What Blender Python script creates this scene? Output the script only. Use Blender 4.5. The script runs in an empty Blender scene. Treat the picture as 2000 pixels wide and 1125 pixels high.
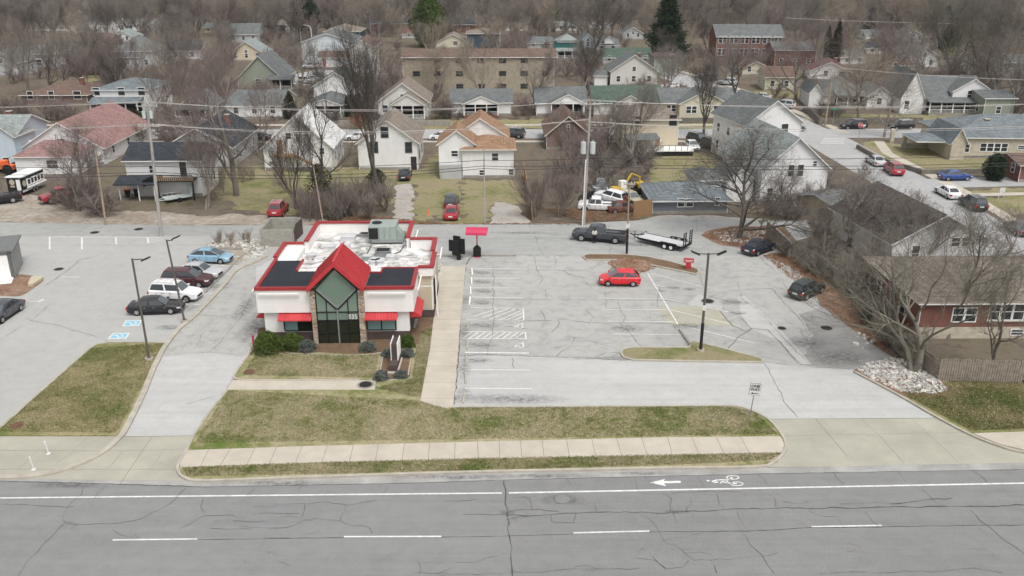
import bpy, math, random
import numpy as np
from mathutils import Vector, Matrix
from mathutils.geometry import tessellate_polygon
R = math.radians
S = bpy.context.scene
COL = S.collection

# ------------------------------------------------------------------ camera, sky, sun, exposure
FPX, CAMH, PITCH = 1726.0, 31.4, math.atan(662 / 1726.0)
cam = bpy.data.objects.new('camera', bpy.data.cameras.new('camera'))
COL.objects.link(cam)
cam.location = (0, 0, CAMH)
cam.rotation_euler = (math.pi / 2 - PITCH, 0, 0)
cam.data.sensor_width = 36
cam.data.lens = 36 * FPX / 2000
cam.data.clip_start = .5
cam.data.clip_end = 6000
S.camera = cam
W = bpy.data.worlds.new('World'); S.world = W
W.use_nodes = True
nt = W.node_tree; nt.nodes.clear()
o_ = nt.nodes.new('ShaderNodeOutputWorld'); b_ = nt.nodes.new('ShaderNodeBackground')
s_ = nt.nodes.new('ShaderNodeTexSky'); h_ = nt.nodes.new('ShaderNodeHueSaturation')
s_.sky_type = 'NISHITA'; s_.sun_disc = False
SUN_EL, SUN_AZ = 60, 150          # azimuth clockwise from +Y: sun behind the camera, to the right
s_.sun_elevation = R(SUN_EL); s_.sun_rotation = R(SUN_AZ)
s_.air_density = 1.0; s_.dust_density = 5.0; s_.ozone_density = 1.0
h_.inputs['Saturation'].default_value = .10
nt.links.new(s_.outputs[0], h_.inputs['Color']); nt.links.new(h_.outputs[0], b_.inputs[0]); nt.links.new(b_.outputs[0], o_.inputs[0])
b_.inputs[1].default_value = .15
sd = bpy.data.lights.new('sun', 'SUN'); sd.energy = 1.2; sd.angle = R(18); sd.color = (1, .96, .90)
so = bpy.data.objects.new('sun', sd); COL.objects.link(so)
so.rotation_euler = (R(90 - SUN_EL), 0, R(180 - SUN_AZ))
so.location = (0, 0, 80)
S.view_settings.view_transform = 'Standard'; S.view_settings.look = 'None'
S.view_settings.gamma = 1; S.view_settings.exposure = .27
S.render.engine = 'CYCLES'

# ------------------------------------------------------------------ photo pixel -> point on the ground (or at height z)
CP, SP = math.cos(PITCH), math.sin(PITCH)
def G(x, y, z=0.0):
    u = (x - 1000) / FPX; v = (562.5 - y) / FPX
    t = (z - CAMH) / (-SP + v * CP)
    return Vector((t * u, t * (CP + v * SP), z))
def HY(Y, yt):                    # height whose image row is yt at distance Y
    v = (562.5 - yt) / FPX
    return CAMH - Y * (SP - v * CP) / (CP + v * SP)
def HT(x, y, yt): return HY(G(x, y).y, yt)
def SC(y): return .0297 * (y + 99.5)      # px per metre at ground row y

# ------------------------------------------------------------------ meshes
def fastmesh(name, V, Fq):
    me = bpy.data.meshes.new(name)
    V = np.asarray(V, np.float32); Fq = np.asarray(Fq, np.int32)
    k = Fq.shape[1]
    me.vertices.add(len(V)); me.vertices.foreach_set('co', V.ravel())
    me.loops.add(Fq.size); me.loops.foreach_set('vertex_index', Fq.ravel())
    me.polygons.add(len(Fq)); me.polygons.foreach_set('loop_start', np.arange(0, Fq.size, k, dtype=np.int32))
    me.update(calc_edges=True)
    return me

class MB:
    def __init__(s): s.v = []; s.f = []; s.m = []; s.ms = []
    def mi(s, m):
        if m not in s.ms: s.ms.append(m)
        return s.ms.index(m)
    def add(s, vs, fs, m):
        o = len(s.v); i = s.mi(m)
        s.v += [tuple(p) for p in vs]
        for f in fs: s.f.append([a + o for a in f]); s.m.append(i)
        return s
    def box(s, x0, x1, y0, y1, z0, z1, m, rz=0, c=None):
        vs = [(x, y, z) for z in (z0, z1) for y in (y0, y1) for x in (x0, x1)]
        if rz or c:
            c = c or ((x0 + x1) / 2, (y0 + y1) / 2); ca, sa = math.cos(rz), math.sin(rz)
            vs = [(c[0] + (x - c[0]) * ca - (y - c[1]) * sa, c[1] + (x - c[0]) * sa + (y - c[1]) * ca, z) for x, y, z in vs]
        return s.add(vs, [(0, 2, 3, 1), (4, 5, 7, 6), (0, 1, 5, 4), (2, 6, 7, 3), (0, 4, 6, 2), (1, 3, 7, 5)], m)
    def hexa(s, b, t, m):          # 4 bottom points, 4 top points (ccw from above)
        return s.add(list(b) + list(t), [(3, 2, 1, 0), (4, 5, 6, 7), (0, 1, 5, 4), (1, 2, 6, 5), (2, 3, 7, 6), (3, 0, 4, 7)], m)
    def prism(s, pts, z0, z1, m, ms=None):   # polygon in xy extruded
        n = len(pts); P3 = [Vector((p[0], p[1], 0)) for p in pts]
        tr = tessellate_polygon([P3])
        ar = sum(P3[i].x * P3[(i + 1) % n].y - P3[(i + 1) % n].x * P3[i].y for i in range(n))
        vs = [(p[0], p[1], z1) for p in pts]
        fs = []
        for a, b, c in tr:
            cr = (P3[b] - P3[a]).cross(P3[c] - P3[a]).z
            fs.append((a, b, c) if cr > 0 else (c, b, a))
        s.add(vs, fs, m)
        if z0 is not None:
            vs = [(p[0], p[1], z0) for p in pts] + [(p[0], p[1], z1) for p in pts]
            fs = []
            for i in range(n):
                j = (i + 1) % n
                fs.append((i, j, n + j, n + i) if ar > 0 else (j, i, n + i, n + j))
            s.add(vs, fs, ms or m)
        return s
    def tube(s, pts, rad, m, n=8, cap=True):
        pts = [Vector(p) for p in pts]
        if not hasattr(rad, '__len__'): rad = [rad] * len(pts)
        vs = []; fs = []
        for i, p in enumerate(pts):
            d = (pts[min(i + 1, len(pts) - 1)] - pts[max(i - 1, 0)]).normalized()
            a = d.cross(Vector((0, 0, 1)) if abs(d.z) < .9 else Vector((1, 0, 0))).normalized(); b = d.cross(a)
            for k in range(n):
                t = 2 * math.pi * k / n
                vs.append(p + (a * math.cos(t) + b * math.sin(t)) * rad[i])
        for i in range(len(pts) - 1):
            for k in range(n):
                k2 = (k + 1) % n
                fs.append((i * n + k, i * n + k2, (i + 1) * n + k2, (i + 1) * n + k))
        if cap:
            fs.append(tuple(range(n))[::-1]); fs.append(tuple(range((len(pts) - 1) * n, len(pts) * n)))
        return s.add(vs, fs, m)
    def disc(s, c, ax, r, w, m, n=16):        # short cylinder centred at c along axis
        ax = Vector(ax).normalized(); c = Vector(c)
        return s.tube([c - ax * w / 2, c + ax * w / 2], r, m, n)
    def mesh(s, name, smooth=False):
        me = bpy.data.meshes.new(name); me.from_pydata(s.v, [], s.f)
        for m in s.ms: me.materials.append(m)
        me.polygons.foreach_set('material_index', s.m)
        if smooth: me.polygons.foreach_set('use_smooth', [True] * len(s.f))
        me.update(); return me
    def obj(s, name, parent=None, smooth=False, **kw):
        return mkobj(name, s.mesh(name, smooth), parent, **kw)

def mkobj(name, me, parent=None, **kw):
    o = bpy.data.objects.new(name, me); COL.objects.link(o)
    if parent is not None: o.parent = parent
    for k, v in kw.items(): o[k] = v
    return o
def thing(name, label, cat, loc=(0, 0, 0), rz=0, group=None):
    o = bpy.data.objects.new(name, None); COL.objects.link(o)
    o.empty_display_size = .3
    o.location = loc; o.rotation_euler = (0, 0, rz); o['label'] = label; o['category'] = cat
    if group: o['group'] = group
    return o
def tag(o, label, cat, group=None):
    o['label'] = label; o['category'] = cat
    if group: o['group'] = group
    return o
def struct(o): o['kind'] = 'structure'; return o
def stuff(o, label, cat): o['kind'] = 'stuff'; o['label'] = label; o['category'] = cat; return o

# ------------------------------------------------------------------ materials
MATS = {}
def nodes(name, rough=.8, metal=0, spec=.3):
    m = bpy.data.materials.new(name); m.use_nodes = True
    n = m.node_tree; b = n.nodes['Principled BSDF']
    b.inputs['Roughness'].default_value = rough; b.inputs['Metallic'].default_value = metal
    b.inputs['Specular IOR Level'].default_value = spec
    return m, n, b
def ramp(n, stops):
    r = n.nodes.new('ShaderNodeValToRGB'); e = r.color_ramp.elements
    while len(e) < len(stops): e.new(.5)
    for i, (p, c) in enumerate(stops):
        e[i].position = p; e[i].color = (*c, 1) if len(c) == 3 else c
    return r
def noise(n, co, scale, detail=4, rough=.6, dist=0):
    t = n.nodes.new('ShaderNodeTexNoise'); t.inputs['Scale'].default_value = scale
    t.inputs['Detail'].default_value = detail; t.inputs['Roughness'].default_value = rough; t.inputs['Distortion'].default_value = dist
    n.links.new(co, t.inputs['Vector']); return t.outputs['Fac']
def mix(n, fac, a, b, mode='MIX'):
    m = n.nodes.new('ShaderNodeMix'); m.data_type = 'RGBA'; m.blend_type = mode
    for s, v in ((m.inputs[0], fac), (m.inputs[6], a), (m.inputs[7], b)):
        if isinstance(v, (int, float)): s.default_value = v
        elif isinstance(v, tuple): s.default_value = (*v, 1)
        else: n.links.new(v, s)
    return m.outputs[2]
def coords(n, sc=(1, 1, 1), rot=(0, 0, 0)):
    t = n.nodes.new('ShaderNodeTexCoord'); mp = n.nodes.new('ShaderNodeMapping')
    mp.inputs['Scale'].default_value = sc; mp.inputs['Rotation'].default_value = rot
    n.links.new(t.outputs['Object'], mp.inputs[0]); return mp.outputs[0]
def bump(n, b, h, strength=.3, dist=.02):
    bm = n.nodes.new('ShaderNodeBump'); bm.inputs['Strength'].default_value = strength; bm.inputs['Distance'].default_value = dist
    n.links.new(h, bm.inputs['Height']); n.links.new(bm.outputs[0], b.inputs['Normal'])
def mat(name, col, rough=.8, metal=0, var=.12, scale=3., fine=40., spec=.3, coat=0):
    if name in MATS: return MATS[name]
    m, n, b = nodes(name, rough, metal, spec)
    co = coords(n)
    a = tuple(c * (1 - var) for c in col); z = tuple(min(1, c * (1 + var)) for c in col)
    r = ramp(n, [(.3, a), (.7, z)]); n.links.new(noise(n, co, scale), r.inputs[0])
    f = ramp(n, [(.3, (1 - var,) * 3), (.7, (1 + var * .5,) * 3)]); n.links.new(noise(n, co, fine, 2), f.inputs[0])
    n.links.new(mix(n, 1., r.outputs[0], f.outputs[0], 'MULTIPLY'), b.inputs['Base Color'])
    b.inputs['Coat Weight'].default_value = coat
    MATS[name] = m; return m
def paint(name, col): return mat('paint_' + name, col, .35, 0, .03, 1, 5, .5, .6)

def asphalt(name, base, var=.10, streak=True, patch=.35):
    m, n, b = nodes(name, .9); co = coords(n)
    big = noise(n, co, .09, 3, .55, .5); mid = noise(n, co, .9, 5, .65, .3); fin = noise(n, co, 22, 3, .8)
    st = noise(n, coords(n, (.05, 1.1, 1)), 1.2, 4, .7)
    c1 = tuple(x * (1 - var) for x in base); c2 = tuple(x * (1 + var) for x in base)
    r1 = ramp(n, [(.3, c1), (.7, c2)]); n.links.new(big, r1.inputs[0])
    r2 = ramp(n, [(.28, (1 - patch * .5,) * 3), (.5, (1.0,) * 3), (.75, (1.07,) * 3)]); n.links.new(mid, r2.inputs[0])
    r3 = ramp(n, [(.3, (.74,) * 3), (.7, (1.22,) * 3)]); n.links.new(fin, r3.inputs[0])
    c = mix(n, 1., r1.outputs[0], r2.outputs[0], 'MULTIPLY'); c = mix(n, 1., c, r3.outputs[0], 'MULTIPLY')
    if streak:
        r4 = ramp(n, [(.3, (.92,) * 3), (.65, (1.05,) * 3)]); n.links.new(st, r4.inputs[0]); c = mix(n, 1., c, r4.outputs[0], 'MULTIPLY')
    n.links.new(c, b.inputs['Base Color']); bump(n, b, fin, .25, .01)
    MATS[name] = m; return m
def grassy(name, stops, s1=.35, s2=3., w1=.5, w2=.55):
    m, n, b = nodes(name, .95, spec=.1); co = coords(n)
    a = noise(n, co, s1, 5, .7, .4); c = noise(n, co, s2, 4, .75); f = noise(n, co, 14, 3, .8)
    mt = n.nodes.new('ShaderNodeMath'); mt.operation = 'MULTIPLY_ADD'; mt.inputs[1].default_value = w2
    n.links.new(c, mt.inputs[0]); sc = n.nodes.new('ShaderNodeMath'); sc.operation = 'MULTIPLY'; sc.inputs[1].default_value = w1
    n.links.new(a, sc.inputs[0]); n.links.new(sc.outputs[0], mt.inputs[2])
    r = ramp(n, stops); n.links.new(mt.outputs[0], r.inputs[0])
    r3 = ramp(n, [(.25, (.55,) * 3), (.75, (1.4,) * 3)]); n.links.new(f, r3.inputs[0])
    n.links.new(mix(n, 1., r.outputs[0], r3.outputs[0], 'MULTIPLY'), b.inputs['Base Color'])
    bump(n, b, f, .8, .06); MATS[name] = m; return m
def siding(name, col, step=.16, dirt=.12, line=.72):
    if name in MATS: return MATS[name]
    m, n, b = nodes(name, .6); co = coords(n)
    sx = n.nodes.new('ShaderNodeSeparateXYZ'); n.links.new(co, sx.inputs[0])
    mu = n.nodes.new('ShaderNodeMath'); mu.operation = 'DIVIDE'; mu.inputs[1].default_value = step; n.links.new(sx.outputs[2], mu.inputs[0])
    fr = n.nodes.new('ShaderNodeMath'); fr.operation = 'FRACT'; n.links.new(mu.outputs[0], fr.inputs[0])
    r = ramp(n, [(0, (line,) * 3), (.14, (1,) * 3), (1, (1,) * 3)]); n.links.new(fr.outputs[0], r.inputs[0])
    d = ramp(n, [(.3, tuple(c * (1 - dirt) for c in col)), (.65, col)]); n.links.new(noise(n, coords(n, (1, 1, .35)), 1.1, 5, .7), d.inputs[0])
    n.links.new(mix(n, 1., d.outputs[0], r.outputs[0], 'MULTIPLY'), b.inputs['Base Color'])
    bump(n, b, fr.outputs[0], .5, .02); MATS[name] = m; return m
def shingle(name, col, var=.3):
    if name in MATS: return MATS[name]
    m, n, b = nodes(name, .95, spec=.1); co = coords(n)
    big = ramp(n, [(.3, tuple(c * (1 - var * .6) for c in col)), (.7, tuple(c * (1 + var * .5) for c in col))])
    n.links.new(noise(n, co, .5, 5, .7, .6), big.inputs[0])
    br = n.nodes.new('ShaderNodeTexBrick'); br.inputs['Scale'].default_value = 1
    br.inputs['Brick Width'].default_value = .5; br.inputs['Row Height'].default_value = .16; br.inputs['Mortar Size'].default_value = .014
    br.inputs['Color1'].default_value = (1 - var * .7,) * 3 + (1,); br.inputs['Color2'].default_value = (1.12,) * 3 + (1,); br.inputs['Mortar'].default_value = (.6,) * 3 + (1,)
    sx = n.nodes.new('ShaderNodeSeparateXYZ'); n.links.new(co, sx.inputs[0])
    ad = n.nodes.new('ShaderNodeMath'); n.links.new(sx.outputs[0], ad.inputs[0]); n.links.new(sx.outputs[1], ad.inputs[1])
    cb = n.nodes.new('ShaderNodeCombineXYZ'); n.links.new(ad.outputs[0], cb.inputs[0]); n.links.new(sx.outputs[2], cb.inputs[1])
    n.links.new(cb.outputs[0], br.inputs['Vector'])
    f = ramp(n, [(.3, (.78,) * 3), (.7, (1.2,) * 3)]); n.links.new(noise(n, co, 5, 4, .8), f.inputs[0])
    c = mix(n, 1., big.outputs[0], br.outputs[0], 'MULTIPLY'); c = mix(n, 1., c, f.outputs[0], 'MULTIPLY')
    n.links.new(c, b.inputs['Base Color']); MATS[name] = m; return m
def brickm(name, c1, c2, mortar, w=.22, h=.075, ms=.012):
    if name in MATS: return MATS[name]
    m, n, b = nodes(name, .9, spec=.15); co = coords(n)
    br = n.nodes.new('ShaderNodeTexBrick'); br.inputs['Scale'].default_value = 1
    br.inputs['Brick Width'].default_value = w; br.inputs['Row Height'].default_value = h; br.inputs['Mortar Size'].default_value = ms
    br.inputs['Color1'].default_value = (*c1, 1); br.inputs['Color2'].default_value = (*c2, 1); br.inputs['Mortar'].default_value = (*mortar, 1)
    sx = n.nodes.new('ShaderNodeSeparateXYZ'); n.links.new(co, sx.inputs[0])
    ad = n.nodes.new('ShaderNodeMath'); n.links.new(sx.outputs[0], ad.inputs[0]); n.links.new(sx.outputs[1], ad.inputs[1])
    cb = n.nodes.new('ShaderNodeCombineXYZ'); n.links.new(ad.outputs[0], cb.inputs[0]); n.links.new(sx.outputs[2], cb.inputs[1])
    n.links.new(cb.outputs[0], br.inputs['Vector'])
    f = ramp(n, [(.3, (.8,) * 3), (.7, (1.15,) * 3)]); n.links.new(noise(n, co, 1.3, 5, .7), f.inputs[0])
    n.links.new(mix(n, 1., br.outputs[0], f.outputs[0], 'MULTIPLY'), b.inputs['Base Color'])
    bump(n, b, br.outputs['Fac'], -.4, .02); MATS[name] = m; return m
def leafy(name, c1, c2):
    if name in MATS: return MATS[name]
    m, n, b = nodes(name, .8, spec=.15); co = coords(n)
    r = ramp(n, [(.3, c1), (.7, c2)]); n.links.new(noise(n, co, 1.6, 4, .7), r.inputs[0])
    n.links.new(r.outputs[0], b.inputs['Base Color']); MATS[name] = m; return m

M = dict(
 lot=asphalt('worn_asphalt', (.365, .362, .345), .07, False, .42),
 lot2=asphalt('left_lot_asphalt', (.375, .372, .358), .04, False, .14),
 street=asphalt('street_asphalt', (.218, .22, .219), .04, True, .16),
 street2=asphalt('street_asphalt_patch', (.212, .213, .212), .04, True, .16),
 newlot=asphalt('newer_asphalt', (.43, .43, .42), .05, True, .16),
 alley=asphalt('alley_asphalt', (.325, .328, .318), .07, True, .25),
 bandR=asphalt('rough_asphalt', (.27, .265, .255), .12, False, .4),
 backroad=asphalt('back_street_asphalt', (.36, .36, .36), .06, False),
 conc=mat('concrete', (.455, .415, .35), .9, 0, .10, .7, 30), concd=mat('apron_concrete', (.365, .352, .295), .9, 0, .12, .35, 25),
 kerb=mat('kerb_concrete', (.40, .37, .315), .9, 0, .16, 1.2, 30), gut=mat('gutter_concrete', (.34, .335, .32), .9, 0, .22, .5, 25),
 kerbd=mat('old_kerb', (.28, .265, .235), .9, 0, .2, 1.2, 30),
 tan=mat('tan_patch_concrete', (.37, .355, .29), .9, 0, .08, .5, 20),
 paintw=mat('road_paint', (.66, .66, .64), .8, 0, .2, 2.5, 30), paintb=mat('blue_road_paint', (.22, .47, .62), .7, 0, .12, 6, 40),
 paintlb=mat('faded_blue_paint', (.38, .47, .52), .8, 0, .15, 3, 40),
 crack=mat('crack', (.085, .083, .08), .95, 0, .3, 4, 30), crack2=mat('faint_crack', (.15, .148, .143), .95, 0, .3, 4, 30), joint=mat('joint', (.17, .155, .135), .95, 0, .3, 4, 30),
 white=mat('white_stucco', (.80, .785, .76), .8, 0, .04, .6, 20), red=mat('red_metal', (.30, .030, .034), .5, 0, .08, 1, 6, .4), redb=mat('bright_red_metal', (.46, .035, .042), .5, 0, .10, 1, 6, .5),
 redc=mat('sun_faded_red_metal', (.50, .05, .055), .5, 0, .10, 1, 6, .4),
 pink=mat('faded_magenta_metal', (.50, .04, .10), .5, 0, .06, 1, 6), dark=mat('dark_membrane', (.022, .026, .034), .75, 0, .25, .5, 10),
 brown=brickm('dark_brown_block', (.085, .062, .057), (.10, .073, .066), (.075, .058, .052), .4, .2),
 beige=mat('beige_panel', (.47, .415, .31), .8, 0, .05, 1, 10), stone=None,
 glassd=None, black=mat('black_metal', (.012, .012, .013), .5, 0, .1, 2, 10), blackm=mat('matte_black', (.02, .02, .021), .8, 0, .2, 2, 10),
 membrane=None, grey=mat('grey_metal', (.30, .31, .31), .5, .4, .08, 2, 15), acg=mat('pale_green_metal', (.33, .39, .36), .5, .2, .08, 2, 10),
 chrome=mat('bright_metal', (.62, .62, .62), .25, .9, .03, 1, 4), alum=mat('aluminium', (.66, .66, .67), .45, .3, .06, 2, 10),
 pole=mat('weathered_pole', (.36, .34, .315), .9, 0, .18, 1.5, 20), wpole=mat('wood_pole', (.33, .265, .20), .9, 0, .2, 1.5, 20), gpole=mat('brown_lamp_pole', (.125, .11, .095), .6, .2, .1, 2, 10),
 bark=leafy('grey_bark', (.16, .14, .122), (.28, .25, .22)), bark2=leafy('red_brown_twigs', (.15, .12, .107), (.26, .215, .195)), bark3=leafy('tan_twigs', (.23, .195, .155), (.36, .31, .25)),
 bark4=leafy('dark_bark', (.065, .056, .049), (.14, .123, .108)), barkg=leafy('lichen_bark', (.12, .112, .09), (.22, .205, .168)), rust=leafy('rusty_leaves', (.16, .055, .025), (.28, .11, .055)),
 green=leafy('dark_green_needles', (.010, .022, .012), (.035, .06, .028)), green2=leafy('mid_green_leaves', (.03, .06, .012), (.10, .14, .03)), juni=leafy('grey_green_juniper', (.07, .08, .07), (.17, .185, .16)),
 yew=leafy('brown_green_yew', (.018, .020, .010), (.05, .046, .022)), ivy=leafy('dark_ivy', (.02, .018, .010), (.06, .055, .03)),
 rubber=mat('rubber', (.014, .014, .014), .85, 0, .2, 3, 20), rim=mat('alloy_rim', (.50, .50, .51), .35, .7, .05, 2, 10), hl=mat('headlight_lens', (.66, .68, .70), .15, 0, .04, 2, 5, .8), tl=mat('tail_lens', (.36, .012, .012), .2, 0, .05, 2, 5, .8),
 plate=mat('number_plate', (.72, .73, .72), .5, 0, .03, 2, 5), trim=mat('white_trim', (.78, .78, .76), .6, 0, .05, 1, 10), wood=mat('weathered_wood', (.29, .255, .21), .9, 0, .25, 2.5, 25), woodn=mat('tan_deck_wood', (.36, .23, .13), .8, 0, .15, 2, 20),
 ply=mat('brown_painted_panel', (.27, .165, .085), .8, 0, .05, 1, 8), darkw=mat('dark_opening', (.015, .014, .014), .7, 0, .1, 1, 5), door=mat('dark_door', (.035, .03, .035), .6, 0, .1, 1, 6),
 mulch=grassy('mulch', [(.3, (.10, .065, .04)), (.6, (.19, .13, .085))]), rock=mat('white_rock', (.55, .535, .50), .9, 0, .45, 1.6, 9), rockg=mat('grey_rock', (.30, .28, .26), .9, 0, .25, 2, 14), leafl=mat('fallen_leaf', (.38, .30, .18), .9, 0, .3, .8, 3), leafb=mat('brown_leaf', (.22, .12, .065), .9, 0, .35, .8, 3),
 gravel=grassy('pale_gravel', [(.3, (.24, .21, .18)), (.6, (.42, .40, .37))], .5, 4), skin=mat('skin', (.12, .065, .045), .6, 0, .05, 1, 10), cloth=mat('pale_shirt', (.62, .60, .55), .9, 0, .08, 5, 30), cloth2=mat('dark_trousers', (.012, .013, .018), .9, 0, .1, 5, 30),
 tyre_y=mat('faded_yellow', (.55, .38, .03), .6, 0, .15, 2, 10), tarp=mat('grey_tarp', (.20, .21, .22), .8, 0, .25, 1.5, 10), rustm=mat('rusty_metal', (.14, .06, .045), .85, 0, .3, 2, 10), orange=mat('orange_plastic', (.75, .17, .05), .6, 0, .05, 2, 10),
 galv=mat('transformer_grey', (.52, .56, .55), .5, .1, .06, 1, 6), wire=mat('wire', (.42, .40, .38), .5, .2, .05, 1, 5), wired=mat('dark_cable', (.045, .045, .045), .7, 0, .1, 1, 5), sgreen=mat('green_sign', (.02, .20, .10), .5, 0, .05, 1, 5),
)
M['lawn'] = grassy('lawn_grass', [(.36, (.115, .16, .04)), (.44, (.18, .19, .075)), (.51, (.285, .265, .15)), (.62, (.38, .335, .22))], .18, 1.6, .66, .36)
M['lawn2'] = grassy('green_lawn', [(.37, (.125, .16, .05)), (.48, (.205, .20, .09)), (.57, (.30, .27, .15)), (.7, (.37, .32, .20))], .2, 1.2, .75, .28)
M['yard'] = grassy('yard_grass', [(.36, (.125, .15, .055)), (.46, (.20, .195, .095)), (.55, (.27, .24, .145)), (.68, (.235, .19, .13))], .2, 1.3, .65, .38)
M['ground'] = grassy('yard_ground', [(.36, (.075, .085, .042)), (.43, (.135, .12, .08)), (.50, (.165, .14, .108)), (.58, (.115, .092, .075)), (.70, (.25, .228, .195))], .08, .45)
M['dirt'] = grassy('dirt', [(.35, (.20, .155, .115)), (.5, (.31, .27, .22)), (.65, (.44, .41, .37))], .2, 1.4)
M['litter'] = grassy('leaf_litter', [(.35, (.12, .065, .045)), (.5, (.22, .13, .09)), (.65, (.33, .25, .19))], .5, 3.)
# glass, stone, white roof
def mk_glass(name, col, rough=.06, metal=0, spec=.6):
    m, n, b = nodes(name, rough, metal, spec); b.inputs['Base Color'].default_value = (*col, 1); MATS[name] = m; return m
M['glassd'] = mk_glass('car_glass', (.03, .036, .042), .04, 0, 1.)
M['shield'] = mk_glass('windshield_glass', (.085, .10, .11), .06, 0, 1.)  # paler than the other car glass: sky reflection put into the base colour
M['panelw'] = siding('white_wall_panel', (.79, .775, .75), .40, .07, .90)
M['glassw'] = mk_glass('window_glass', (.03, .036, .042), .08, 0, .7)
M['blind'] = mk_glass('window_with_blind', (.22, .34, .33), .15, 0, .5)
M['tower_glass'] = mk_glass('green_tinted_glass', (.155, .22, .178), .08, 0, .8)
M['dark_glass'] = mk_glass('dark_green_glass', (.018, .022, .014), .04, 0, .5)
def mk_stone():
    m, n, b = nodes('ledge_stone', .9, spec=.15); co = coords(n, (2.6, 2.6, 7))
    v = n.nodes.new('ShaderNodeTexVoronoi'); v.inputs['Scale'].default_value = 1.; n.links.new(co, v.inputs['Vector'])
    r = ramp(n, [(0, (.16, .10, .07)), (.3, (.40, .30, .22)), (.55, (.27, .24, .21)), (.8, (.50, .43, .36)), (1, (.30, .19, .13))])
    sx = n.nodes.new('ShaderNodeSeparateColor'); n.links.new(v.outputs['Color'], sx.inputs[0]); n.links.new(sx.outputs[0], r.inputs[0])
    n.links.new(r.outputs[0], b.inputs['Base Color']); bump(n, b, v.outputs['Distance'], -.6, .05); return m
M['stone'] = mk_stone()
def mk_roof():
    m, n, b = nodes('white_membrane', .7); co = coords(n)
    r = ramp(n, [(.38, (.22, .215, .21)), (.45, (.44, .43, .415)), (.54, (.64, .63, .61)), (.66, (.82, .81, .79))]); n.links.new(noise(n, co, .55, 8, .68, 1.2), r.inputs[0])
    n.links.new(r.outputs[0], b.inputs['Base Color']); return m
M['membrane'] = mk_roof()
def mk_stain(name, col):
    m, n, b = nodes(name, .9); b.inputs['Base Color'].default_value = (*col, 1)
    t = n.nodes.new('ShaderNodeTexCoord'); mp = n.nodes.new('ShaderNodeMapping'); mp.inputs['Location'].default_value = (-.5, -.5, 0)
    n.links.new(t.outputs['Generated'], mp.inputs[0])
    ln = n.nodes.new('ShaderNodeVectorMath'); ln.operation = 'LENGTH'
    ml = n.nodes.new('ShaderNodeVectorMath'); ml.operation = 'MULTIPLY'; ml.inputs[1].default_value = (1, 1, 0)
    n.links.new(mp.outputs[0], ml.inputs[0]); n.links.new(ml.outputs[0], ln.inputs[0])
    r = ramp(n, [(.12, (1,) * 3), (.5, (0,) * 3)]); n.links.new(ln.outputs['Value'], r.inputs[0])
    q = ramp(n, [(.38, (0,) * 3), (.68, (.62,) * 3)]); n.links.new(noise(n, t.outputs['Object'], 2.2, 5, .75), q.inputs[0])
    n.links.new(mix(n, 1., r.outputs[0], q.outputs[0], 'MULTIPLY'), b.inputs['Alpha']); return m
M['stain'] = mk_stain('oil_stain', (.10, .10, .098))
# ------------------------------------------------------------------ ground, roads, kerbs, lawns
rng = random.Random(7)
def px(pts, z=0): return [G(x, y, z) for x, y in pts]
def curve(pts, n=4):               # Catmull-Rom through world points
    P = [Vector(p) for p in pts]; out = []
    for i in range(len(P) - 1):
        a, b, c, d = P[max(i - 1, 0)], P[i], P[i + 1], P[min(i + 2, len(P) - 1)]
        for k in range(n):
            t = k / n
            out.append(.5 * ((2 * b) + (c - a) * t + (2 * a - 5 * b + 4 * c - d) * t * t + (3 * b - a - 3 * c + d) * t ** 3))
    out.append(P[-1]); return out
RAG = {'dirt_yard': .5, 'gravel_drive': .35, 'second_gravel_drive': .3, 'third_gravel_drive': .4, 'garage_apron': .3, 'leaf_bed': .25, 'leaf_bed_right': .35, 'yard_grass': .8, 'shed_yard': .25, 'rough_asphalt': .2, 'rock_bed_base': .1}
def ragged(pts, amp):
    r_ = random.Random(len(pts)); out = []; n = len(pts)
    for i in range(n):
        a = Vector((pts[i][0], pts[i][1])); b = Vector((pts[(i + 1) % n][0], pts[(i + 1) % n][1])); d = b - a; k = max(1, min(60, int(d.length / .8)))
        nr = Vector((-d.y, d.x)).normalized()
        for j in range(k): q = a + d * j / k + nr * (r_.uniform(-amp, amp) if j else 0); out.append((q.x, q.y))
    return out
def sheet(name, pts, z, m, z0=None, ms=None):
    if name in RAG: pts = ragged([(p[0], p[1]) for p in pts], RAG[name])
    mb = MB(); mb.prism([(p[0], p[1]) for p in pts], z0, z, m, ms); return struct(mb.obj(name))
def strip_mb(mb, pts, w, z, m, jit=0, z0=None):
    P = [Vector((p[0], p[1], 0)) for p in pts]; L = []; Rr = []
    for i, p in enumerate(P):
        a = P[max(i - 1, 0)]; b = P[min(i + 1, len(P) - 1)]
        d = (b - a)
        if d.length < 1e-6: d = Vector((1, 0, 0))
        d.normalize(); nrm = Vector((-d.y, d.x, 0))
        ww = w / 2 * (1 if not jit else rng.uniform(1 - jit, 1 + jit))
        L.append(p + nrm * ww); Rr.append(p - nrm * ww)
    n = len(P)
    if z0 is None:
        mb.add([(p.x, p.y, z) for p in L] + [(p.x, p.y, z) for p in Rr], [(i, n + i, n + i + 1, i + 1) for i in range(n - 1)], m)
    else:
        vs = [(p.x, p.y, z) for p in L] + [(p.x, p.y, z) for p in Rr] + [(p.x, p.y, z0) for p in L] + [(p.x, p.y, z0) for p in Rr]
        fs = []
        for i in range(n - 1):
            fs += [(i, n + i, n + i + 1, i + 1), (2 * n + i, i, i + 1, 2 * n + i + 1), (n + i, 3 * n + i, 3 * n + i + 1, n + i + 1)]
        fs += [(0, 2 * n, 3 * n, n), (n - 1, 2 * n - 1, 4 * n - 1, 3 * n - 1)]
        mb.add(vs, fs, m)
    return mb
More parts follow.
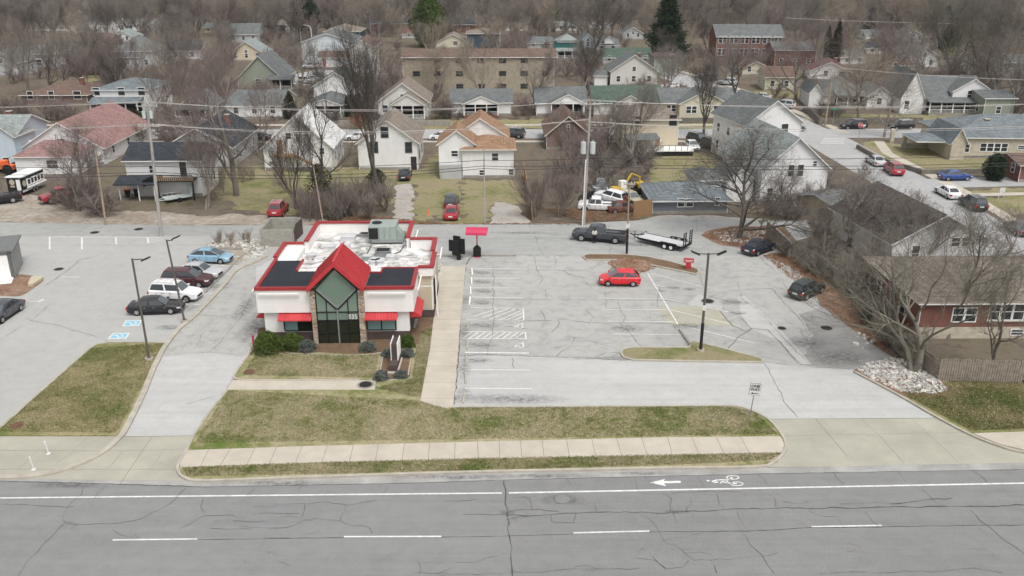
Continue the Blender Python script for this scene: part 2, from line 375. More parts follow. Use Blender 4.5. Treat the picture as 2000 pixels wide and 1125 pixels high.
def kerb(name, pts, w=.18, h=.14, m=None, smooth=True, closed=False):
    P = px(pts, h) if not isinstance(pts[0], Vector) else pts
    if closed: P = P + [P[0]]
    if smooth: P = curve(P)
    mb = MB(); strip_mb(mb, P, w, h, m or M['kerb'], z0=0)
    return struct(mb.obj(name))

sheet('ground', [(-1500, -60), (1500, -60), (1500, 3500), (-1500, 3500)], 0, M['ground'])
# front street
edge = [(-500, 925), (0, 940), (200, 945), (400, 951), (800, 943.5), (1000, 937), (1500, 925), (2000, 917), (2500, 909)]
sheet('street', [(-120, 5), (120, 5)] + [tuple(p[:2]) for p in px(edge[::-1])], .004, M['street'])
seam = px([(986, 937.5), (988, 965), (991, 1004), (997, 1060), (1001, 1130)]); s2 = px([(986, 937.5), (1500, 925), (2000, 917), (2500, 909)])
sheet('street_patch', [(p.x, p.y) for p in seam] + [(seam[-1].x, 10), (100, 10)] + [(p.x, p.y) for p in s2[::-1][:-1]], .008, M['street2'])
# gutter strip
gin = [(-500, 918), (0, 931), (120, 937), (300, 939), (400, 940), (700, 932), (950, 923), (1300, 916), (1475, 914), (1600, 912), (2000, 904), (2500, 894)]
sheet('gutter', [(p.x, p.y) for p in px(edge)] + [(p.x, p.y) for p in px(gin[::-1])], .012, M['gut'])
# parking lots (one asphalt field up to the alley)
base = [(-500, 918), (0, 931), (400, 940), (700, 932), (1300, 916), (2000, 904), (2500, 894), (2200, 880), (1950, 868), (1755, 769), (1720, 735), (1752, 695), (1735, 670), (1690, 630), (1650, 600), (1615, 560), (1570, 520), (1530, 498), (1500, 470), (1480, 430), (1500, 428), (1420, 424), (1300, 424), (1240, 431), (1140, 436), (1000, 437), (760, 439), (600, 440), (350, 440), (200, 438), (0, 434), (-300, 433)]
sheet('parking_lot', [(p.x, p.y) for p in px(base)], .004, M['lot'])
sheet('left_parking_lot', [(p.x, p.y) for p in px([(-420, 850), (0, 850), (228, 850), (245, 836), (300, 717), (350, 640), (435, 557), (500, 508), (520, 490), (500, 470), (400, 462), (-300, 462)])], .008, M['lot2'])
sheet('alley', [(p.x, p.y) for p in px([(-300, 433), (0, 434), (200, 438), (350, 440), (600, 440), (760, 439), (1000, 437), (1140, 436), (1240, 431), (1300, 424), (1420, 424), (1480, 440), (1440, 500), (1140, 497), (855, 499), (620, 470), (400, 461), (0, 461), (-300, 461)])], .012, M['alley'])
sheet('newer_asphalt', [(p.x, p.y) for p in px([(894, 697), (1000, 695), (1085, 698), (1150, 700), (1225, 704), (1491, 706.5), (1560, 713), (1666, 722), (1755, 769.5), (1828, 812), (1825, 818), (1503, 819), (1475, 803), (1447, 794), (1422, 792), (1300, 793), (885, 795)])], .012, M['newlot'])
sheet('rough_asphalt', [(p.x, p.y) for p in px([(1560, 713), (1590, 655), (1560, 615), (1600, 600), (1660, 600), (1740, 668), (1745, 695), (1665, 722)])], .008, M['bandR'])
sheet('drive_through_lane', [(p.x, p.y) for p in px([(238, 852), (245, 836), (308, 715), (350, 645), (380, 617), (460, 545), (535, 505), (540, 560), (512, 600), (512, 650), (496, 676), (470, 713), (457, 733), (440, 762), (413, 797), (376, 852)])], .012, M['newlot'])
sheet('lane_upper_asphalt', [(p.x, p.y) for p in px([(320, 694), (350, 645), (380, 617), (462, 543), (500, 520), (500, 600), (505, 640), (480, 695), (405, 687)])], .016, M['lot'])
# concrete aprons
sheet('left_apron', [(p.x, p.y) for p in px([(-400, 916), (-300, 848), (0, 849), (224, 850), (238, 853), (375, 852), (362, 878), (350, 901), (347, 917), (364, 934), (400, 940), (300, 939), (120, 937), (0, 931)])], .016, M['concd'])
sheet('right_apron', [(p.x, p.y) for p in px([(1503, 819), (1825, 817), (1895, 846), (1948, 867), (2000, 880), (2300, 885), (2400, 897), (2000, 904), (1600, 912), (1500, 913), (1531, 884), (1535, 864), (1524, 843)])], .016, M['concd'])
jm = MB()
for a, b, w in [((0, 880), (206, 881), .03), ((206, 881), (350, 879), .03), ((0, 917), (345, 917), .03), ((298, 852), (235, 945), .03), ((240, 882), (212, 915), .02), ((318, 882), (298, 912), .02), ((75, 881), (36, 916), .02), ((150, 881), (110, 905), .02), ((175, 852), (140, 881), .02),
                ((1505, 819), (1825, 817), .05), ((1530, 852), (1720, 848), .02), ((1720, 848), (1890, 845), .02), ((1593, 819), (1655, 892), .035), ((1682, 819), (1718, 852), .02), ((1718, 852), (1766, 905), .03), ((1780, 819), (1835, 868), .02), ((1835, 868), (1870, 902), .02), ((1690, 851), (1718, 852), .02), ((238, 853), (375, 851.5), .05)]:
    strip_mb(jm, px([a, b]), w, .021, M['joint'])
struct(jm.obj('concrete_joints'))
# raised islands: grass slabs with their sidewalks
def slab(name, pts, m, z=.10, smooth=False):
    P = px(pts, z)
    if smooth: P = curve(P + [P[0]], 3)[:-1]
    return sheet(name, [(p.x, p.y) for p in P], z, m, 0)
slab('front_lawn', [(376, 852), (413, 797.6), (443, 761), (733, 761), (736, 742), (455, 741), (457, 733), (469, 713), (494, 680), (520, 640), (620, 640), (815, 640), (850, 600), (862, 520), (862, 560), (845, 640), (821, 782), (845, 792), (873, 797), (885, 795), (1300, 793), (1422, 792), (1447, 795), (1475, 804), (1503, 819), (1524, 845), (1533, 866), (1530, 884), (1508, 902), (1475, 910), (1300, 913), (950, 920), (700, 929), (600, 930.6), (406, 938), (366, 934), (350, 917), (352, 901), (366, 878)], M['lawn'])
kerb('street_kerb', [(376, 852), (364, 878), (350, 901), (347.5, 917), (362, 932), (406, 937), (600, 930), (950, 919.5), (1300, 912.5), (1472, 910), (1510, 902), (1531, 882), (1535, 864), (1524, 843), (1503, 818.6), (1475, 803), (1447, 794), (1422, 791.6), (1300, 792), (885, 794)], .2, .15)
kerb('lane_kerb_right', [(376, 852), (413, 797.6), (443, 761)], .18, .15, smooth=False)
kerb('lane_kerb_upper', [(700, 741.5), (497, 741.5), (466, 740), (457, 733), (469, 713.5), (494, 680)], .18, .15)
sheet('slab_path', [(p.x, p.y) for p in px([(448, 757), (458, 742.5), (733, 742.5), (729, 760.5), (443, 761)])], .02, M['conc'])
sheet('slab_path_end', [(p.x, p.y) for p in px([(443, 761), (455, 742.5), (735, 742.5), (731, 761)], .11)], .115, M['conc'], 0)
slab('sidewalk', [(366, 879), (600, 871), (950, 862), (1300, 853.6), (1524, 852), (1532, 866), (1528, 884), (1300, 889), (950, 895.5), (600, 904), (352, 913), (351, 900)], M['conc'], .12)
jm = MB()
tops = [(408, 877.5), (450, 876), (498, 874.5), (540, 873), (590, 871.5)] + [(600 + x / 2.856, 871 - (x / 2.856) * .0255) for x in (112, 258, 397, 543, 683, 825, 950, 1070, 1190, 1310, 1447, 1587, 1725, 1865)] + [(1304, 853.7), (1351, 853.3), (1399, 853), (1446, 852.6)]
bots = [(391, 911.5), (430, 910), (482, 908), (526, 906.5), (577, 904.5)] + [(600 + x / 2.856, 904 - (x / 2.856) * .0225) for x in (82, 235, 380, 528, 675, 822, 955, 1075, 1197, 1322, 1463, 1610, 1755, 1897)] + [(1313, 888), (1365, 887), (1414, 886.3), (1464, 885.5)]
for a, b in zip(tops, bots): strip_mb(jm, px([a, b], .12), .03, .124, M['joint'])
struct(jm.obj('sidewalk_joints'))
slab('building_walk', [(860, 519), (852, 580), (840, 680), (821, 782), (845, 791), (873, 797), (885, 794.5), (890, 740), (898, 640), (904, 580), (909, 520)], M['conc'], .13)
jm = MB()
for y in (548, 561, 575, 590, 607, 624, 643, 664, 687, 715, 747, 778):
    xl = 860 - (y - 519) * .1483; xr = 909 - (y - 520) * .0876
    strip_mb(jm, px([(xl, y), (xr, y)], .13), .025, .134, M['joint'])
struct(jm.obj('building_walk_joints'))
# left lawn
slab('left_lawn', [(-90, 900), (-8, 843), (105, 742), (175, 682), (190, 673), (204, 669.5), (326, 670), (300, 720), (280, 766), (245, 836), (226, 850), (0, 850), (-60, 860)], M['lawn2'])
kerb('left_lawn_kerb', [(-60, 885), (0, 834), (105, 741), (175, 680), (200, 669), (240, 667), (326, 668)], .2, .14)
kerb('lane_kerb_left', [(520, 498), (500, 509), (462, 526), (435, 557), (380, 615), (350, 640), (322, 675), (300, 717), (280, 766), (245, 836), (228, 857), (200, 881), (150, 906), (105, 920), (52, 928), (0, 929.5), (-100, 925)], .42, .15)
# right lawn
slab('right_lawn', [(1677, 728), (1755, 769.6), (1825, 810), (1895, 846), (2000, 842), (2300, 838), (2300, 757), (2000, 750), (1830, 744), (1790, 720), (1735, 702)], M['lawn2'], .08)
kerb('right_kerb', [(1668, 724), (1755, 769.6), (1825, 810), (1895, 846.6), (1948, 867.6), (2000, 881.6), (2100, 890)], .2, .15)
slab('right_sidewalk', [(1900, 846), (2000, 842.5), (2300, 836), (2300, 868), (2000, 878), (1950, 866)], M['conc'], .11)
# parking islands
I1 = [(1213, 688), (1216, 682), (1225, 678.5), (1240, 677.5), (1300, 677.5), (1347, 677.5), (1351, 665), (1400, 676), (1475, 696), (1490, 701), (1488, 706), (1300, 703), (1237, 701.5), (1218, 696)]
slab('front_island', I1, M['yard'], .11)
kerb('front_island_kerb', I1, .18, .15, smooth=False, closed=True)
kerb('island_spur_kerb', [(1328, 642), (1349, 672)], .2, .15, M['kerbd'], smooth=False)
I2 = [(1139, 500), (1143, 496.5), (1150, 495.5), (1222, 496), (1262, 500), (1310, 510), (1362, 524), (1366, 530), (1359, 534), (1275, 517), (1215, 506.5), (1145, 506)]
slab('back_island', I2, M['mulch'], .12)
kerb('back_island_kerb', I2, .2, .16, smooth=False, closed=True)
kerb('alley_kerb', [(856, 498.5), (930, 498), (1008, 498)], .3, .12, M['kerbd'], smooth=False)
# patches
sheet('tan_concrete_patch', [(p.x, p.y) for p in px([(1282, 601), (1375, 597.5), (1405, 606), (1432, 636), (1380, 637), (1307, 635)])], .012, M['tan'])
sheet('pale_asphalt_patch', [(p.x, p.y) for p in px([(1365, 575), (1412, 587), (1410, 606), (1345, 592)])], .009, M['newlot'])
sheet('long_asphalt_patch', [(p.x, p.y) for p in px([(1440, 580), (1455, 578), (1540, 660), (1585, 712), (1566, 711), (1520, 665), (1470, 645), (1448, 616)])], .010, M['newlot'])
# planting bed before the building, sign bed
sheet('planting_bed', [(p.x, p.y) for p in px([(497, 684), (505, 640), (812, 640), (822, 610), (850, 600), (846, 632), (815, 672), (760, 689), (700, 691), (610, 688), (560, 690)], .1)], .106, M['mulch'])
sheet('sign_bed', [(p.x, p.y) for p in px([(753, 682), (806, 684), (800, 735), (782, 741), (742, 744), (736, 735)], .1)], .11, M['mulch'])
kerb('bed_edging', [(497, 687), (545, 690), (560, 689), (610, 691), (700, 693), (750, 687)], .09, .14, M['kerb'])
kerb('sign_bed_edging', [(750, 684), (740, 736), (745, 743), (782, 740), (797, 733), (804, 690)], .09, .15, M['kerb'], smooth=False)
# behind the alley: dirt, gravel drives
sheet('dirt_yard', [(p.x, p.y) for p in px([(-200, 436), (-200, 395), (60, 380), (140, 405), (200, 412), (300, 412), (400, 422), (470, 418), (560, 424), (640, 430), (640, 439), (350, 440), (200, 438), (0, 434)])], .002, M['dirt'])
sheet('gravel_drive', [(p.x, p.y) for p in px([(765, 439), (770, 410), (772, 380), (768, 360), (800, 352), (808, 372), (806, 410), (808, 439)])], .003, M['gravel'])
sheet('second_gravel_drive', [(p.x, p.y) for p in px([(866, 437), (868, 425), (900, 425), (905, 437)])], .003, M['gravel'])
sheet('third_gravel_drive', [(p.x, p.y) for p in px([(955, 437), (965, 395), (1000, 393), (1035, 436)])], .003, M['gravel'])
sheet('garage_apron', [(p.x, p.y) for p in px([(1250, 431), (1290, 421), (1400, 421), (1420, 424), (1300, 425)])], .007, M['gravel'])
sheet('back_lot', [(p.x, p.y) for p in px([(1480, 441), (1500, 431), (1575, 430), (1590, 462), (1555, 470), (1530, 440)])], .010, M['alley'])
sheet('leaf_bed', [(p.x, p.y) for p in curve(px([(1369, 460), (1385, 450), (1430, 444), (1500, 444), (1530, 460), (1540, 480), (1510, 485), (1440, 482), (1405, 478), (1369, 460)]), 4)[:-1]], .02, M['litter'])
sheet('leaf_bed_right', [(p.x, p.y) for p in curve(px([(1490, 500), (1520, 494), (1570, 515), (1630, 560), (1680, 610), (1745, 690), (1730, 690), (1660, 640), (1600, 590), (1560, 530), (1490, 500)]), 4)[:-1]], .02, M['litter'])
sheet('shed_yard', [(p.x, p.y) for p in curve(px([(-60, 540), (0, 535), (50, 537), (85, 545), (70, 560), (40, 578), (0, 578), (-60, 580)]), 4)], .02, M['litter'])
sheet('rock_bed_base', [(p.x, p.y) for p in px([(400, 478), (418, 468), (520, 466), (520, 487), (500, 495), (460, 520), (440, 520)])], .016, M['rockg' if 0 else 'dirt'])
kerb('rock_bed_kerb', [(400, 484), (470, 485)], .2, .14, M['kerbd'], smooth=False)
kerb('stall_kerb', [(500, 484), (470, 500), (440, 531), (400, 570)], .2, .12, M['kerbd'])

# back street, cross street (straight roads in the world)
def road(name, pts, w, m, z): 
    mb = MB(); strip_mb(mb, pts, w, z, m); return struct(mb.obj(name))
bA, bB = G(0, 268), G(1600, 258)
road('back_street', [Vector((-220, 159.5, 0)), Vector((30, 160.5, 0)), Vector((160, 162, 0))], 8.5, M['backroad'], .006)
road('back_sidewalk', [Vector((-220, 168.5, 0)), Vector((48, 169, 0))], 1.5, M['conc'], .012)
road('back_sidewalk_near', [Vector((-200, 152.6, 0)), Vector((44, 153.6, 0))], 1.4, M['conc'], .012)
# cross street from the far left top down to the lower right
c0, c1 = G(1280, 135), G(1590, 262); c2, c3 = G(1800, 400), G(2020, 520)
cs = [G(1278, 138), G(1345, 158), G(1430, 188), G(1590, 262), G(1660, 300), G(1790, 372), G(1900, 445), G(2060, 560)]
road('cross_street', curve(cs, 3), 9.0, M['backroad'], .010)
off = []
for i, p in enumerate(cs):
    d = (cs[min(i + 1, 7)] - cs[max(i - 1, 0)]).normalized(); off.append(p + Vector((-d.y, d.x, 0)) * 6.3)
road('cross_sidewalk_far', off[:4], 1.7, M['conc'], .013)
road('cross_sidewalk_near', [off[3] + Vector((3, -7, 0))] + off[4:], 1.7, M['conc'], .013)
road('side_drive', [G(1780, 362), G(1860, 357), G(2020, 353)], 5.5, M['backroad'], .011)
road('side_path', [G(1876, 381), G(2020, 378)], 1.5, M['conc'], .012)
road('right_walk', [G(1660, 395), G(1700, 400)], 2, M['conc'], .012)
road('far_parking_lot', [G(590, 165), G(700, 140)], 26, M['backroad'], .009)
mb = MB()
for t in range(4): strip_mb(mb, px([(1608 - t * 2, 276 + t * 3.2 - 6), (1650 - t * 1, 277 + t * 3.2 - 6)]), .3, .016, M['paintw'])
struct(mb.obj('crosswalk_lines'))
wy = G(1660, 249)
# ------------------------------------------------------------------ painted markings
mk = MB(); ZM = .020
def line(a, b, w=.11, z=ZM, m=None): strip_mb(mk, px([a, b]), w * .9, z, m or M['paintw'])
for a, b, w in [((917, 525), (1017, 525), .11), ((918, 543.3), (1016, 543.8), .11), ((917, 562), (1016, 562.6), .10), ((917, 580), (1021, 582.5), .11), ((920, 601), (1022, 602.5), .09), ((910, 625), (1023, 626.5), .12),
                ((1022, 603), (1023.3, 626.5), .13), ((906, 648), (1026, 649), .12), ((911, 661.5), (1027, 662), .12), ((1026, 649), (1027.5, 662), .13), ((908, 688.5), (1033, 690), .2), ((906, 722.5), (1035, 723), .12), ((908, 758.5), (1040, 759.5), .12),
                ((1150, 543), (1160, 543), .08), ((1158, 562.5), (1168, 562.6), .1), ((1252, 563), (1280, 563), .1), ((1166, 582.5), (1292, 584), .1), ((1176, 604.5), (1306, 605.5), .1), ((1187, 627.5), (1319, 629), .11), ((1197, 652.5), (1335, 654), .1),
                ((1265, 534), (1324, 634), .13), ((1329, 642), (1338, 655), .13), ((1270, 534), (1372, 560), .1), ((1377, 561), (1384, 562.5), .08), ((1280, 557), (1310, 563.5), .09), ((1297, 584), (1422, 609.5), .1), ((1310, 605.5), (1446, 637.5), .1), ((1342, 639), (1474, 670), .11)]:
    line(a, b, w)
for a, b in [((925, 617.5), (972, 603.7)), ((942, 620.5), (995, 602.8)), ((955, 624.5), (1007, 603.7)), ((974, 626), (1021, 605.5)), ((987, 626), (1021, 611)), ((1005, 626), (1022, 618))]: line(a, b, .12, .021)
for i in range(9): line((904 + i * 13, 661), (921 + i * 13 - (3 if i > 7 else 0), 649.5), .12, .021)
# street lines
def hline(pts, w, z=.016): strip_mb(mk, px(pts), w, z, M['paintw'])
hline([(-500, 975), (0, 973), (500, 968), (980, 963.3)], .14); hline([(994, 963), (1500, 953.5), (2000, 944), (2500, 934)], .15)
for a, b in [((220, 1055), (385, 1053)), ((672, 1048.5), (862, 1048)), ((1120, 1041), (1268, 1037.5)), ((1585, 1029), (1722, 1026.5)), ((-260, 1060), (-100, 1058)), ((2100, 1017), (2250, 1013))]: strip_mb(mk, px([a, b]), .12, .016, M['paintw'])
# bike lane arrow (points left)
ar = px([(1269, 943), (1299, 936), (1296, 940), (1329, 939.5), (1330, 943.5), (1297, 944.5), (1301, 950)])
mk.prism([(p.x, p.y) for p in ar], None, .018, M['paintw'])
def ring(c, rx, ry, w, z=.018, m=None, a0=0, a1=360):
    P = []
    for k in range(25):
        t = R(a0 + (a1 - a0) * k / 24); P.append(G(c[0] + rx * math.cos(t), c[1] + ry * math.sin(t)))
    strip_mb(mk, P, w, z, m or M['paintw'])
ring((1431, 933), 12, 3.6, .08); ring((1439, 945.3), 12, 3.6, .08)
for P in [[(1380, 939.5), (1386, 939)], [(1390, 941), (1402, 937.5), (1420, 938), (1431, 933)], [(1394, 943), (1408, 941), (1420, 943), (1439, 945)], [(1402, 937.5), (1408, 944.5)], [(1420, 938), (1420, 943)]]: strip_mb(mk, px(P), .13, .018, M['paintw'])
for c in ((1016, 637.5), (1017.5, 675)):      # wheelchair symbols lying on their side
    ring(c, 5, 4, .09); 
    for P in [[(c[0] - 3, c[1] - 2), (c[0] - 13, c[1] + .5)], [(c[0] - 10, c[1] + .5), (c[0] - 10, c[1] + 3)], [(c[0] + 4, c[1] - 4), (c[0] + 5, c[1] - 6.5)]]: strip_mb(mk, px(P), .11, .018, M['paintw'])
# left lot markings
line((96, 462.5), (325, 464), .13)
for a, b in [((97, 462.5), (97, 487.5)), ((160, 463), (160, 487.5)), ((226, 463.3), (227.5, 477.5)), ((288, 463.7), (290, 475.5))]: line(a, b, .2)
for k in range(4): line((290 + 0 * k, 466 + k * 3), (322 - k * 3, 464 + k * 2.6), .12)
for a, b in [((457, 501), (474, 501)), ((400, 518.3), (465, 519)), ((431, 535.3), (452, 535.3)), ((410, 553.7), (432, 554)), ((397, 573), (414, 573)), ((370, 595), (391, 595)), ((52, 588.5), (75, 588.5)), ((120, 541), (155, 541.3))]: line(a, b, .12)
line((75, 590), (85, 585), .3); line((0, 481), (33, 463), .08)
line((295, 641), (345, 641.5), .14, m=M['paintlb'])
for q, c in (([(239, 637.5), (246, 626), (277.5, 625.5), (271, 637)], (258, 631.5)), ([(210.5, 662), (221, 650.5), (254, 650.5), (246, 662)], (232, 656.3))):
    p = px(q); mk.prism([(v.x, v.y) for v in p], None, .018, M['paintw'])
    cx = sum(v.x for v in p) / 4; cy = sum(v.y for v in p) / 4
    mk.prism([(cx + (v.x - cx) * .84, cy + (v.y - cy) * .78) for v in p], None, .021, M['paintb'])
    ring((c[0] + 3, c[1] + .3), 5.5, 2.6, .12, .024); strip_mb(mk, px([(c[0] - 10, c[1] - 1), (c[0] + 2, c[1] - 2)]), .14, .024, M['paintw'])
struct(mk.obj('painted_lines'))
# ------------------------------------------------------------------ cracks
ck = MB()
def crack(pts, w=.03, z=.027, m=None, j=1.0):
    P = px(pts); out = [P[0]]
    for a, b in zip(P, P[1:]):
        d = b - a; L = d.length; n = max(1, int(L / .45)); nr = Vector((-d.y, d.x, 0)).normalized()
        for i in range(1, n + 1):
            o = rng.uniform(-.10, .10) * j * (1 if i < n else 0)
            out.append(a + d * i / n + nr * o)
    strip_mb(ck, out, w * .9, z, m or M['crack'], .65)
C1 = [[(165, 946), (160, 965), (133, 990), (122, 1012), (128, 1022), (100, 1050), (60, 1090), (35, 1125)], [(210, 948), (190, 965), (183, 975)], [(128, 1022), (160, 1025), (210, 1024), (245, 1020), (280, 1012), (330, 985), (362, 955)], [(0, 985), (60, 987), (110, 989), (145, 990)], [(400, 1003), (392, 990), (398, 975)], [(345, 1035), (385, 1015), (400, 1007), (460, 1007)],
 [(455, 1018), (490, 1020), (520, 1018)], [(410, 1032), (450, 1034), (500, 1030), (560, 1031), (590, 1018), (620, 1013), (665, 1017)], [(665, 1017), (675, 990)], [(665, 1017), (690, 1028), (720, 1030), (728, 1042)], [(495, 989), (560, 987), (595, 984), (590, 1010)], [(495, 1005), (540, 1003), (585, 1003)], [(600, 985), (640, 980), (680, 988), (735, 978)], [(870, 979), (930, 976)], [(905, 1005), (985, 1004)],
 [(220, 1035), (235, 1045), (262, 1050)], [(820, 1122), (818, 1098)], [(805, 1120), (900, 1122), (1000, 1118)], [(1020, 970), (1035, 975), (1040, 998)], [(1075, 1006), (1078, 1020), (1120, 1022), (1125, 1003)], [(1250, 965), (1300, 965), (1312, 975), (1310, 1000)], [(1312, 964), (1360, 962), (1450, 961)], [(1400, 965), (1405, 985), (1415, 995)], [(1500, 964), (1512, 972), (1515, 990), (1520, 993)], [(1315, 1003), (1322, 1022)],
 [(1250, 1005), (1275, 1020), (1290, 1045), (1300, 1060), (1330, 1072), (1350, 1090), (1355, 1095), (1390, 1095), (1440, 1090), (1500, 1086), (1520, 1080)], [(1275, 1088), (1300, 1110)], [(1345, 1095), (1335, 1108), (1300, 1112), (1280, 1095), (1240, 1090)], [(1440, 1000), (1460, 1035)], [(1450, 1040), (1465, 1065), (1490, 1087), (1512, 1120)], [(1580, 998), (1600, 1008), (1635, 1010), (1650, 1032)], [(1690, 1000), (1715, 1028)], [(1800, 955), (1830, 985), (1850, 990)], [(1895, 997), (1925, 1025), (1960, 1055), (2000, 1082)],
 [(1000, 1117), (1040, 1118), (1100, 1113), (1190, 1112), (1250, 1110)], [(1600, 1120), (1700, 1118), (1850, 1115), (1905, 1110), (1960, 1120)], [(1105, 935), (1120, 958)], [(1240, 932), (1245, 956)], [(1258, 930), (1278, 945)], [(1362, 932), (1375, 952)], [(1480, 927), (1500, 948)], [(1628, 924), (1648, 946)], [(1755, 922), (1770, 942)], [(1900, 920), (1928, 942)], [(480, 970), (498, 955)], [(583, 955), (593, 948)], [(750, 962), (760, 950)],
 [(1130, 985), (1160, 982), (1165, 998)], [(1530, 980), (1560, 985), (1580, 980)], [(1640, 985), (1700, 982), (1760, 984)], [(1400, 1120), (1395, 1105)], [(1000, 972), (1050, 970)], [(1340, 1001), (1350, 985), (1348, 972)]]
for c in C1: crack(c, .022)
for c, w in (([(1740, 985), (1800, 978), (1860, 973)], .05), ([(990, 1008), (1070, 1006), (1125, 1003), (1190, 1000), (1300, 1003), (1320, 1000), (1390, 998), (1440, 994), (1520, 993), (1580, 994)], .05), ([(1580, 994), (1640, 992), (1700, 992), (1780, 991), (1850, 990), (2000, 987)], .07), ([(984, 938), (988, 965), (990, 1004), (997, 1060), (1001, 1125)], .055), ([(990, 1002), (1010, 996), (1050, 995), (1090, 999)], .04), ([(1000, 1012), (1030, 1010)], .03)): crack(c, w, j=.8)
crack([(386, 1054.5), (560, 1052), (672, 1050.5)], .03, j=.25); crack([(862, 1049.5), (985, 1047.5), (1120, 1043.5)], .03, j=.25); crack([(1268, 1039.5), (1460, 1038), (1585, 1031), (1700, 1030), (1880, 1027), (2000, 1026)], .045, j=.3)
crack([(395, 951.5), (800, 944), (1000, 937.5), (1500, 925.5), (2000, 917.5)], .03, j=.2); crack([(0, 940), (200, 945), (395, 951)], .05, j=.4)
C2 = [[(964, 520), (962, 535), (966, 545), (963, 560), (965, 580), (962, 603), (965, 625), (961, 640), (963, 655), (957, 670), (953, 685), (950, 695)], [(967, 530), (1010, 528), (1100, 528), (1130, 529), (1155, 526), (1175, 511), (1185, 503)], [(1100, 528), (1110, 535), (1140, 543), (1142, 550), (1155, 562)], [(1046, 460), (1050, 480), (1060, 498)], [(1043, 500), (1048, 528), (1060, 545), (1050, 560)], [(1084, 500), (1086, 526)], [(1187, 440), (1192, 462), (1190, 495)],
 [(1066, 565), (1068, 582)], [(1037, 590), (1028, 600)], [(1055, 605), (1065, 625)], [(900, 624), (960, 626), (1040, 627), (1110, 625), (1150, 631), (1300, 632), (1345, 635)], [(965, 635), (1000, 638), (1040, 645), (1070, 652)], [(1091, 627), (1090, 637), (1077, 650)], [(1145, 605), (1161, 620), (1150, 632)], [(1123, 659), (1120, 668), (1110, 680), (1095, 688), (1087, 697)], [(1105, 657), (1130, 660), (1160, 668), (1200, 680), (1213, 686)], [(1208, 688), (1180, 690), (1160, 700)], [(1210, 690), (1195, 697), (1185, 703)],
 [(1205, 590), (1212, 605), (1222, 620), (1218, 630)], [(1210, 632), (1235, 655), (1250, 675), (1252, 680)], [(1315, 634), (1330, 655), (1345, 678)], [(1385, 582), (1405, 572), (1440, 567), (1508, 563)], [(1440, 550), (1448, 580)], [(1508, 563), (1530, 590), (1560, 620), (1590, 655)], [(1405, 607), (1430, 635), (1455, 648), (1468, 642)], [(1445, 620), (1468, 642)], [(1445, 580), (1480, 605), (1530, 660), (1580, 710)], [(1365, 532), (1373, 560)], [(1480, 500), (1515, 530)], [(1490, 706), (1510, 740), (1535, 790), (1558, 815)],
 [(320, 696), (350, 693), (405, 688), (475, 696)], [(392, 655), (385, 675)], [(365, 790), (400, 780), (430, 772), (445, 758)], [(50, 622), (62, 627), (110, 635), (160, 650), (195, 660), (210, 668)], [(60, 628), (90, 600), (110, 590)], [(0, 665), (45, 636)], [(500, 560), (470, 620), (430, 670), (405, 690)], [(1320, 448), (1250, 445), (1200, 450)], [(1400, 470), (1380, 480), (1365, 490)], [(870, 466), (1000, 466), (1110, 465)], [(1040, 510), (1100, 513)], [(1000, 700), (1005, 720)], [(1290, 560), (1285, 585), (1282, 600)], [(1182, 570), (1184, 600)], [(1290, 470), (1275, 480), (1300, 495)]]
for c in C2: crack(c, .030)
for c, w in (([(894, 697), (940, 692), (1000, 695), (1085, 697.5), (1150, 700), (1225, 704)], .04), ([(900, 586), (1000, 585), (1100, 586), (1180, 586), (1300, 587), (1345, 593)], .035), ([(1468, 642), (1440, 660), (1422, 680)], .06), ([(1468, 642), (1500, 645), (1520, 665), (1560, 710)], .05), ([(1495, 707), (1550, 714), (1600, 718), (1660, 722)], .05), ([(1405, 607), (1432, 637)], .05),
             ([(380, 615), (430, 618), (480, 612), (515, 612)], .035), ([(90, 557), (130, 530), (155, 508), (180, 503)], .05), ([(180, 503), (230, 485), (280, 463)], .02), ([(909, 518), (918, 505), (926, 500)], .09), ([(1560, 640), (1600, 700), (1640, 720)], .03), ([(600, 452), (720, 450), (870, 440)], .03), ([(0, 478), (140, 479), (300, 479), (470, 479)], .03), ([(1010, 498.5), (1139, 500)], .05), ([(910, 522), (900, 600), (896, 700), (887, 790)], .07), ([(859, 522), (843, 660), (822, 780)], .05)): crack(c, w, j=.7)
for x in range(95):                # fine web in the street and lot
    x0 = rng.uniform(0, 1980); y0 = rng.choice([rng.uniform(975, 1120), rng.uniform(505, 690), rng.uniform(445, 690)])
    if y0 < 700: x0 = rng.uniform(920, 1560)
    P = [(x0, y0)]
    for k in range(rng.randint(2, 5)): P.append((P[-1][0] + rng.uniform(-22, 30), P[-1][1] + rng.uniform(-8, 8)))
    crack(P, .018, m=M['crack2'])
for y0, y1, xs in ((590, 690, (390, 480)), ):
    for k in range(14):
        x = rng.uniform(*xs); y = rng.uniform(y0, y1 - 10); t = (y - 590) / 100; x -= t * 60
        crack([(x, y), (x - rng.uniform(3, 14), y + rng.uniform(4, 14))], .02, m=M['crack2'])
struct(ck.obj('pavement_cracks'))
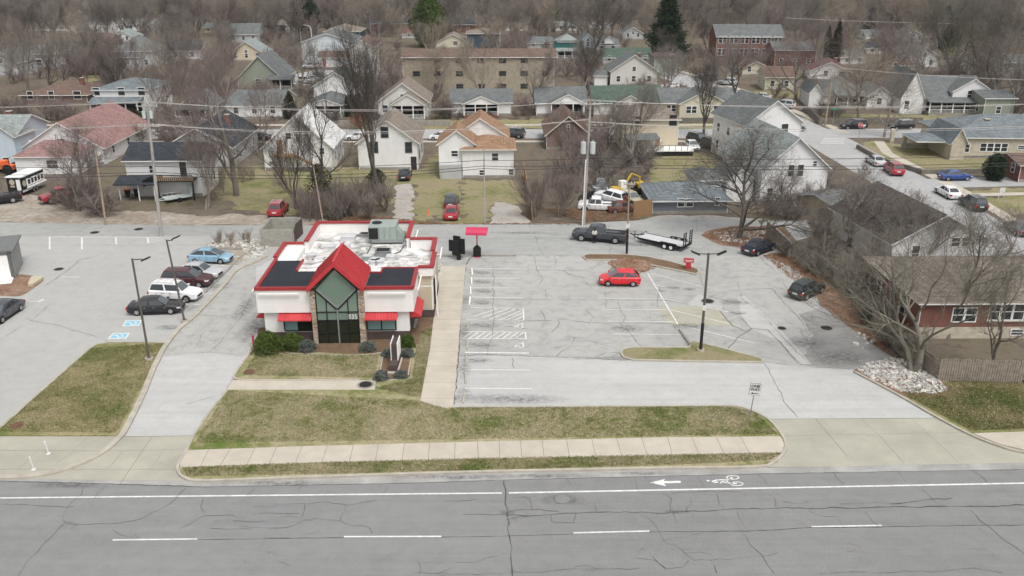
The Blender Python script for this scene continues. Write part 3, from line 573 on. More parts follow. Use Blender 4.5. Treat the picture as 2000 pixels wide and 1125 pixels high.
# oil stains and dark patches
def stain(x, y, w, h, z=.030, rz=0):
    mb = MB(); p = G(x, y); mb.add([(-w / 2, -h / 2, 0), (w / 2, -h / 2, 0), (w / 2, h / 2, 0), (-w / 2, h / 2, 0)], [(0, 1, 2, 3)], M['stain'])
    o = mb.obj('oil_stain'); o.location = (p.x, p.y, z); o.rotation_euler[2] = rz; struct(o)
for x, y, w, h in [(940, 533, 3, 1.6), (940, 551, 3, 1.5), (941, 569, 3, 1.6), (938, 592, 3, 1.5), (940, 636, 4, 1.8), (935, 674, 4, 1.6), (930, 704, 3.5, 1.4), (1440, 480, 3, 2), (1480, 490, 2, 1.5), (1230, 452, 4, 2), (330, 640, 3, 1.5), (1345, 637, 4, 1.6), (1292, 568, 1.4, .8), (1312, 562, 2, 1), (1345, 565, 1.6, 1), (1390, 584, 2, 1.2), (1222, 642, 4, 2), (1440, 612, 2, 1),
                   (540, 944, 8, .7), (880, 932, 9, .7), (1050, 930, 9, .6), (1250, 925, 5, .5), (130, 948, 5, .8), (990, 1002, 1.2, .8), (1100, 976, 3, 1.6), (1320, 1000, 2, .5), (500, 640, 3, 9), (480, 600, 2, 8), (1020, 455, 9, 1.2), (1240, 478, 8, 2), (870, 780, 3, 2), (905, 770, 1.6, 3), (905, 720, 1.5, 4), (905, 650, 1.5, 5), (908, 590, 1.4, 5), (1000, 780, 10, 2), (1250, 700, 14, 1), (1575, 670, 4, 3), (1640, 700, 6, 4), (20, 592, 4, 2), (350, 600, 5, 2.4), (420, 560, 4, 3), (1205, 556, 5, 2.6), (1430, 590, 4, 2), (1300, 690, 4, 1)]:
    stain(x, y, w, h)
for (x, y, r) in ((185, 454.5, .5), (271, 448, .5), (1098, 976, .38), (115, 526, .45), (1382, 588.5, .55), (1614, 641, .5), (1527, 641.5, .35)):
    mb = MB(); p = G(x, y); mb.disc((p.x, p.y, .03), (0, 0, 1), r, .02, M['blackm'] if y != 976 else M['street'], 20)
    mb.disc((p.x, p.y, .028), (0, 0, 1), r * 1.2, .02, M['kerbd'] if y != 976 else M['street2'], 20)
    tag(mb.obj('manhole_cover'), {185: 'left round drain cover in the alley behind the left lot', 271: 'round drain cover in the alley nearest the tall utility pole', 1098: 'pale round manhole cover set in the street near the lane seam', 115: 'small dark drain grate on the seam of the left lot', 1382: 'dark round cover beside the tan concrete patch and double lamp', 1614: 'round cover half under the bare branches at the right edge of the lot', 1527: 'small dark broken drain in the right driveway'}[x], 'manhole cover')
for (x, y, r, l) in ((714, 751, .5, 'dark open round drain at the end of the concrete slab path'), (33, 831, .45, 'rusty round utility lid in the left lawn'), (487, 726, .45, 'brown round utility lid in the upper lawn near the kerb')):
    mb = MB(); p = G(x, y, .12); mb.disc((p.x, p.y, .125), (0, 0, 1), r, .03, M['rustm'] if r < .5 else M['blackm'], 20)
    if r >= .5: mb.disc((p.x, p.y, .12), (0, 0, 1), r * 1.35, .03, M['kerbd'], 20)
    tag(mb.obj('access_cover'), l, 'utility lid')
# ------------------------------------------------------------------ rocks, leaves, grass
def inpoly(x, y, P):
    c = False; n = len(P); j = n - 1
    for i in range(n):
        if (P[i][1] > y) != (P[j][1] > y) and x < (P[j][0] - P[i][0]) * (y - P[i][1]) / (P[j][1] - P[i][1]) + P[i][0]: c = not c
        j = i
    return c
def scatter(poly, n, r_):
    xs = [p[0] for p in poly]; ys = [p[1] for p in poly]; out = []
    while len(out) < n:
        x = r_.uniform(min(xs), max(xs)); y = r_.uniform(min(ys), max(ys))
        if inpoly(x, y, poly): out.append((x, y))
    return out
def rocks(name, label, polypx, n, size, m, m2, z=.05):
    r_ = random.Random(n); poly = [(p.x, p.y) for p in px(polypx)]; mb = MB()
    for x, y in scatter(poly, n, r_):
        s = size * r_.uniform(.4, 1.3); h = s * r_.uniform(.22, .45); k = 6; a0 = r_.uniform(0, 6)
        rr = [s * r_.uniform(.6, 1.1) / 2 for _ in range(k)]
        vs = [(x + rr[i] * math.cos(a0 + i * 1.047), y + rr[i] * math.sin(a0 + i * 1.047), z - .05) for i in range(k)]
        vs += [(x + rr[i] * .75 * math.cos(a0 + i * 1.047), y + rr[i] * .75 * math.sin(a0 + i * 1.047), z - .02 + h * r_.uniform(.6, 1)) for i in range(k)]
        mb.add(vs, [tuple(range(k, 2 * k))] + [(i, (i + 1) % k, k + (i + 1) % k, k + i) for i in range(k)], m if r_.random() < .8 else m2)
    return stuff(mb.obj(name), label, 'rocks')
rocks('rock_bed', 'bed of white limestone rocks around the foot of the big bare tree', [(1672, 722), (1690, 714), (1735, 702), (1760, 703), (1790, 715), (1825, 737), (1850, 765), (1820, 771), (1760, 768), (1705, 744)], 1500, .26, M['rock'], M['rockg'], .12)
sheet('rock_bed_soil', [(p.x, p.y) for p in px([(1668, 722), (1690, 712), (1735, 700), (1790, 710), (1832, 735), (1862, 768), (1820, 775), (1760, 772), (1700, 742)], .1)], .10, M['litter'], 0)
rocks('rock_strip', 'white landscaping rocks between the left stalls and the drive-through lane', [(418, 469), (508, 467), (512, 480), (530, 484), (520, 500), (488, 506), (470, 515), (480, 495), (470, 484), (405, 482)], 620, .28, M['rock'], M['rockg'], .05)
rocks('rock_ring', 'grey and white stones scattered under the spreading bare tree', [(1392, 455), (1440, 446), (1500, 448), (1520, 462), (1480, 470), (1450, 476), (1410, 472)], 420, .27, M['rockg'], M['rock'], .05)
rocks('rock_edging', 'thin strip of white rocks between the restaurant and its walk', [(851, 520), (860, 520), (853, 566), (845, 580)], 110, .42, M['rock'], M['rockg'], .12)
rocks('rock_chunks', 'few broken white rock chunks lying on the asphalt by the fence', [(1672, 650), (1715, 660), (1712, 684), (1670, 680)], 9, .7, M['rock'], M['rock'], .04)
def leaves(name, label, polypx, n, size, m, z, seed=3):
    r_ = np.random.RandomState(seed); pr = random.Random(seed); poly = [(p.x, p.y) for p in px(polypx)]
    pts = np.array(scatter(poly, n, pr)); a = r_.uniform(0, 6.3, n); s = size * r_.uniform(.5, 1.3, n); t = r_.uniform(-.6, .6, n)
    V = np.zeros((n, 4, 3)); 
    for k, (u, w) in enumerate(((-1, -.7), (1, -.7), (1, .7), (-1, .7))):
        V[:, k, 0] = pts[:, 0] + s / 2 * (u * np.cos(a) - w * np.sin(a)); V[:, k, 1] = pts[:, 1] + s / 2 * (u * np.sin(a) + w * np.cos(a)); V[:, k, 2] = z + .02 + s / 2 * u * t * .5 + s * .2
    me = fastmesh(name, V.reshape(-1, 3), np.arange(4 * n).reshape(-1, 4)); me.materials.append(m)
    return stuff(mkobj(name, me), label, 'leaves')
leaves('fallen_leaves', 'pale dry leaves scattered over the front lawn', [(380, 870), (450, 765), (820, 785), (1420, 795), (1520, 850), (366, 877)], 1500, .07, M['leafl'], .1)
leaves('fallen_leaves', 'pale dry leaves scattered over the left lawn', [(0, 845), (180, 680), (320, 675), (228, 848)], 500, .07, M['leafl'], .1, 5)
leaves('fallen_leaves', 'dry leaves scattered over the right lawn below the picket fence', [(1750, 765), (1850, 750), (2000, 750), (2000, 838), (1895, 843)], 700, .08, M['leafl'], .09, 6)
leaves('leaf_drift', 'brown leaves gathered under the trees beside the right fence', [(1490, 500), (1520, 494), (1600, 520), (1700, 600), (1760, 700), (1730, 690), (1600, 590)], 2500, .16, M['leafb'], .03, 8)
leaves('leaf_drift', 'brown leaves lying round the stone ring of the spreading tree', [(1369, 460), (1430, 442), (1530, 445), (1545, 480), (1440, 484)], 2500, .14, M['leafb'], .02, 9)
leaves('leaf_drift', 'brown leaf litter along the far edge of the alley', [(640, 439), (640, 415), (760, 425), (870, 437), (1040, 437), (1250, 430), (1250, 415), (1040, 405), (1160, 439)], 3000, .2, M['leafb'], .01, 10)
def blades(name, label, polypx, n, m, h, z, seed):
    r_ = np.random.RandomState(seed); pr = random.Random(seed); poly = [(p.x, p.y) for p in px(polypx)]
    pts = np.array(scatter(poly, n, pr)); a = r_.uniform(0, 6.3, n); w = .035; hh = h * r_.uniform(.5, 1.4, n)
    V = np.zeros((n, 3, 3)); V[:, 0, 0] = pts[:, 0] - w * np.cos(a); V[:, 0, 1] = pts[:, 1] - w * np.sin(a); V[:, 1, 0] = pts[:, 0] + w * np.cos(a); V[:, 1, 1] = pts[:, 1] + w * np.sin(a)
    V[:, 0:2, 2] = z; V[:, 2, 0] = pts[:, 0] + r_.normal(0, .04, n); V[:, 2, 1] = pts[:, 1] + r_.normal(0, .04, n); V[:, 2, 2] = z + hh
    me = fastmesh(name, V.reshape(-1, 3), np.arange(3 * n).reshape(-1, 3)); me.materials.append(m)
    return stuff(mkobj(name, me), label, 'grass')
blades('grass', 'short patchy winter grass of the front lawn', [(380, 868), (447, 765), (820, 785), (870, 799), (1420, 795), (1475, 806), (1518, 850), (950, 860)], 60000, M['lawn'], .07, .1, 11)
blades('grass', 'grass of the upper lawn right in front of the restaurant', [(474, 735), (500, 692), (740, 694), (733, 740)], 16000, M['lawn'], .07, .1, 15)
blades('grass', 'grass between the monument sign and the restaurant walk', [(735, 760), (805, 742), (812, 688), (822, 650), (845, 640), (822, 780)], 9000, M['lawn'], .07, .1, 16)
blades('grass', 'short green grass strip between sidewalk and street kerb', [(356, 915), (600, 906), (950, 897), (1528, 886), (1505, 901), (1300, 911), (600, 929), (366, 933)], 26000, M['lawn'], .07, .1, 12)
blades('grass', 'short grass of the left lawn below the blue parking signs', [(-10, 845), (180, 682), (322, 672), (228, 848)], 36000, M['lawn2'], .07, .1, 13)
blades('grass', 'grass of the right lawn in front of the picket fence', [(1760, 770), (1860, 745), (2000, 745), (2000, 840), (1895, 843)], 24000, M['lawn2'], .09, .08, 14)
# pile of brown leaves / mulch by the back island
mb = MB(); n1, n2 = 18, 36; c = G(1232, 519)
vs = [(c.x, c.y + .3, .62)]; fs = []
rr = random.Random(4)
for i in range(1, n1 + 1):
    for k in range(n2):
        t = 2 * math.pi * k / n2; q = i / n1; rad = (2.35 + .25 * math.sin(3 * t + 1) + .2 * math.sin(5 * t)) * q
        vs.append((c.x + rad * math.cos(t), c.y + .3 * (1 - q) + rad * math.sin(t) * .95, max(0, .62 * (1 - q ** 1.3)) + rr.uniform(0, .07) * (i < n1)))
for k in range(n2): fs.append((0, 1 + k, 1 + (k + 1) % n2))
for i in range(n1 - 1):
    for k in range(n2): a = 1 + i * n2 + k; b = 1 + i * n2 + (k + 1) % n2; fs.append((a, a + n2, b + n2, b))
mb.add(vs, fs, M['litter']); stuff(mb.obj('mulch_pile'), 'heap of brown wood mulch spilling off the back island behind the red car', 'mulch pile')
leaves('mulch_chips', 'loose chips on and around the brown mulch heap', [(1190, 530), (1205, 508), (1235, 500), (1275, 512), (1282, 524), (1250, 536)], 900, .12, M['leafb'], .06, 21)
# ------------------------------------------------------------------ text as mesh
def text_mesh(body, size, m, depth=.01):
    cu = bpy.data.curves.new('t', 'FONT'); cu.body = body; cu.size = size; cu.extrude = depth; cu.align_x = 'CENTER'; cu.align_y = 'CENTER'; cu.offset = size * .02
    o = bpy.data.objects.new('t', cu); COL.objects.link(o)
    dg = bpy.context.evaluated_depsgraph_get(); me = bpy.data.meshes.new_from_object(o.evaluated_get(dg))
    bpy.data.objects.remove(o); me.materials.clear(); me.materials.append(m); return me

# ------------------------------------------------------------------ restaurant
def restaurant():
    t = thing('restaurant', 'white flat-roofed former restaurant with red trim, red gabled glass entrance tower and number 535', 'restaurant', (-14.65, 68.9, 0), R(1.3))
    wh, rd, bk = M['panelw'], M['red'], M['membrane']
    # walls (local: x right, y back)
    w = MB()
    w.box(-6.35, -2.2, .35, 11.5, .85, 2.78, wh)           # left wing lower
    w.box(-6.75, -2.15, 0, 7.4, 2.78, 4.85, wh)            # left wing upper, overhanging
    w.box(-6.9, -4.9, 7.4, 11.7, 2.0, 4.85, wh)
    w.box(2.15, 5.9, .35, 5.1, .85, 2.78, wh)              # right wing
    w.box(2.1, 6.35, 0, 5.1, 2.78, 4.85, wh)
    w.box(-4.9, 5.0, 5.1, 17.9, .02, 4.25, wh)             # main block
    w.box(5.0, 7.65, 5.1, 12.6, .85, 4.25, wh)             # right block
    w.box(-4.9, 5.0, 2.0, 5.1, 2.8, 4.2, wh)
    w.obj('wall', t)
    d = MB()
    d.box(-6.4, -2.2, .3, 11.5, .02, .85, M['brown']); d.box(2.15, 5.95, .3, 5.15, .02, .85, M['brown']); d.box(5.0, 7.7, 5.05, 12.65, .02, .85, M['brown'])
    d.obj('dark_base', t)
    p = MB()                                               # beige panels of the right side
    p.box(6.38, 7.55, 5.04, 5.09, 1.0, 3.1, M['beige']); p.box(6.38, 7.55, 5.04, 5.09, 3.3, 4.1, M['beige'])
    p.box(7.655, 7.70, 5.3, 12.4, .95, 3.1, M['beige']); p.box(7.655, 7.70, 5.3, 12.4, 3.3, 4.1, M['beige'])
    p.obj('beige_panel', t)
    # roof sheets
    r = MB(); r.box(-4.55, 4.7, 5.3, 17.5, 4.2, 4.30, bk); r.box(5.0 - .32, 7.3, 5.45, 12.3, 4.2, 4.31, bk); r.box(-2.6, 2.6, 2.1, 5.4, 4.19, 4.29, bk); r.box(-6.5, -4.5, 7.6, 11.4, 4.2, 4.31, bk); r.box(1.9, 3.2, 3.8, 5.3, 4.2, 4.295, bk); r.box(-4.2, -2.2, 4.6, 7.4, 4.85, 4.87, bk)
    roof = r.obj('roof', t)
    k = MB(); k.prism([(-6.5, .22), (-2.3, .22), (-2.3, 4.3), (-4.3, 4.3), (-4.3, 7.2), (-6.5, 7.2)], 4.86, 4.93, M['dark']); k.obj('black_membrane', roof); k = MB(); k.prism([(2.35, .22), (6.1, .22), (6.1, 4.9), (3.3, 4.9), (3.3, 3.7), (2.35, 3.7)], 4.86, 4.93, M['dark']); k.obj('black_membrane', roof)
    # parapets: white inside, red cap
    c = MB(); q = MB()
    def para(x0, x1, y0, y1, zt=5.15, zb=4.2, cw=.07):
        q.box(x0, x1, y0, y1, zb, zt, wh); c.box(x0 - cw, x1 + cw, y0 - cw, y1 + cw, zt, zt + .16, rd)
    para(-4.9, 5.0, 17.55, 17.9, 5.3); para(-4.9, -4.6, 11.7, 17.4, 5.28); para(4.7, 5.0, 12.7, 17.4, 5.28)
    para(5.15, 7.65, 12.3, 12.6, 5.2); para(7.35, 7.65, 8.9, 12.15, 5.18); para(7.5, 7.8, 5.25, 8.75, 5.0); para(6.5, 7.75, 4.8, 5.1, 4.98)
    para(-6.9, -5.05, 11.4, 11.7, 5.12); para(-6.9, -6.6, 7.55, 11.25, 5.1)
    q.obj('parapet', t)
    c.box(-6.85, -2.1, -.08, .16, 4.80, 5.08, rd); c.box(-6.85, -6.55, .17, 7.5, 4.80, 5.07, rd); c.box(-4.3, -4.12, 4.35, 7.3, 4.9, 5.06, rd)
    c.box(2.0, 6.4, -.08, .16, 4.80, 5.08, rd); c.box(6.14, 6.45, .17, 5.0, 4.80, 5.07, rd); c.box(1.9, 3.35, 3.72, 3.9, 4.8, 5.02, rd); c.box(3.2, 3.36, 3.9, 5.0, 4.8, 5.01, rd); c.box(3.36, 6.45, 4.95, 5.08, 4.8, 5.0, rd)
    c.obj('red_coping', t)
    # light bars
    for x0, x1 in ((-6.5, -3.1), (2.6, 5.8)):
        b = MB(); b.box(x0, x1, -.3, -.18, 4.52, 4.62, M['trim']); b.box(x0 + .3, x0 + .35, -.18, .0, 4.54, 4.58, M['trim']); b.box(x1 - .35, x1 - .3, -.18, .0, 4.54, 4.58, M['trim']); b.obj('light_bar', t)
    b = MB(); b.box(-7.2, -7.1, .4, 6.5, 4.5, 4.6, M['trim']); b.box(-7.1, -6.75, 1, 1.05, 4.53, 4.57, M['trim']); b.box(-7.1, -6.75, 6, 6.05, 4.53, 4.57, M['trim']); b.obj('light_bar', t)
    b = MB(); b.box(6.7, 6.8, .5, 4.0, 4.5, 4.6, M['trim']); b.box(6.35, 6.7, 1, 1.05, 4.53, 4.57, M['trim']); b.obj('light_bar', t)
    b = MB(); b.box(5.4, 5.5, 13.3, 17.2, 4.6, 4.7, M['trim']); b.box(5.0, 5.4, 14, 14.05, 4.63, 4.67, M['trim']); b.obj('light_bar', t)
    b = MB(); b.box(8.1, 8.2, 8.9, 12.2, 4.4, 4.5, M['trim']); b.box(7.65, 8.1, 10, 10.05, 4.43, 4.47, M['trim']); b.obj('light_bar', t)
    # windows and awnings of the front
    def win(x0, x1, pale_pane):  # flag per pane: pale blind colour, otherwise dark glass
        f = MB(); f.box(x0, x1, .26, .34, .95, 1.04, M['black']); f.box(x0, x1, .26, .34, 2.1, 2.2, M['black'])
        n = 2; s_ = (x1 - x0) / n
        for i in range(n + 1): x = x0 + s_ * i; f.box(x - .05, x + .05, .25, .345, 1.04, 2.1, M['black'])
        fo = f.obj('window', t)
        for i in range(n):
            g = MB(); g.box(x0 + s_ * i + .05, x0 + s_ * (i + 1) - .05, .29, .33, 1.04, 2.1, M['blind'] if pale_pane[i] else M['dark_glass']); g.obj('pane', fo)
    win(-4.7, -2.35, (1, 0)); win(2.3, 4.75, (1, 1))
    def awning(x0, x1, y, dirx=0):
        a = MB(); n = 12 
        for i in range(n):
            u0 = x0 + (x1 - x0) * i / n; u1 = x0 + (x1 - x0) * (i + 1) / n
            m_ = M['redb'] if (i // 4) % 2 == 0 else M['red']
            m_ = M['redb'] if (i // 4) % 2 == 0 else M['redc']
            a.hexa([(u0, y - .95, 2.24), (u1 - .02, y - .95, 2.24), (u1 - .02, y, 2.2), (u0, y, 2.2)], [(u0, y - .95, 2.31), (u1 - .02, y - .95, 2.31), (u1 - .02, y, 2.8), (u0, y, 2.8)], m_)
            a.box(u1 - .05, u1 - .015, y - .97, y - .93, 2.22, 2.34, m_)
        return a
    awning(-5.05, -2.2, .34).obj('awning', t); awning(2.2, 4.95, .34).obj('awning', t)
    a = MB()
    for i in range(12):
        y0 = .8 + i * .3; a.hexa([(5.92, y0, 1.9), (6.9, y0, 1.95), (6.9, y0 + .28, 1.95), (5.92, y0 + .28, 1.9)], [(5.92, y0, 2.78), (6.9, y0, 2.03), (6.9, y0 + .28, 2.03), (5.92, y0 + .28, 2.78)], M['redb'])
    a.obj('awning', t)
    a = MB()
    for i in range(10):
        y0 = .9 + i * .3; a.hexa([(-7.2, y0, 1.95), (-6.37, y0, 1.9), (-6.37, y0 + .28, 1.9), (-7.2, y0 + .28, 1.95)], [(-7.2, y0, 2.03), (-6.37, y0, 2.7), (-6.37, y0 + .28, 2.7), (-7.2, y0 + .28, 2.03)], M['redb'])
    a.obj('awning', t)
    f = MB(); f.box(5.91, 5.97, 1.0, 4.4, .95, 2.2, M['black']); fo = f.obj('window', t); g = MB(); g.box(5.97, 5.99, 1.1, 4.3, 1.05, 2.1, M['dark_glass']); g.obj('pane', fo)
    # entrance tower
    for xa, xb in ((-2.18, -1.78), (1.78, 2.25)): st = MB(); st.box(xa, xb, -.42, .5, 0, 4.9, M['stone']); st.obj('stone_column', t)
    gl = MB()
    AX, EV = 6.95, 5.15
    gl.add([(-1.78, -.34, .05), (1.78, -.34, .05), (1.78, -.34, 2.2), (-1.78, -.34, 2.2)], [(0, 1, 2, 3)], M['dark_glass']); gl.obj('lower_glass', t)
    gl = MB(); gl.add([(-1.78, -.34, 2.2), (1.78, -.34, 2.2), (1.78, -.34, EV), (0, -.34, AX), (-1.78, -.34, EV)], [(0, 1, 2, 3, 4)], M['tower_glass']); gl.obj('upper_glass', t)
    mu = MB()
    def bar(a, b, w=.09, m=M['black'], y=-.42, dy=.1):
        a = Vector((a[0], y, a[1])); b = Vector((b[0], y, b[1])); d = (b - a).normalized(); n_ = Vector((-d.z, 0, d.x)) * w / 2; Y = Vector((0, dy, 0))
        mu.add([a - n_, b - n_, b + n_, a + n_, a - n_ + Y, b - n_ + Y, b + n_ + Y, a + n_ + Y], [(0, 1, 2, 3), (7, 6, 5, 4), (0, 4, 5, 1), (3, 2, 6, 7), (1, 5, 6, 2), (0, 3, 7, 4)], m)
    for x in (-1.74, 1.74): bar((x, .05), (x, EV - .1))
    for x in (-.9, .9): bar((x, .05), (x, 3.95 ), .07)
    for z in (.08, 1.05, 2.2, 2.95): bar((-1.74, z), (1.74, z), .07, y=-.415)
    bar((-1.74, 4.95), (0, 3.15), .1); bar((1.74, 4.95), (0, 3.15), .1)
    bar((-1.62, 5.0), (0, 3.34), .1, M['grey'], -.44); bar((1.62, 5.0), (0, 3.34), .1, M['grey'], -.44)
    bar((0, .05), (0, 3.2), .11, M['grey'], -.45)
    bar((-1.74, EV - .12), (0, AX - .1), .1, y=-.41); bar((1.74, EV - .12), (0, AX - .1), .1, y=-.41)
    mu.obj('mullions', t)
    num = mkobj('number_535', text_mesh('535', .46, M['paintw']), t); num.rotation_euler[0] = math.pi / 2; num.location = (1.28, -.50, 2.56); num.scale = (1.1, 1.15, 1)
    g = MB()                                               # red metal gable roof with raised seams
    RW = 2.36; ez = 5.2; rz = 7.5; y0, y1 = -.7, 4.2
    for s in (-1, 1):
        g.hexa([(0, y0, rz - .16), (s * RW, y0, ez - .16), (s * RW, y1, ez - .16), (0, y1, rz - .16)][::s], [(0, y0, rz), (s * RW, y0, ez), (s * RW, y1, ez), (0, y1, rz)][::s], M['redb'])
        for i in range(13):
            y = y0 + .04 + i * (y1 - y0 - .1) / 12
            g.hexa([(s * .05, y, rz - .06), (s * (RW - .02), y, ez), (s * (RW - .02), y + .05, ez), (s * .05, y + .05, rz - .06)][::s], [(s * .05, y, rz + .02), (s * (RW - .02), y, ez + .09), (s * (RW - .02), y + .05, ez + .09), (s * .05, y + .05, rz + .04)][::s], M['red'])
        g.hexa([(0, y0 - .06, rz - .4), (s * RW, y0 - .06, ez - .4), (s * RW, y0 + .02, ez - .4), (0, y0 + .02, rz - .4)][::s], [(0, y0 - .06, rz + .04), (s * RW, y0 - .06, ez + .04), (s * RW, y0 + .02, ez + .04), (0, y0 + .02, rz + .04)][::s], M['redb'])
    g.box(-.12, .12, y0, y1, rz - .02, rz + .05, M['redb']); g.obj('gable_roof', t)
    g = MB(); g.add([(-2.4, 4.2, 4.3), (2.4, 4.2, 4.3), (2.4, 4.2, 5.0), (0, 4.2, 7.3), (-2.4, 4.2, 5.0)], [(4, 3, 2, 1, 0)], wh)
    g.box(-2.3, 2.3, .2, 4.15, 4.3, 5.0, wh); g.box(-1.75, 1.75, .5, .6, 0.02, 4.3, M['darkw']); g.obj('gable_wall', t)
    # rooftop units
    u = MB(); u.box(1.2, 4.3, 13.6, 16.6, 4.5, 4.75, M['grey']); u.box(.9, 3.6, 13.7, 16.4, 4.75, 6.05, M['acg']); u.hexa([(3.6, 14.2, 4.75), (4.3, 14.2, 4.75), (4.3, 15.6, 4.75), (3.6, 15.6, 4.75)], [(3.6, 14.2, 5.7), (3.65, 14.2, 5.7), (3.65, 15.6, 5.7), (3.6, 15.6, 5.7)], M['acg'])
    for x in (1.95, 2.45, 3.0): u.box(x, x + .03, 13.66, 13.7, 4.8, 6.0, M['grey'])
    uo = u.obj('air_conditioner', roof); v = MB(); v.box(.95, 1.85, 13.64, 13.7, 4.85, 5.95, M['blackm']); v.obj('grille', uo); v = MB(); v.disc((1.6, 15.2, 6.08), (0, 0, 1), .5, .08, M['blackm'], 18); v.obj('fan', uo)
    for (x0, x1, y0, y1, z1, m_) in ((-2.0, -.6, 14.6, 15.8, 4.75, 'alum'), (-.3, .6, 15.9, 16.6, 4.6, 'grey'), (-3.2, -2.2, 12.4, 13.3, 4.5, 'alum'), (3.2, 3.9, 8.6, 9.4, 4.7, 'alum'), (2.0, 3.4, 9.8, 10.9, 4.8, 'grey'), (.9, 1.9, 8.6, 9.5, 4.7, 'acg'), (-2.1, -1.2, 9.8, 10.4, 4.55, 'grey'), (-3.4, -2.6, 8.2, 9.1, 4.55, 'membrane'), (.0, .9, 8.0, 8.3, 4.5, 'trim')):
        v = MB(); v.box(x0, x1, y0, y1, 4.3, z1, M[m_]); v.box(x0 - .06, x1 + .06, y0 - .06, y1 + .06, z1, z1 + .06, M[m_]); v.box(x0 + .1, x1 - .1, y0 + .1, y1 - .1, z1 + .06, z1 + .1, M['blackm'] if m_ == 'grey' else M['alum']); v.obj('roof_vent', roof)
    for x, y, r_ in ((2.2, 8.0, .4), (2.7, 7.7, .38), (2.0, 7.5, .3), (-3.9, 9.6, .42), (-1.0, 12.4, .3)):
        v = MB(); v.disc((x, y, 4.5), (0, 0, 1), r_, .4, M['alum'], 14); v.disc((x, y, 4.75), (0, 0, 1), r_ * 1.25, .1, M['alum'], 14); v.obj('roof_fan', roof)
    v = MB()
    for P in ([(-4.1, 9.4, 4.36), (-3.0, 8.6, 4.36), (-2.5, 6.4, 4.36)], [(3.4, 10.3, 4.36), (4.2, 11.2, 4.36), (4.4, 13.2, 4.36)], [(1.2, 5.6, 4.35), (1.0, 9.0, 4.35), (1.2, 13.4, 4.35)], [(-4.3, 7.2, 4.36), (-1.0, 7.0, 4.36), (1.0, 7.0, 4.36)], [(3.6, 15, 4.4), (4.4, 15.4, 4.4), (4.5, 16.5, 4.4)], [(-2, 5.6, 4.36), (-2.3, 9, 4.36)]): v.tube(P, .04, M['blackm'], 6)
    v.obj('roof_pipe', roof)
    for x, y, w_, h_ in ((-1.0, 12.5, 2.2, 1.4), (-3.5, 14.9, 3.5, .7), (3.6, 13.1, 2.4, .8), (.5, 11, 2, 3), (-2.9, 6.2, 2, 3), (3.9, 16.5, 2, 2), (-.8, 16.6, 3, 1)):
        v = MB(); v.add([(x - w_ / 2, y - h_ / 2, 4.318), (x + w_ / 2, y - h_ / 2, 4.318), (x + w_ / 2, y + h_ / 2, 4.318), (x - w_ / 2, y + h_ / 2, 4.318)], [(0, 1, 2, 3)], M['stain']); v.obj('roof_stain', roof)
    g = MB(); g.tube([(7.9, 5.4, 4.1), (7.95, 5.4, 1.0), (8.0, 5.4, .15)], .06, M['trim'], 6); g.box(7.7, 7.85, 5.6, 6.0, 1.2, 3.6, M['blackm']); g.obj('downspout', t)
restaurant()

# ------------------------------------------------------------------ small objects around the restaurant
def loc(x, y, z=0): p = G(x, y, z); return (p.x, p.y, z)
# dumpster enclosure
t = thing('dumpster_enclosure', 'grey block dumpster enclosure with dark brown gates behind the restaurant', 'enclosure', (*G(545, 482)[:2], 0), R(1.3))
b = MB(); bl = brickm('grey_split_block', (.30, .29, .26), (.35, .34, .30), (.26, .25, .225), .4, .2)
b.box(-2.0, -1.75, 0, 5.0, 0, 2.0, bl); b.box(-1.75, 1.6, 0, .25, 0, 2.0, bl); b.box(-1.75, 1.6, 4.75, 5.0, 0, 2.0, bl); b.obj('wall', t)
b = MB(); b.box(1.62, 1.70, .2, 2.4, .1, 1.95, M['brown'], .12); b.obj('gate', t); b = MB(); b.box(1.62, 1.70, 2.5, 4.7, .1, 1.95, M['brown'], -.1); b.obj('gate', t)
# clearance canopy
t = thing('order_canopy', 'magenta-red ordering canopy on a post with black arrow-shaped base', 'canopy', loc(932, 502), R(-4))
b = MB(); pts = [(-.75, 2.75), (-.7, 2.95), (-.45, 3.25), (0, 3.36), (.35, 3.3), (.6, 3.05)]
for i in range(5):
    (a0, z0), (a1, z1) = pts[i], pts[i + 1]; b.hexa([(-1.15, a0, z0 - .05), (1.15, a0, z0 - .05), (1.15, a1, z1 - .05), (-1.15, a1, z1 - .05)], [(-1.15, a0, z0), (1.15, a0, z0), (1.15, a1, z1), (-1.15, a1, z1)], M['pink'])
for s in (-1.15, 1.11): b.add([(s, y, z) for y, z in pts] + [(s + .04, y, z) for y, z in pts], [(0, 1, 2, 3, 4, 5), (11, 10, 9, 8, 7, 6)], M['pink'])
b.obj('hood', t)
b = MB(); b.tube([(0, .0, 0), (0, 0, 2.95)], .065, M['pink'], 8); b.box(-.3, .3, -.25, .25, 0, .05, M['pink']); b.obj('post', t)
b = MB(); b.add([(x, y, z) for y in (-.12, .12) for x, z in ((-.42, .08), (.42, .08), (.42, 1.05), (0, 1.45), (-.42, 1.05))], [(0, 1, 2, 3, 4), (9, 8, 7, 6, 5), (0, 5, 6, 1), (1, 6, 7, 2), (2, 7, 8, 3), (3, 8, 9, 4), (4, 9, 5, 0)], M['black']); b.obj('speaker_box', t)
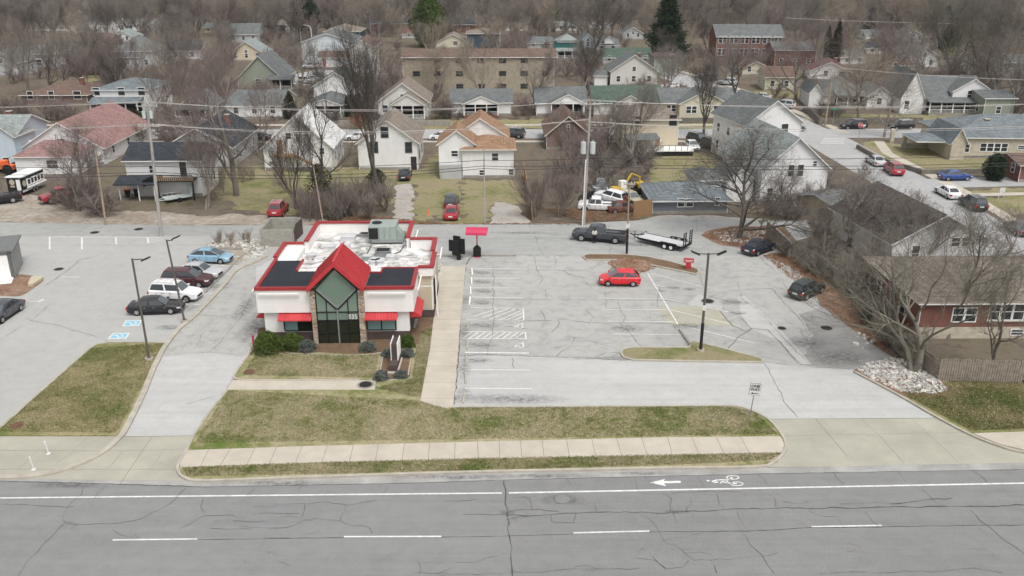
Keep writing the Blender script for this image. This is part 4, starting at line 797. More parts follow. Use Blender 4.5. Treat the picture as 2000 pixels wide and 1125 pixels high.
# menu board
t = thing('menu_board', 'black drive-through menu board with folded panels beside the canopy', 'menu board', loc(896, 507), R(20))
b = MB(); b.box(-.18, .18, -.2, .2, 0, .9, M['black']); b.obj('pedestal', t)
for (x0, x1, z0, z1, yy, rz) in ((-.75, .1, .55, 2.2, 0, -.9), (-.1, .75, .6, 2.3, .1, -.75), (-.95, -.3, .9, 2.15, .45, -.9), (.2, .8, .45, 1.9, .5, -1.0), (-.4, .4, 1.4, 2.5, .6, -.8)):
    b = MB(); b.box(x0, x1, yy - .09, yy + .09, z0, z1, M['black'], rz); b.box(x0 + .06, x1 - .06, yy - .105, yy - .09, z0 + .08, z1 - .08, M['blackm'], rz, ((x0 + x1) / 2, yy)); b.obj('panel', t)
# red directional sign
t = thing('directional_sign', 'small red directional sign on a pedestal at the tip of the back island', 'sign', loc(1344, 525, .1), R(-10))
b = MB(); b.box(-.28, .28, -.12, .12, 0, .75, M['redb']); b.obj('pedestal', t)
b = MB(); b.box(-.52, .52, -.13, .13, .72, 1.15, M['redb']); b.box(-.42, .42, -.14, -.13, .93, 1.0, M['paintw']); b.box(-.3, .3, -.14, -.13, .80, .85, M['paintw']); b.obj('sign_panel', t)
# monument sign seen edge-on
t = thing('monument_sign', 'white two-faced monument sign on dark block base seen edge-on', 'sign', (*G(768, 728, .1)[:2], .1), R(-1))
b = MB(); b.box(-.42, .42, -.25, 2.55, .0, .12, M['conc']); b.obj('pad', t)
b = MB(); b.box(-.36, .30, 0, 2.3, .12, .62, M['brown']); b.obj('base', t)
b = MB(); b.box(-.19, .19, 1.0, 2.5, .62, 2.0, M['brown']); b.obj('core', t)
for s in (-1, 1):
    b = MB(); x = s * .23; b.box(min(x, x + s * .06), max(x, x + s * .06), .95, 2.55, .62, 2.1, M['trim']); b.obj('sign_face', t)
# one way sign
t = thing('one_way_sign', 'white ONE WAY traffic sign on a leaning metal post in the front lawn', 'traffic sign', loc(1463, 823, .1), R(-3))
t.rotation_euler = (0, R(3.5), R(-3))
b = MB(); b.tube([(0, 0, 0), (0, 0, 3.0)], .035, M['grey'], 6); b.obj('post', t)
b = MB(); b.box(-.38, .38, -.07, -.045, 2.12, 3.05, M['black']); b.box(-.36, .36, -.085, -.07, 2.14, 3.03, M['paintw']); pn = b.obj('sign_panel', t)
for tx, z in (('ONE', 2.84), ('WAY', 2.57)):
    o = mkobj('sign_text', text_mesh(tx, .29, M['black'], .004), pn); o.rotation_euler[0] = math.pi / 2; o.location = (0, -.095, z)
b = MB(); b.add([(x, -.095, z) for x, z in ((-.28, 2.29), (-.1, 2.37), (-.1, 2.315), (.27, 2.315), (.27, 2.265), (-.1, 2.265), (-.1, 2.21))], [(0, 6, 1), (2, 5, 4, 3)], M['black']); b.obj('arrow', pn)
# delineators
for x, y, l in ((95, 886, 'white flexible marker post on the left apron, farther from the street'), (66, 917, 'white flexible marker post on the left apron, closest to the street')):
    t = thing('marker_post', l, 'marker post', loc(x, y, .016)); t.rotation_euler = (0, R(-6), 0)
    b = MB(); b.tube([(0, 0, 0), (0, 0, .95)], .05, M['paintw'], 10); b.obj('post', t); b = MB(); b.disc((0, 0, .02), (0, 0, 1), .16, .04, M['paintw'], 14); b.obj('foot', t)
# red post by the lane, wheel stops
b = MB(); p = G(496, 679, .1); b.tube([(p.x, p.y, .05), (p.x, p.y, 1.15)], .09, M['redb'], 10); b.disc((p.x, p.y, 1.17), (0, 0, 1), .1, .05, M['redb'], 10)
tag(b.obj('bollard'), 'short red post at the lane corner beside the dark green bush', 'bollard')
ws = MB(); ws.hexa([(-.08, -.9, 0), (.08, -.9, 0), (.08, .9, 0), (-.08, .9, 0)], [(-.05, -.86, .13), (.05, -.86, .13), (.05, .86, .13), (-.05, .86, .13)], M['kerb']); wsm = ws.mesh('wheel_stop')
wl = ['white painted wheel stop farthest from the street', 'white painted wheel stop, second from the far end', 'white painted wheel stop, third from the far end', 'worn white wheel stop just beyond the upper hatched aisle', 'concrete wheel stop between the two hatched aisles', 'concrete wheel stop just nearer than the lower hatched aisle', 'concrete wheel stop where the asphalt turns pale', 'concrete wheel stop, second nearest to the street', 'concrete wheel stop closest to the front lawn']
for i, ((x, y), l) in enumerate(zip([(922, 531), (921, 549), (919, 567.5), (917.5, 588), (914.5, 636), (912.5, 674), (910.5, 703), (909, 739), (905.7, 777)], wl)):
    o = mkobj('wheel_stop', wsm); o.location = loc(x, y, .02); o.rotation_euler[2] = R(rng.uniform(-1, 4)); o.location.z = .02; tag(o, l, 'wheel stop', 'wheel stops of the left stall row')
    if i < 4: o.material_slots[0].link = 'OBJECT'; o.material_slots[0].material = M['trim']
# cone
t = thing('traffic_cone', 'orange traffic cone standing in the grass beside the gravel drive', 'traffic cone', loc(836, 418))
b = MB(); b.box(-.2, .2, -.2, .2, 0, .03, M['orange']); b.obj('base', t); b = MB(); b.tube([(0, 0, .03), (0, 0, .72)], [.15, .03], M['orange'], 12); b.obj('cone', t); b = MB(); b.tube([(0, 0, .34), (0, 0, .48)], [.093, .064], M['paintw'], 12); b.obj('band', t)
# small shed at the left edge
t = thing('shed', 'dark grey garage with white roller door and white ramp at the left edge', 'garage', (*G(-18, 548)[:2], 0), R(20))
b = MB(); b.box(-3.2, 2.3, .02, 5, 0, 2.9, M['grey']); b.obj('wall', t); b = MB(); b.box(-3.5, 2.6, -.3, 5.3, 2.9, 3.05, mat('shed_roof', (.16, .165, .165), .8)); b.obj('roof', t)
b = MB(); b.box(-1.2, 1.9, -.06, .02, .05, 2.5, M['trim']); b.obj('door', t); b = MB(); b.box(1.95, 2.25, -.1, .02, 0, 2.85, mat('dark_grey_trim', (.12, .125, .125), .6)); b.obj('frame', t)
b = MB(); b.hexa([(-1.0, -1.6, 0), (2.1, -1.6, 0), (2.1, -.12, 0), (-1.0, -.12, 0)], [(-1.0, -1.6, .05), (2.1, -1.6, .05), (2.1, -.12, .16), (-1.0, -.12, .16)], M['trim']); b.obj('ramp', t)
b = MB(); cvs = curve(px([(55, 560), (62, 545), (75, 544), (86, 545), (70, 556), (60, 563)]), 2)[:-1]; b.prism([(p.x, p.y) for p in cvs], 0, .28, M['beige']); tag(b.obj('boulder'), 'flat cream-coloured boulder beside the left garage ramp', 'boulder')

# ------------------------------------------------------------------ vehicles
CARM = {}
def bil(q, u, v): return q[0] * (1 - u) * (1 - v) + q[1] * u * (1 - v) + q[2] * u * v + q[3] * (1 - u) * v
def car(kind, name, cat, label, col, rearpx=None, frontpx=None, centre=None, head=None, group=None, L=None, roofcol=None, glass=None):
    P = dict(  # L, W, H, belt, wheel r, front axle frac, (rear base, rear top, front top, front base) fractions from rear, hood z, tail z, clearance
        sedan=(4.7, 1.82, 1.45, .92, .33, (.10, .26, .56, .72), .86, .93, .2), hatch=(4.1, 1.73, 1.50, .95, .31, (.01, .16, .56, .80), .90, .95, .2),
        prius=(4.5, 1.75, 1.49, .93, .31, (.01, .27, .53, .82), .84, .98, .18), suv=(4.8, 1.90, 1.78, 1.08, .37, (.02, .08, .58, .72), 1.04, 1.08, .28),
        minivan=(4.9, 1.92, 1.66, 1.0, .34, (.02, .09, .57, .76), .96, 1.0, .22), wagon=(4.45, 1.75, 1.62, .98, .36, (.02, .08, .56, .69), .95, .98, .26),
        pickup=(5.9, 1.98, 1.88, 1.18, .41, (.40, .43, .66, .755), 1.16, 1.18, .42))[kind]
    Lc, Wd, Ht, belt, wr, (rb, rt, ft, fb), hood, tail, clr = P
    L = L or Lc
    hw = Wd / 2; pc = col if isinstance(col, bpy.types.Material) else col; gm = glass or M['glassd']
    if rearpx:
        a, b = G(*rearpx), G(*frontpx); h = (b - a).normalized(); pr = Vector((-h.y, h.x, 0))
        if pr.y < 0: pr = -pr
        mid = (a + b) / 2 + pr * (hw - .08); ang = math.atan2(h.y, h.x)
    else: mid = G(*centre); ang = R(head)
    t = thing(name, label, cat, (mid.x, mid.y, .02), ang, group)
    key = (kind, L, pc.name, roofcol.name if roofcol else '')
    if key not in CARM:
        parts = []
        X = lambda f: -L / 2 + f * L
        # lower body
        if kind == 'pickup': st = [(0, .55, 1.12, .93), (.012, .42, 1.16, .97), (.2, clr, 1.18, 1), (.395, clr, 1.18, 1), (.405, clr, 1.18, 1), (.72, clr, 1.20, 1), (.78, clr, 1.17, .99), (.93, clr, 1.10, .98), (.985, .42, 1.02, .95), (1, .5, .85, .88)]
        else: st = [(0, clr + .18, tail - .18, .86), (.012, clr + .05, tail - .07, .93), (.04, clr + .02, tail, .97), (.14, clr, belt, 1), (.4, clr, belt, 1), (.7, clr, belt - .01, 1), (.80, clr, hood, .985), (.92, clr, hood - .08, .96), (.975, clr + .02, hood - .18, .90), (.993, clr + .06, hood - .28, .82), (1, clr + .14, hood - .40, .74)]
        mb = MB(); vs = []; n = 11
        for f, zb, zt, wf in st:
            w = hw * wf; sec = [(0, zb), (w * .82, zb), (w * .97, zb + .10), (w, zb + (zt - zb) * .45), (w * .975, zt - .07), (w * .88, zt), (0, zt + .025)]
            for y, z in sec: vs.append((X(f), y, z))
            for y, z in sec[5:0:-1]: vs.append((X(f), -y, z))
        n = 12; fs = []
        for i in range(len(st) - 1):
            for k in range(n): a = i * n + k; b = i * n + (k + 1) % n; fs.append((a, a + n, b + n, b))
        fs.append(tuple(range(n))); fs.append(tuple(range((len(st) - 1) * n, len(st) * n))[::-1])
        mb.add(vs, fs, pc)
        # greenhouse
        bw = hw * .90; tw = hw * .70; zr = Ht; dz = .05
        B = [Vector((X(rb), bw * .96, belt - .01)), Vector((X((rb + fb) / 2), bw, belt - .01)), Vector((X(fb), bw * .92, belt - .03))]
        T = [Vector((X(rt), tw * .94, zr - dz)), Vector((X((rt + ft) / 2), tw, zr)), Vector((X(ft), tw * .94, zr - dz * .8))]
        mir = lambda p: Vector((p.x, -p.y, p.z))
        rc = roofcol or pc
        mb.add([*B, *T, *map(mir, B), *map(mir, T)], [(0, 1, 4, 3), (1, 2, 5, 4), (6, 9, 10, 7), (7, 10, 11, 8), (0, 3, 9, 6), (2, 8, 11, 5)], pc)
        crn = [Vector((p.x * .99, 0, p.z + .045)) for p in T]
        mb.add([*T, *map(mir, T), *crn], [(0, 1, 7, 6), (1, 2, 8, 7), (6, 7, 4, 3), (7, 8, 5, 4)], rc)
        for f in ((.30, .47, .66) if kind != 'pickup' else (.44, .56, .68)):
            for s in (-1, 1): mb.box(X(f) - .010, X(f) + .010, min(s * (hw - .05), s * (hw + .004)), max(s * (hw - .05), s * (hw + .004)), clr + .12, belt - .06, M['blackm']); mb.box(X(f) + .08, X(f) + .26, min(s * (hw - .03), s * (hw + .012)), max(s * (hw - .03), s * (hw + .012)), belt - .20, belt - .165, M['grey'])
        if kind == 'pickup':
            z = 1.195; mb.box(X(.03), X(.385), -hw * .80, hw * .80, z - .05, z, M['blackm'])
        parts.append(('body', mb.mesh('body'), None))
        def quad(name_, q, off, m, u0=.06, u1=.94, v0=.12, v1=.90):
            nr = (q[1] - q[0]).cross(q[3] - q[0]).normalized() * off
            g = MB(); P4 = [bil(q, u0, v0) + nr, bil(q, u1, v0) + nr, bil(q, u1, v1) + nr, bil(q, u0, v1) + nr]
            g.add(P4 + [p - nr * .6 for p in P4], [(0, 1, 2, 3), (7, 6, 5, 4)], m); parts.append((name_, g.mesh(name_), None))
        mB, mT = [mir(p) for p in B], [mir(p) for p in T]
        quad('windshield', [mB[2], B[2], T[2], mT[2]][::1], .012, M['shield'], .05, .95, .06, .94)
        quad('rear_window', [B[0], mB[0], mT[0], T[0]], .012, gm, .08, .92, .15, .92)
        for q in ([mB[0], mB[1], mT[1], mT[0]], [mB[1], mB[2], mT[2], mT[1]]): quad('side_window', q, .012, gm, .07, .95, .1, .88)
        for q in ([B[1], B[0], T[0], T[1]], [B[2], B[1], T[1], T[2]]): quad('side_window', q, .012, gm, .05, .93, .1, .88)
        ax = (.185, .80) if kind != 'pickup' else (.20, .82)
        for f in ax:
            for s in (-1, 1):
                g = MB(); c0 = (X(f), s * (hw - .10), wr); g.tube([(X(f), s * (hw - .22), wr), (X(f), s * (hw - .035), wr), (X(f), s * (hw + .0), wr)], [wr, wr, wr * .93], M['rubber'], 18)
                g.tube([(X(f), s * (hw - .0), wr * 1.02), (X(f), s * (hw + .004), wr * 1.02)], wr * 1.16, M['blackm'], 18) if False else None
                r_ = MB(); r_.disc((X(f), s * (hw - .0), wr), (0, 1, 0), wr * .60, .02, M['rim'], 16)
                for k in range(5):
                    t_ = k * 1.2566 + .3; r_.disc((X(f) + math.cos(t_) * wr * .38, s * (hw + .012), wr + math.sin(t_) * wr * .38), (0, 1, 0), wr * .11, .01, M['blackm'], 6)
                parts.append(('wheel', g.mesh('wheel'), ('rim', r_.mesh('rim'))))
                a_ = MB(); a_.add([(X(f) + wr * 1.18 * math.cos(k * math.pi / 12), s * (hw * .985 + .006 + (.01 if kind == 'pickup' else 0)), max(clr + .02, wr + wr * 1.18 * math.sin(k * math.pi / 12))) for k in range(13)], [tuple(range(13)) if s < 0 else tuple(range(13))[::-1]], M['blackm']); parts.append(('wheel_arch', a_.mesh('wheel_arch'), None))
        zl = hood - .26 if kind != 'pickup' else .95; zt_ = (tail - .22)
        for s in (-1, 1):
            g = MB(); g.hexa([(X(.955), s * hw * .62 - .0, zl - .07), (X(.992), s * hw * .60, zl - .07), (X(.985), s * hw * .86, zl - .07), (X(.93), s * hw * .94, zl - .05)][::s], [(X(.94), s * hw * .62, zl + .09), (X(.986), s * hw * .60, zl + .07), (X(.978), s * hw * .88, zl + .08), (X(.915), s * hw * .955, zl + .1)][::s], M['hl']); parts.append(('headlight', g.mesh('headlight'), None))
            g = MB(); g.box(X(-.004), X(.03), min(s * hw * .66, s * hw * .955), max(s * hw * .66, s * hw * .955), zt_ - .12, zt_ + .10, M['tl']); parts.append(('tail_light', g.mesh('tail_light'), None))
            g = MB(); g.box(X(fb - .06), X(fb - .025), min(s * (hw - .02), s * (hw + .16)), max(s * (hw - .02), s * (hw + .16)), belt, belt + .14, pc); parts.append(('mirror', g.mesh('mirror'), None))
        g = MB(); g.box(X(.985), X(1.004) if kind != 'pickup' else X(1.006), -hw * .5, hw * .5, clr + .18, clr + (.38 if kind != 'pickup' else .52), M['blackm']); parts.append(('grille', g.mesh('grille'), None))
        g = MB(); g.box(X(-.008), X(.0), -.26, .26, zt_ - .16, zt_ - .02, M['plate']); parts.append(('number_plate', g.mesh('number_plate'), None))
        g = MB(); g.box(X(.13), X(.87), -hw * .93, hw * .93, clr - .12, clr + .02, M['blackm']); parts.append(('underbody', g.mesh('underbody'), None))  # shaped to hang low, deepening the shade under the car
        if kind == 'pickup':
            g = MB(); g.box(X(.99), X(1.02), -hw * .95, hw * .95, clr + .02, clr + .18, M['chrome']); g.box(X(-.02), X(.004), -hw * .9, hw * .9, clr + .05, clr + .2, M['chrome']); parts.append(('bumper', g.mesh('bumper'), None))
        if kind in ('suv',):
            g = MB()
            for s in (-1, 1): g.box(X(rt + .04), X(ft - .04), s * tw * .88 - .02, s * tw * .88 + .02, zr + .03, zr + .07, M['alum'])
            for f in (rt + .1, (rt + ft) / 2, ft - .12): g.box(X(f), X(f) + .05, -tw * .88, tw * .88, zr + .06, zr + .085, M['alum'])
            parts.append(('roof_rack', g.mesh('roof_rack'), None))
        CARM[key] = parts
    for nm, me, sub in CARM[key]:
        o = mkobj(nm, me, t)
        if sub: mkobj(sub[0], sub[1], o)
    return t
RED = paint('bright_red', (.62, .012, .022)); DRED = paint('dark_red', (.22, .012, .022)); CRIM = paint('crimson', (.33, .015, .03)); BLK = paint('black', (.008, .008, .010)); WHT = paint('white', (.74, .74, .75)); SIL = paint('silver', (.46, .47, .48)); LBL = paint('light_blue', (.24, .40, .52)); GRY = paint('dark_grey', (.055, .058, .066)); GUN = paint('gunmetal', (.045, .05, .062)); MAR = paint('maroon', (.06, .016, .02)); DGR = paint('dark_green', (.012, .02, .018)); BLU = paint('royal_blue', (.014, .06, .24)); DTL = paint('dark_teal', (.02, .03, .035)); NAVY = paint('navy_black', (.012, .014, .03)); BEI = paint('beige', (.42, .38, .27))
car('hatch', 'hatchback', 'car', 'bright red hatchback parked in the middle of the lot in front of the mulch heap', RED, (1236, 560.5), (1186, 559.8), L=4.04)
car('pickup', 'pickup_truck', 'pickup truck', 'dark charcoal crew-cab pickup in the alley with a person standing beside it', GUN, (1206, 477.5), (1132.5, 471.5), L=6.3)
car('prius', 'hatchback', 'car', 'light blue hatchback in the stall nearest the white rocks', LBL, (381, 515), (434, 516.5), L=4.5)
car('sedan', 'sedan', 'car', 'silver sedan with sunroof parked between the blue hatchback and the maroon minivan', SIL, (356, 544), (410, 547.5), L=4.6)
car('minivan', 'minivan', 'car', 'dark maroon minivan parked between the silver sedan and the white SUV', MAR, (324, 561), (398, 563), L=5.0)
car('suv', 'suv', 'car', 'white SUV with roof bars parked beside the black sedan', WHT, (305, 589), (369, 592), L=4.8)
car('sedan', 'sedan', 'car', 'shiny black sedan with black wheels, last of the row beside the blue parking signs', BLK, (268, 617), (336, 614.5), L=4.9)
car('sedan', 'sedan', 'car', 'dark grey sedan cut off by the left edge of the left lot', GRY, (42, 607.5), (4, 633), L=4.7)
car('sedan', 'sedan', 'car', 'navy-black coupe parked under the spreading tree by the stone ring', NAVY, (1476, 502), (1512, 489), L=4.6)
car('wagon', 'station_wagon', 'car', 'dark green old SUV with white plate parked against the fence on the right', DGR, (1573, 588), (1606, 573), L=4.4)
car('suv', 'suv', 'car', 'dark red SUV standing on the grass behind the alley', CRIM, (525, 425), (537, 411), L=4.5)
car('sedan', 'sedan', 'car', 'crimson sedan seen from behind at the foot of the grassy drive', CRIM, centre=(882, 423), head=90, L=4.6)
car('wagon', 'station_wagon', 'car', 'dark teal car parked nose to tail ahead of the crimson sedan', DTL, centre=(881.5, 401), head=90, L=4.3)
car('sedan', 'sedan', 'car', 'black sedan seen from behind at the top of the gravel drive', BLK, centre=(791, 348), head=90, L=4.5)
car('sedan', 'sedan', 'car', 'white sedan on the back street between two white houses', WHT, (712, 275.5), (683, 275.5), L=4.5)
car('hatch', 'hatchback', 'car', 'white hatchback on the back street beside the orange-roofed house', WHT, (874, 275), (847, 275), L=4.3)
car('sedan', 'sedan', 'car', 'black sedan on the back street left of the tall white gable house', BLK, (512, 276), (487, 275.5), L=4.6)
car('suv', 'suv', 'car', 'dark grey SUV on the back street right of the orange-roofed house', GRY, (1011, 271), (984, 269.5), L=4.7)
car('sedan', 'sedan', 'car', 'white sedan facing the camera next to the cream two-storey house', WHT, centre=(1351, 291), head=-84, L=4.4)
car('suv', 'suv', 'car', 'dark SUV parked behind the white sedan by the cream house', DTL, centre=(1364, 280), head=-60, L=4.7)
car('suv', 'suv', 'car', 'dark green-grey SUV nearest the grey-roofed white house', DGR, centre=(1391, 291), head=-65, L=4.8)
car('wagon', 'station_wagon', 'car', 'grey car with only its front showing from behind the white gable house', GRY, centre=(1548, 256), head=0, L=4.6)
car('suv', 'suv', 'car', 'black SUV in the back street behind the stop sign', BLK, (1685, 253.5), (1655, 254), L=4.9)
car('suv', 'suv', 'car', 'black and white-topped SUV in the back street beside the street tree trunk', BLK, (1778, 254), (1750, 255), L=4.7, roofcol=SIL)
car('sedan', 'sedan', 'car', 'silver sedan at the near kerb of the cross street ahead of the dark red SUV', SIL, (1727, 325.5), (1711, 316), L=4.7)
car('suv', 'suv', 'car', 'dark red SUV in the cross street behind the silver sedan', CRIM, (1763, 344), (1748, 333.5), L=4.7)
car('sedan', 'sedan', 'car', 'royal blue sedan in the side drive on the right', BLU, (1851, 354), (1889, 353.5), L=4.6)
car('sedan', 'sedan', 'car', 'white sedan on the cross street ahead of the black SUV', WHT, (1850, 389.5), (1826, 376.5), L=4.9)
car('suv', 'suv', 'car', 'black SUV with red tail lights at the end of the cross street row', BLK, (1896, 412.5), (1874, 400), L=4.8)
car('sedan', 'sedan', 'car', 'dark car cut off by the right edge of the cross street', GRY, (2012, 462), (1990, 447), L=4.6)
car('pickup', 'pickup_truck', 'pickup truck', 'red pickup half hidden by bare shrubs on the dirt yard', CRIM, centre=(124, 392), head=-137, L=5.6)
car('pickup', 'pickup_truck', 'pickup truck', 'black pickup hitched to the food trailer at the left edge', BLK, centre=(-4, 398), head=-146, L=5.8)
for i, (x, y, c, l) in enumerate([(607, 134, WHT, 'white SUV in the far lot before the pale metal building'), (626, 132, WHT, 'white sedan beside the white SUV before the pale metal building'), (600, 163, WHT, 'white SUV nearest the red deck in the far lot'), (612, 158, SIL, 'silver car between two white ones in the far lot'), (624, 152, GRY, 'grey car at the far end of its row in the far lot')]):
    car('suv' if 'SUV' in l else 'sedan', 'suv' if 'SUV' in l else 'sedan', 'car', l, c, centre=(x, y), head=180 if i < 2 else -20)
for x, y, c, h, l in [(1308, 173, WHT, 180, 'white sedan beside the cream bungalow roof'), (1143, 146, WHT, -90, 'white car facing the camera near the teal-gabled house'), (1384, 158, GRY, 150, 'dark grey SUV in the upper cross street'), (1420, 166, SIL, 150, 'silver SUV in the upper cross street below the brick school'), (1486, 194, WHT, 165, 'white sedan on the corner behind the grey gable roof'), (1530, 211, SIL, 140, 'silver SUV on the cross street beside the white corner house'), (1378, 151, WHT, 150, 'white sedan farthest up the cross street')]:
    car('suv' if 'SUV' in l else 'sedan', 'suv' if 'SUV' in l else 'sedan', 'car', l, c, centre=(x, y), head=h)
# wrecks behind the alley
t = car('pickup', 'wrecked_pickup', 'wrecked truck', 'wrecked white pickup without wheels among the junk behind the alley', WHT, centre=(1168, 408), head=172, L=5.2); t.rotation_euler[0] = R(-4); t.location.z = -.25
t = car('minivan', 'wrecked_van', 'wrecked van', 'crushed white van body propped behind the wrecked white pickup', WHT, centre=(1190, 394), head=150, L=4.2); t.rotation_euler[1] = R(-8); t.location.z = .1
t = car('sedan', 'wrecked_car', 'wrecked car', 'rusty brown wrecked car beside the brown panel', M['rustm'], centre=(1217, 412), head=10, L=4.2); t.location.z = -.15
t = car('wagon', 'wrecked_car', 'wrecked car', 'dull beige wrecked car above the brown panel', BEI, centre=(1233, 396), head=-60, L=4.0); t.location.z = -.1
t = thing('excavator', 'small yellow excavator with folded arm among the junk', 'excavator', loc(1210, 384), R(20))
b = MB(); b.box(-1.2, 1.2, -.8, -.4, 0, .5, M['blackm']); b.box(-1.2, 1.2, .4, .8, 0, .5, M['blackm']); b.obj('track', t)
b = MB(); b.hexa([(-1.2, -.8, .55), (.9, -.8, .55), (.9, .8, .55), (-1.2, .8, .55)], [(-1.1, -.7, 1.4), (.2, -.7, 1.3), (.2, .7, 1.3), (-1.1, .7, 1.4)], M['tyre_y']); b.obj('body', t)
b = MB(); b.box(-.1, .8, -.5, .4, 1.2, 2.2, M['trim']); b.box(0, .82, -.4, .3, 1.5, 2.1, M['glassd']); b.obj('cab', t)
b = MB(); b.tube([(.8, .5, 1.2), (2.0, .6, 2.9), (3.3, .6, 2.3), (3.2, .6, 1.5)], [.16, .14, .12, .1], M['tyre_y'], 6); b.obj('arm', t); b = MB(); b.hexa([(2.9, .2, .9), (3.5, .2, .9), (3.5, 1, .9), (2.9, 1, .9)], [(2.8, .1, 1.5), (3.7, .1, 1.7), (3.7, 1.1, 1.7), (2.8, 1.1, 1.5)], M['tyre_y']); b.obj('bucket', t)
for x, y, w, d, h, m_, l in [(1172, 383, 3.4, 2.6, 2.9, 'tarp', 'large heap covered by a grey tarp among the junk'), (1150, 390, 2.4, 1.6, 1.3, 'blackm', 'dark heap of scrap left of the grey tarp heap'), (1215, 398, 2.2, 1.6, 1.2, 'rustm', 'rusty scrap heap between the wrecks'), (1246, 378, 2.6, 1.6, 1.2, 'blackm', 'dark scrap pile right of the yellow excavator')]:
    b = MB(); r_ = random.Random(x); c = G(x, y)
    for k in range(26):
        q = r_.random(); a = r_.uniform(0, 6.28); hh = h * (1 - q) * r_.uniform(.6, 1); s = r_.uniform(.2, .7)
        b.box(c.x + q * w / 2 * math.cos(a) - s, c.x + q * w / 2 * math.cos(a) + s, c.y + q * d / 2 * math.sin(a) - s * .7, c.y + q * d / 2 * math.sin(a) + s * .7, max(0, hh - .5), hh + .1, M[m_] if k % 4 else M['alum' if m_ == 'tarp' else m_], r_.uniform(0, 3))
    tag(b.obj('scrap_heap'), l, 'scrap heap')
b = MB(); a, c = G(1237, 423), G(1272, 421); d = (c - a); b.hexa([a, c, c + Vector((.05, .1, 0)), a + Vector((.05, .1, 0))], [a + Vector((0, 0, 2.0)), c + Vector((0, 0, 2.1)), c + Vector((.05, .1, 2.1)), a + Vector((.05, .1, 2.0))], M['ply']); tag(b.obj('fence_panel'), 'plain brown board panel standing against the grey-blue garage', 'fence panel')
# flatbed trailer
p0, p1 = G(1248, 477), G(1338, 497); h = (p1 - p0).normalized(); ang = math.atan2(h.y, h.x); L = 5.6; mid = (G(1255, 471) + G(1338, 487)) / 2
t = thing('flatbed_trailer', 'empty flatbed car trailer with pale deck and raised black ramps behind the pickup', 'trailer', (mid.x, mid.y, 0), ang)
b = MB(); b.box(-L / 2, L / 2, -1.0, 1.0, .55, .62, M['alum']); b.obj('deck', t)
b = MB(); b.box(-L / 2, L / 2, -1.08, -1.0, .45, .66, M['black']); b.box(-L / 2, L / 2, 1.0, 1.08, .45, .66, M['black']); b.box(L / 2, L / 2 + .1, -1.08, 1.08, .4, .66, M['black']); b.tube([(-L / 2, .95, .5), (-L / 2 - 1.3, 0, .5)], .06, M['black'], 5); b.tube([(-L / 2, -.95, .5), (-L / 2 - 1.3, 0, .5)], .06, M['black'], 5); b.tube([(-L / 2 - 1.2, 0, .5), (-L / 2 - 1.6, 0, .55)], .07, M['black'], 6); b.tube([(-L / 2 - 1.05, .1, 0), (-L / 2 - 1.05, .1, .9)], .04, M['black'], 6); b.tube([(-L / 2, -1, .6), (-L / 2, -1, .9), (-L / 2, 1, .9), (-L / 2, 1, .6)], .035, M['black'], 5); b.obj('frame', t)
for s in (-1, 1):
    b = MB(); b.box(.35, 2.1, min(s * 1.09, s * 1.36), max(s * 1.09, s * 1.36), .78, .83, M['black']); b.box(.2, .35, min(s * 1.09, s * 1.36), max(s * 1.09, s * 1.36), .5, .8, M['black']); b.box(2.1, 2.25, min(s * 1.09, s * 1.36), max(s * 1.09, s * 1.36), .5, .8, M['black']); b.obj('mudguard', t)
    for x in (.8, 1.62):
        b = MB(); b.disc((x, s * 1.23, .36), (0, 1, 0), .36, .2, M['rubber'], 18); w = b.obj('wheel', t); b = MB(); b.disc((x, s * 1.34, .36), (0, 1, 0), .2, .02, M['trim'], 14); b.obj('rim', w)
    b = MB(); x = L / 2 + .12
    for yy in (s * .45, s * .95): b.box(x, x + .08, yy - .04, yy + .04, .5, 2.2, M['black'])
    for k in range(6): b.box(x, x + .08, min(s * .45, s * .95), max(s * .45, s * .95), .6 + k * .3, .66 + k * .3, M['black'])
    b.obj('ramp', t)
# food trailer
p0, p1 = G(20, 398), G(78, 372); h = (p1 - p0).normalized(); ang = math.atan2(h.y, h.x)
mid = (G(30, 385) + G(72, 366)) / 2 
t = thing('food_trailer', 'black and white food trailer with white roof and round portrait signs behind the black pickup', 'food trailer', (mid.x, mid.y + .6, 0), ang)
t.scale = (.82, .88, .92)
b = MB(); b.box(-3.4, 3.2, -1.15, 1.15, .55, 2.75, M['blackm']); b.obj('body', t); b = MB(); b.box(-3.5, 3.3, -1.25, 1.25, 2.75, 2.9, M['trim']); b.obj('roof', t)
b = MB(); b.box(-2.0, 3.2, -1.19, -1.15, 1.25, 2.3, M['trim']); b.box(-2.2, 3.2, -1.45, -1.19, .95, 1.15, M['trim']); b.box(-3.4, 3.2, -1.18, -1.15, .55, .85, M['alum']); b.obj('side_panel', t)
for k in range(5): b = MB(); x = -1.6 + k * .95; b.box(x, x + .6, -1.215, -1.19, 1.45, 2.15, M['glassd']); b.obj('window', t)
b = MB(); b.box(-3.43, -3.4, -1.0, -.35, .9, 2.5, M['trim']); b.obj('door', t); b = MB(); b.disc((-3.42, .3, 2.1), (1, 0, 0), .42, .03, M['beige'], 18); b.obj('round_sign', t); b = MB(); b.disc((-2.65, -1.18, 1.8), (0, 1, 0), .45, .03, M['beige'], 18); b.obj('round_sign', t)
b = MB(); b.box(-3.43, -3.4, -.05, .65, 1.35, 1.6, M['beige']); b.obj('banner', t)
for s in (-1, 1):
    for x in (-.4, .5): b = MB(); b.disc((x, s * 1.1, .36), (0, 1, 0), .36, .22, M['rubber'], 16); w = b.obj('wheel', t); b = MB(); b.disc((x, s * 1.22, .36), (0, 1, 0), .2, .02, M['rim'], 12); b.obj('rim', w)
b = MB(); b.tube([(-3.4, 0, .6), (-4.6, 0, .55)], .08, M['black'], 6); b.obj('drawbar', t)
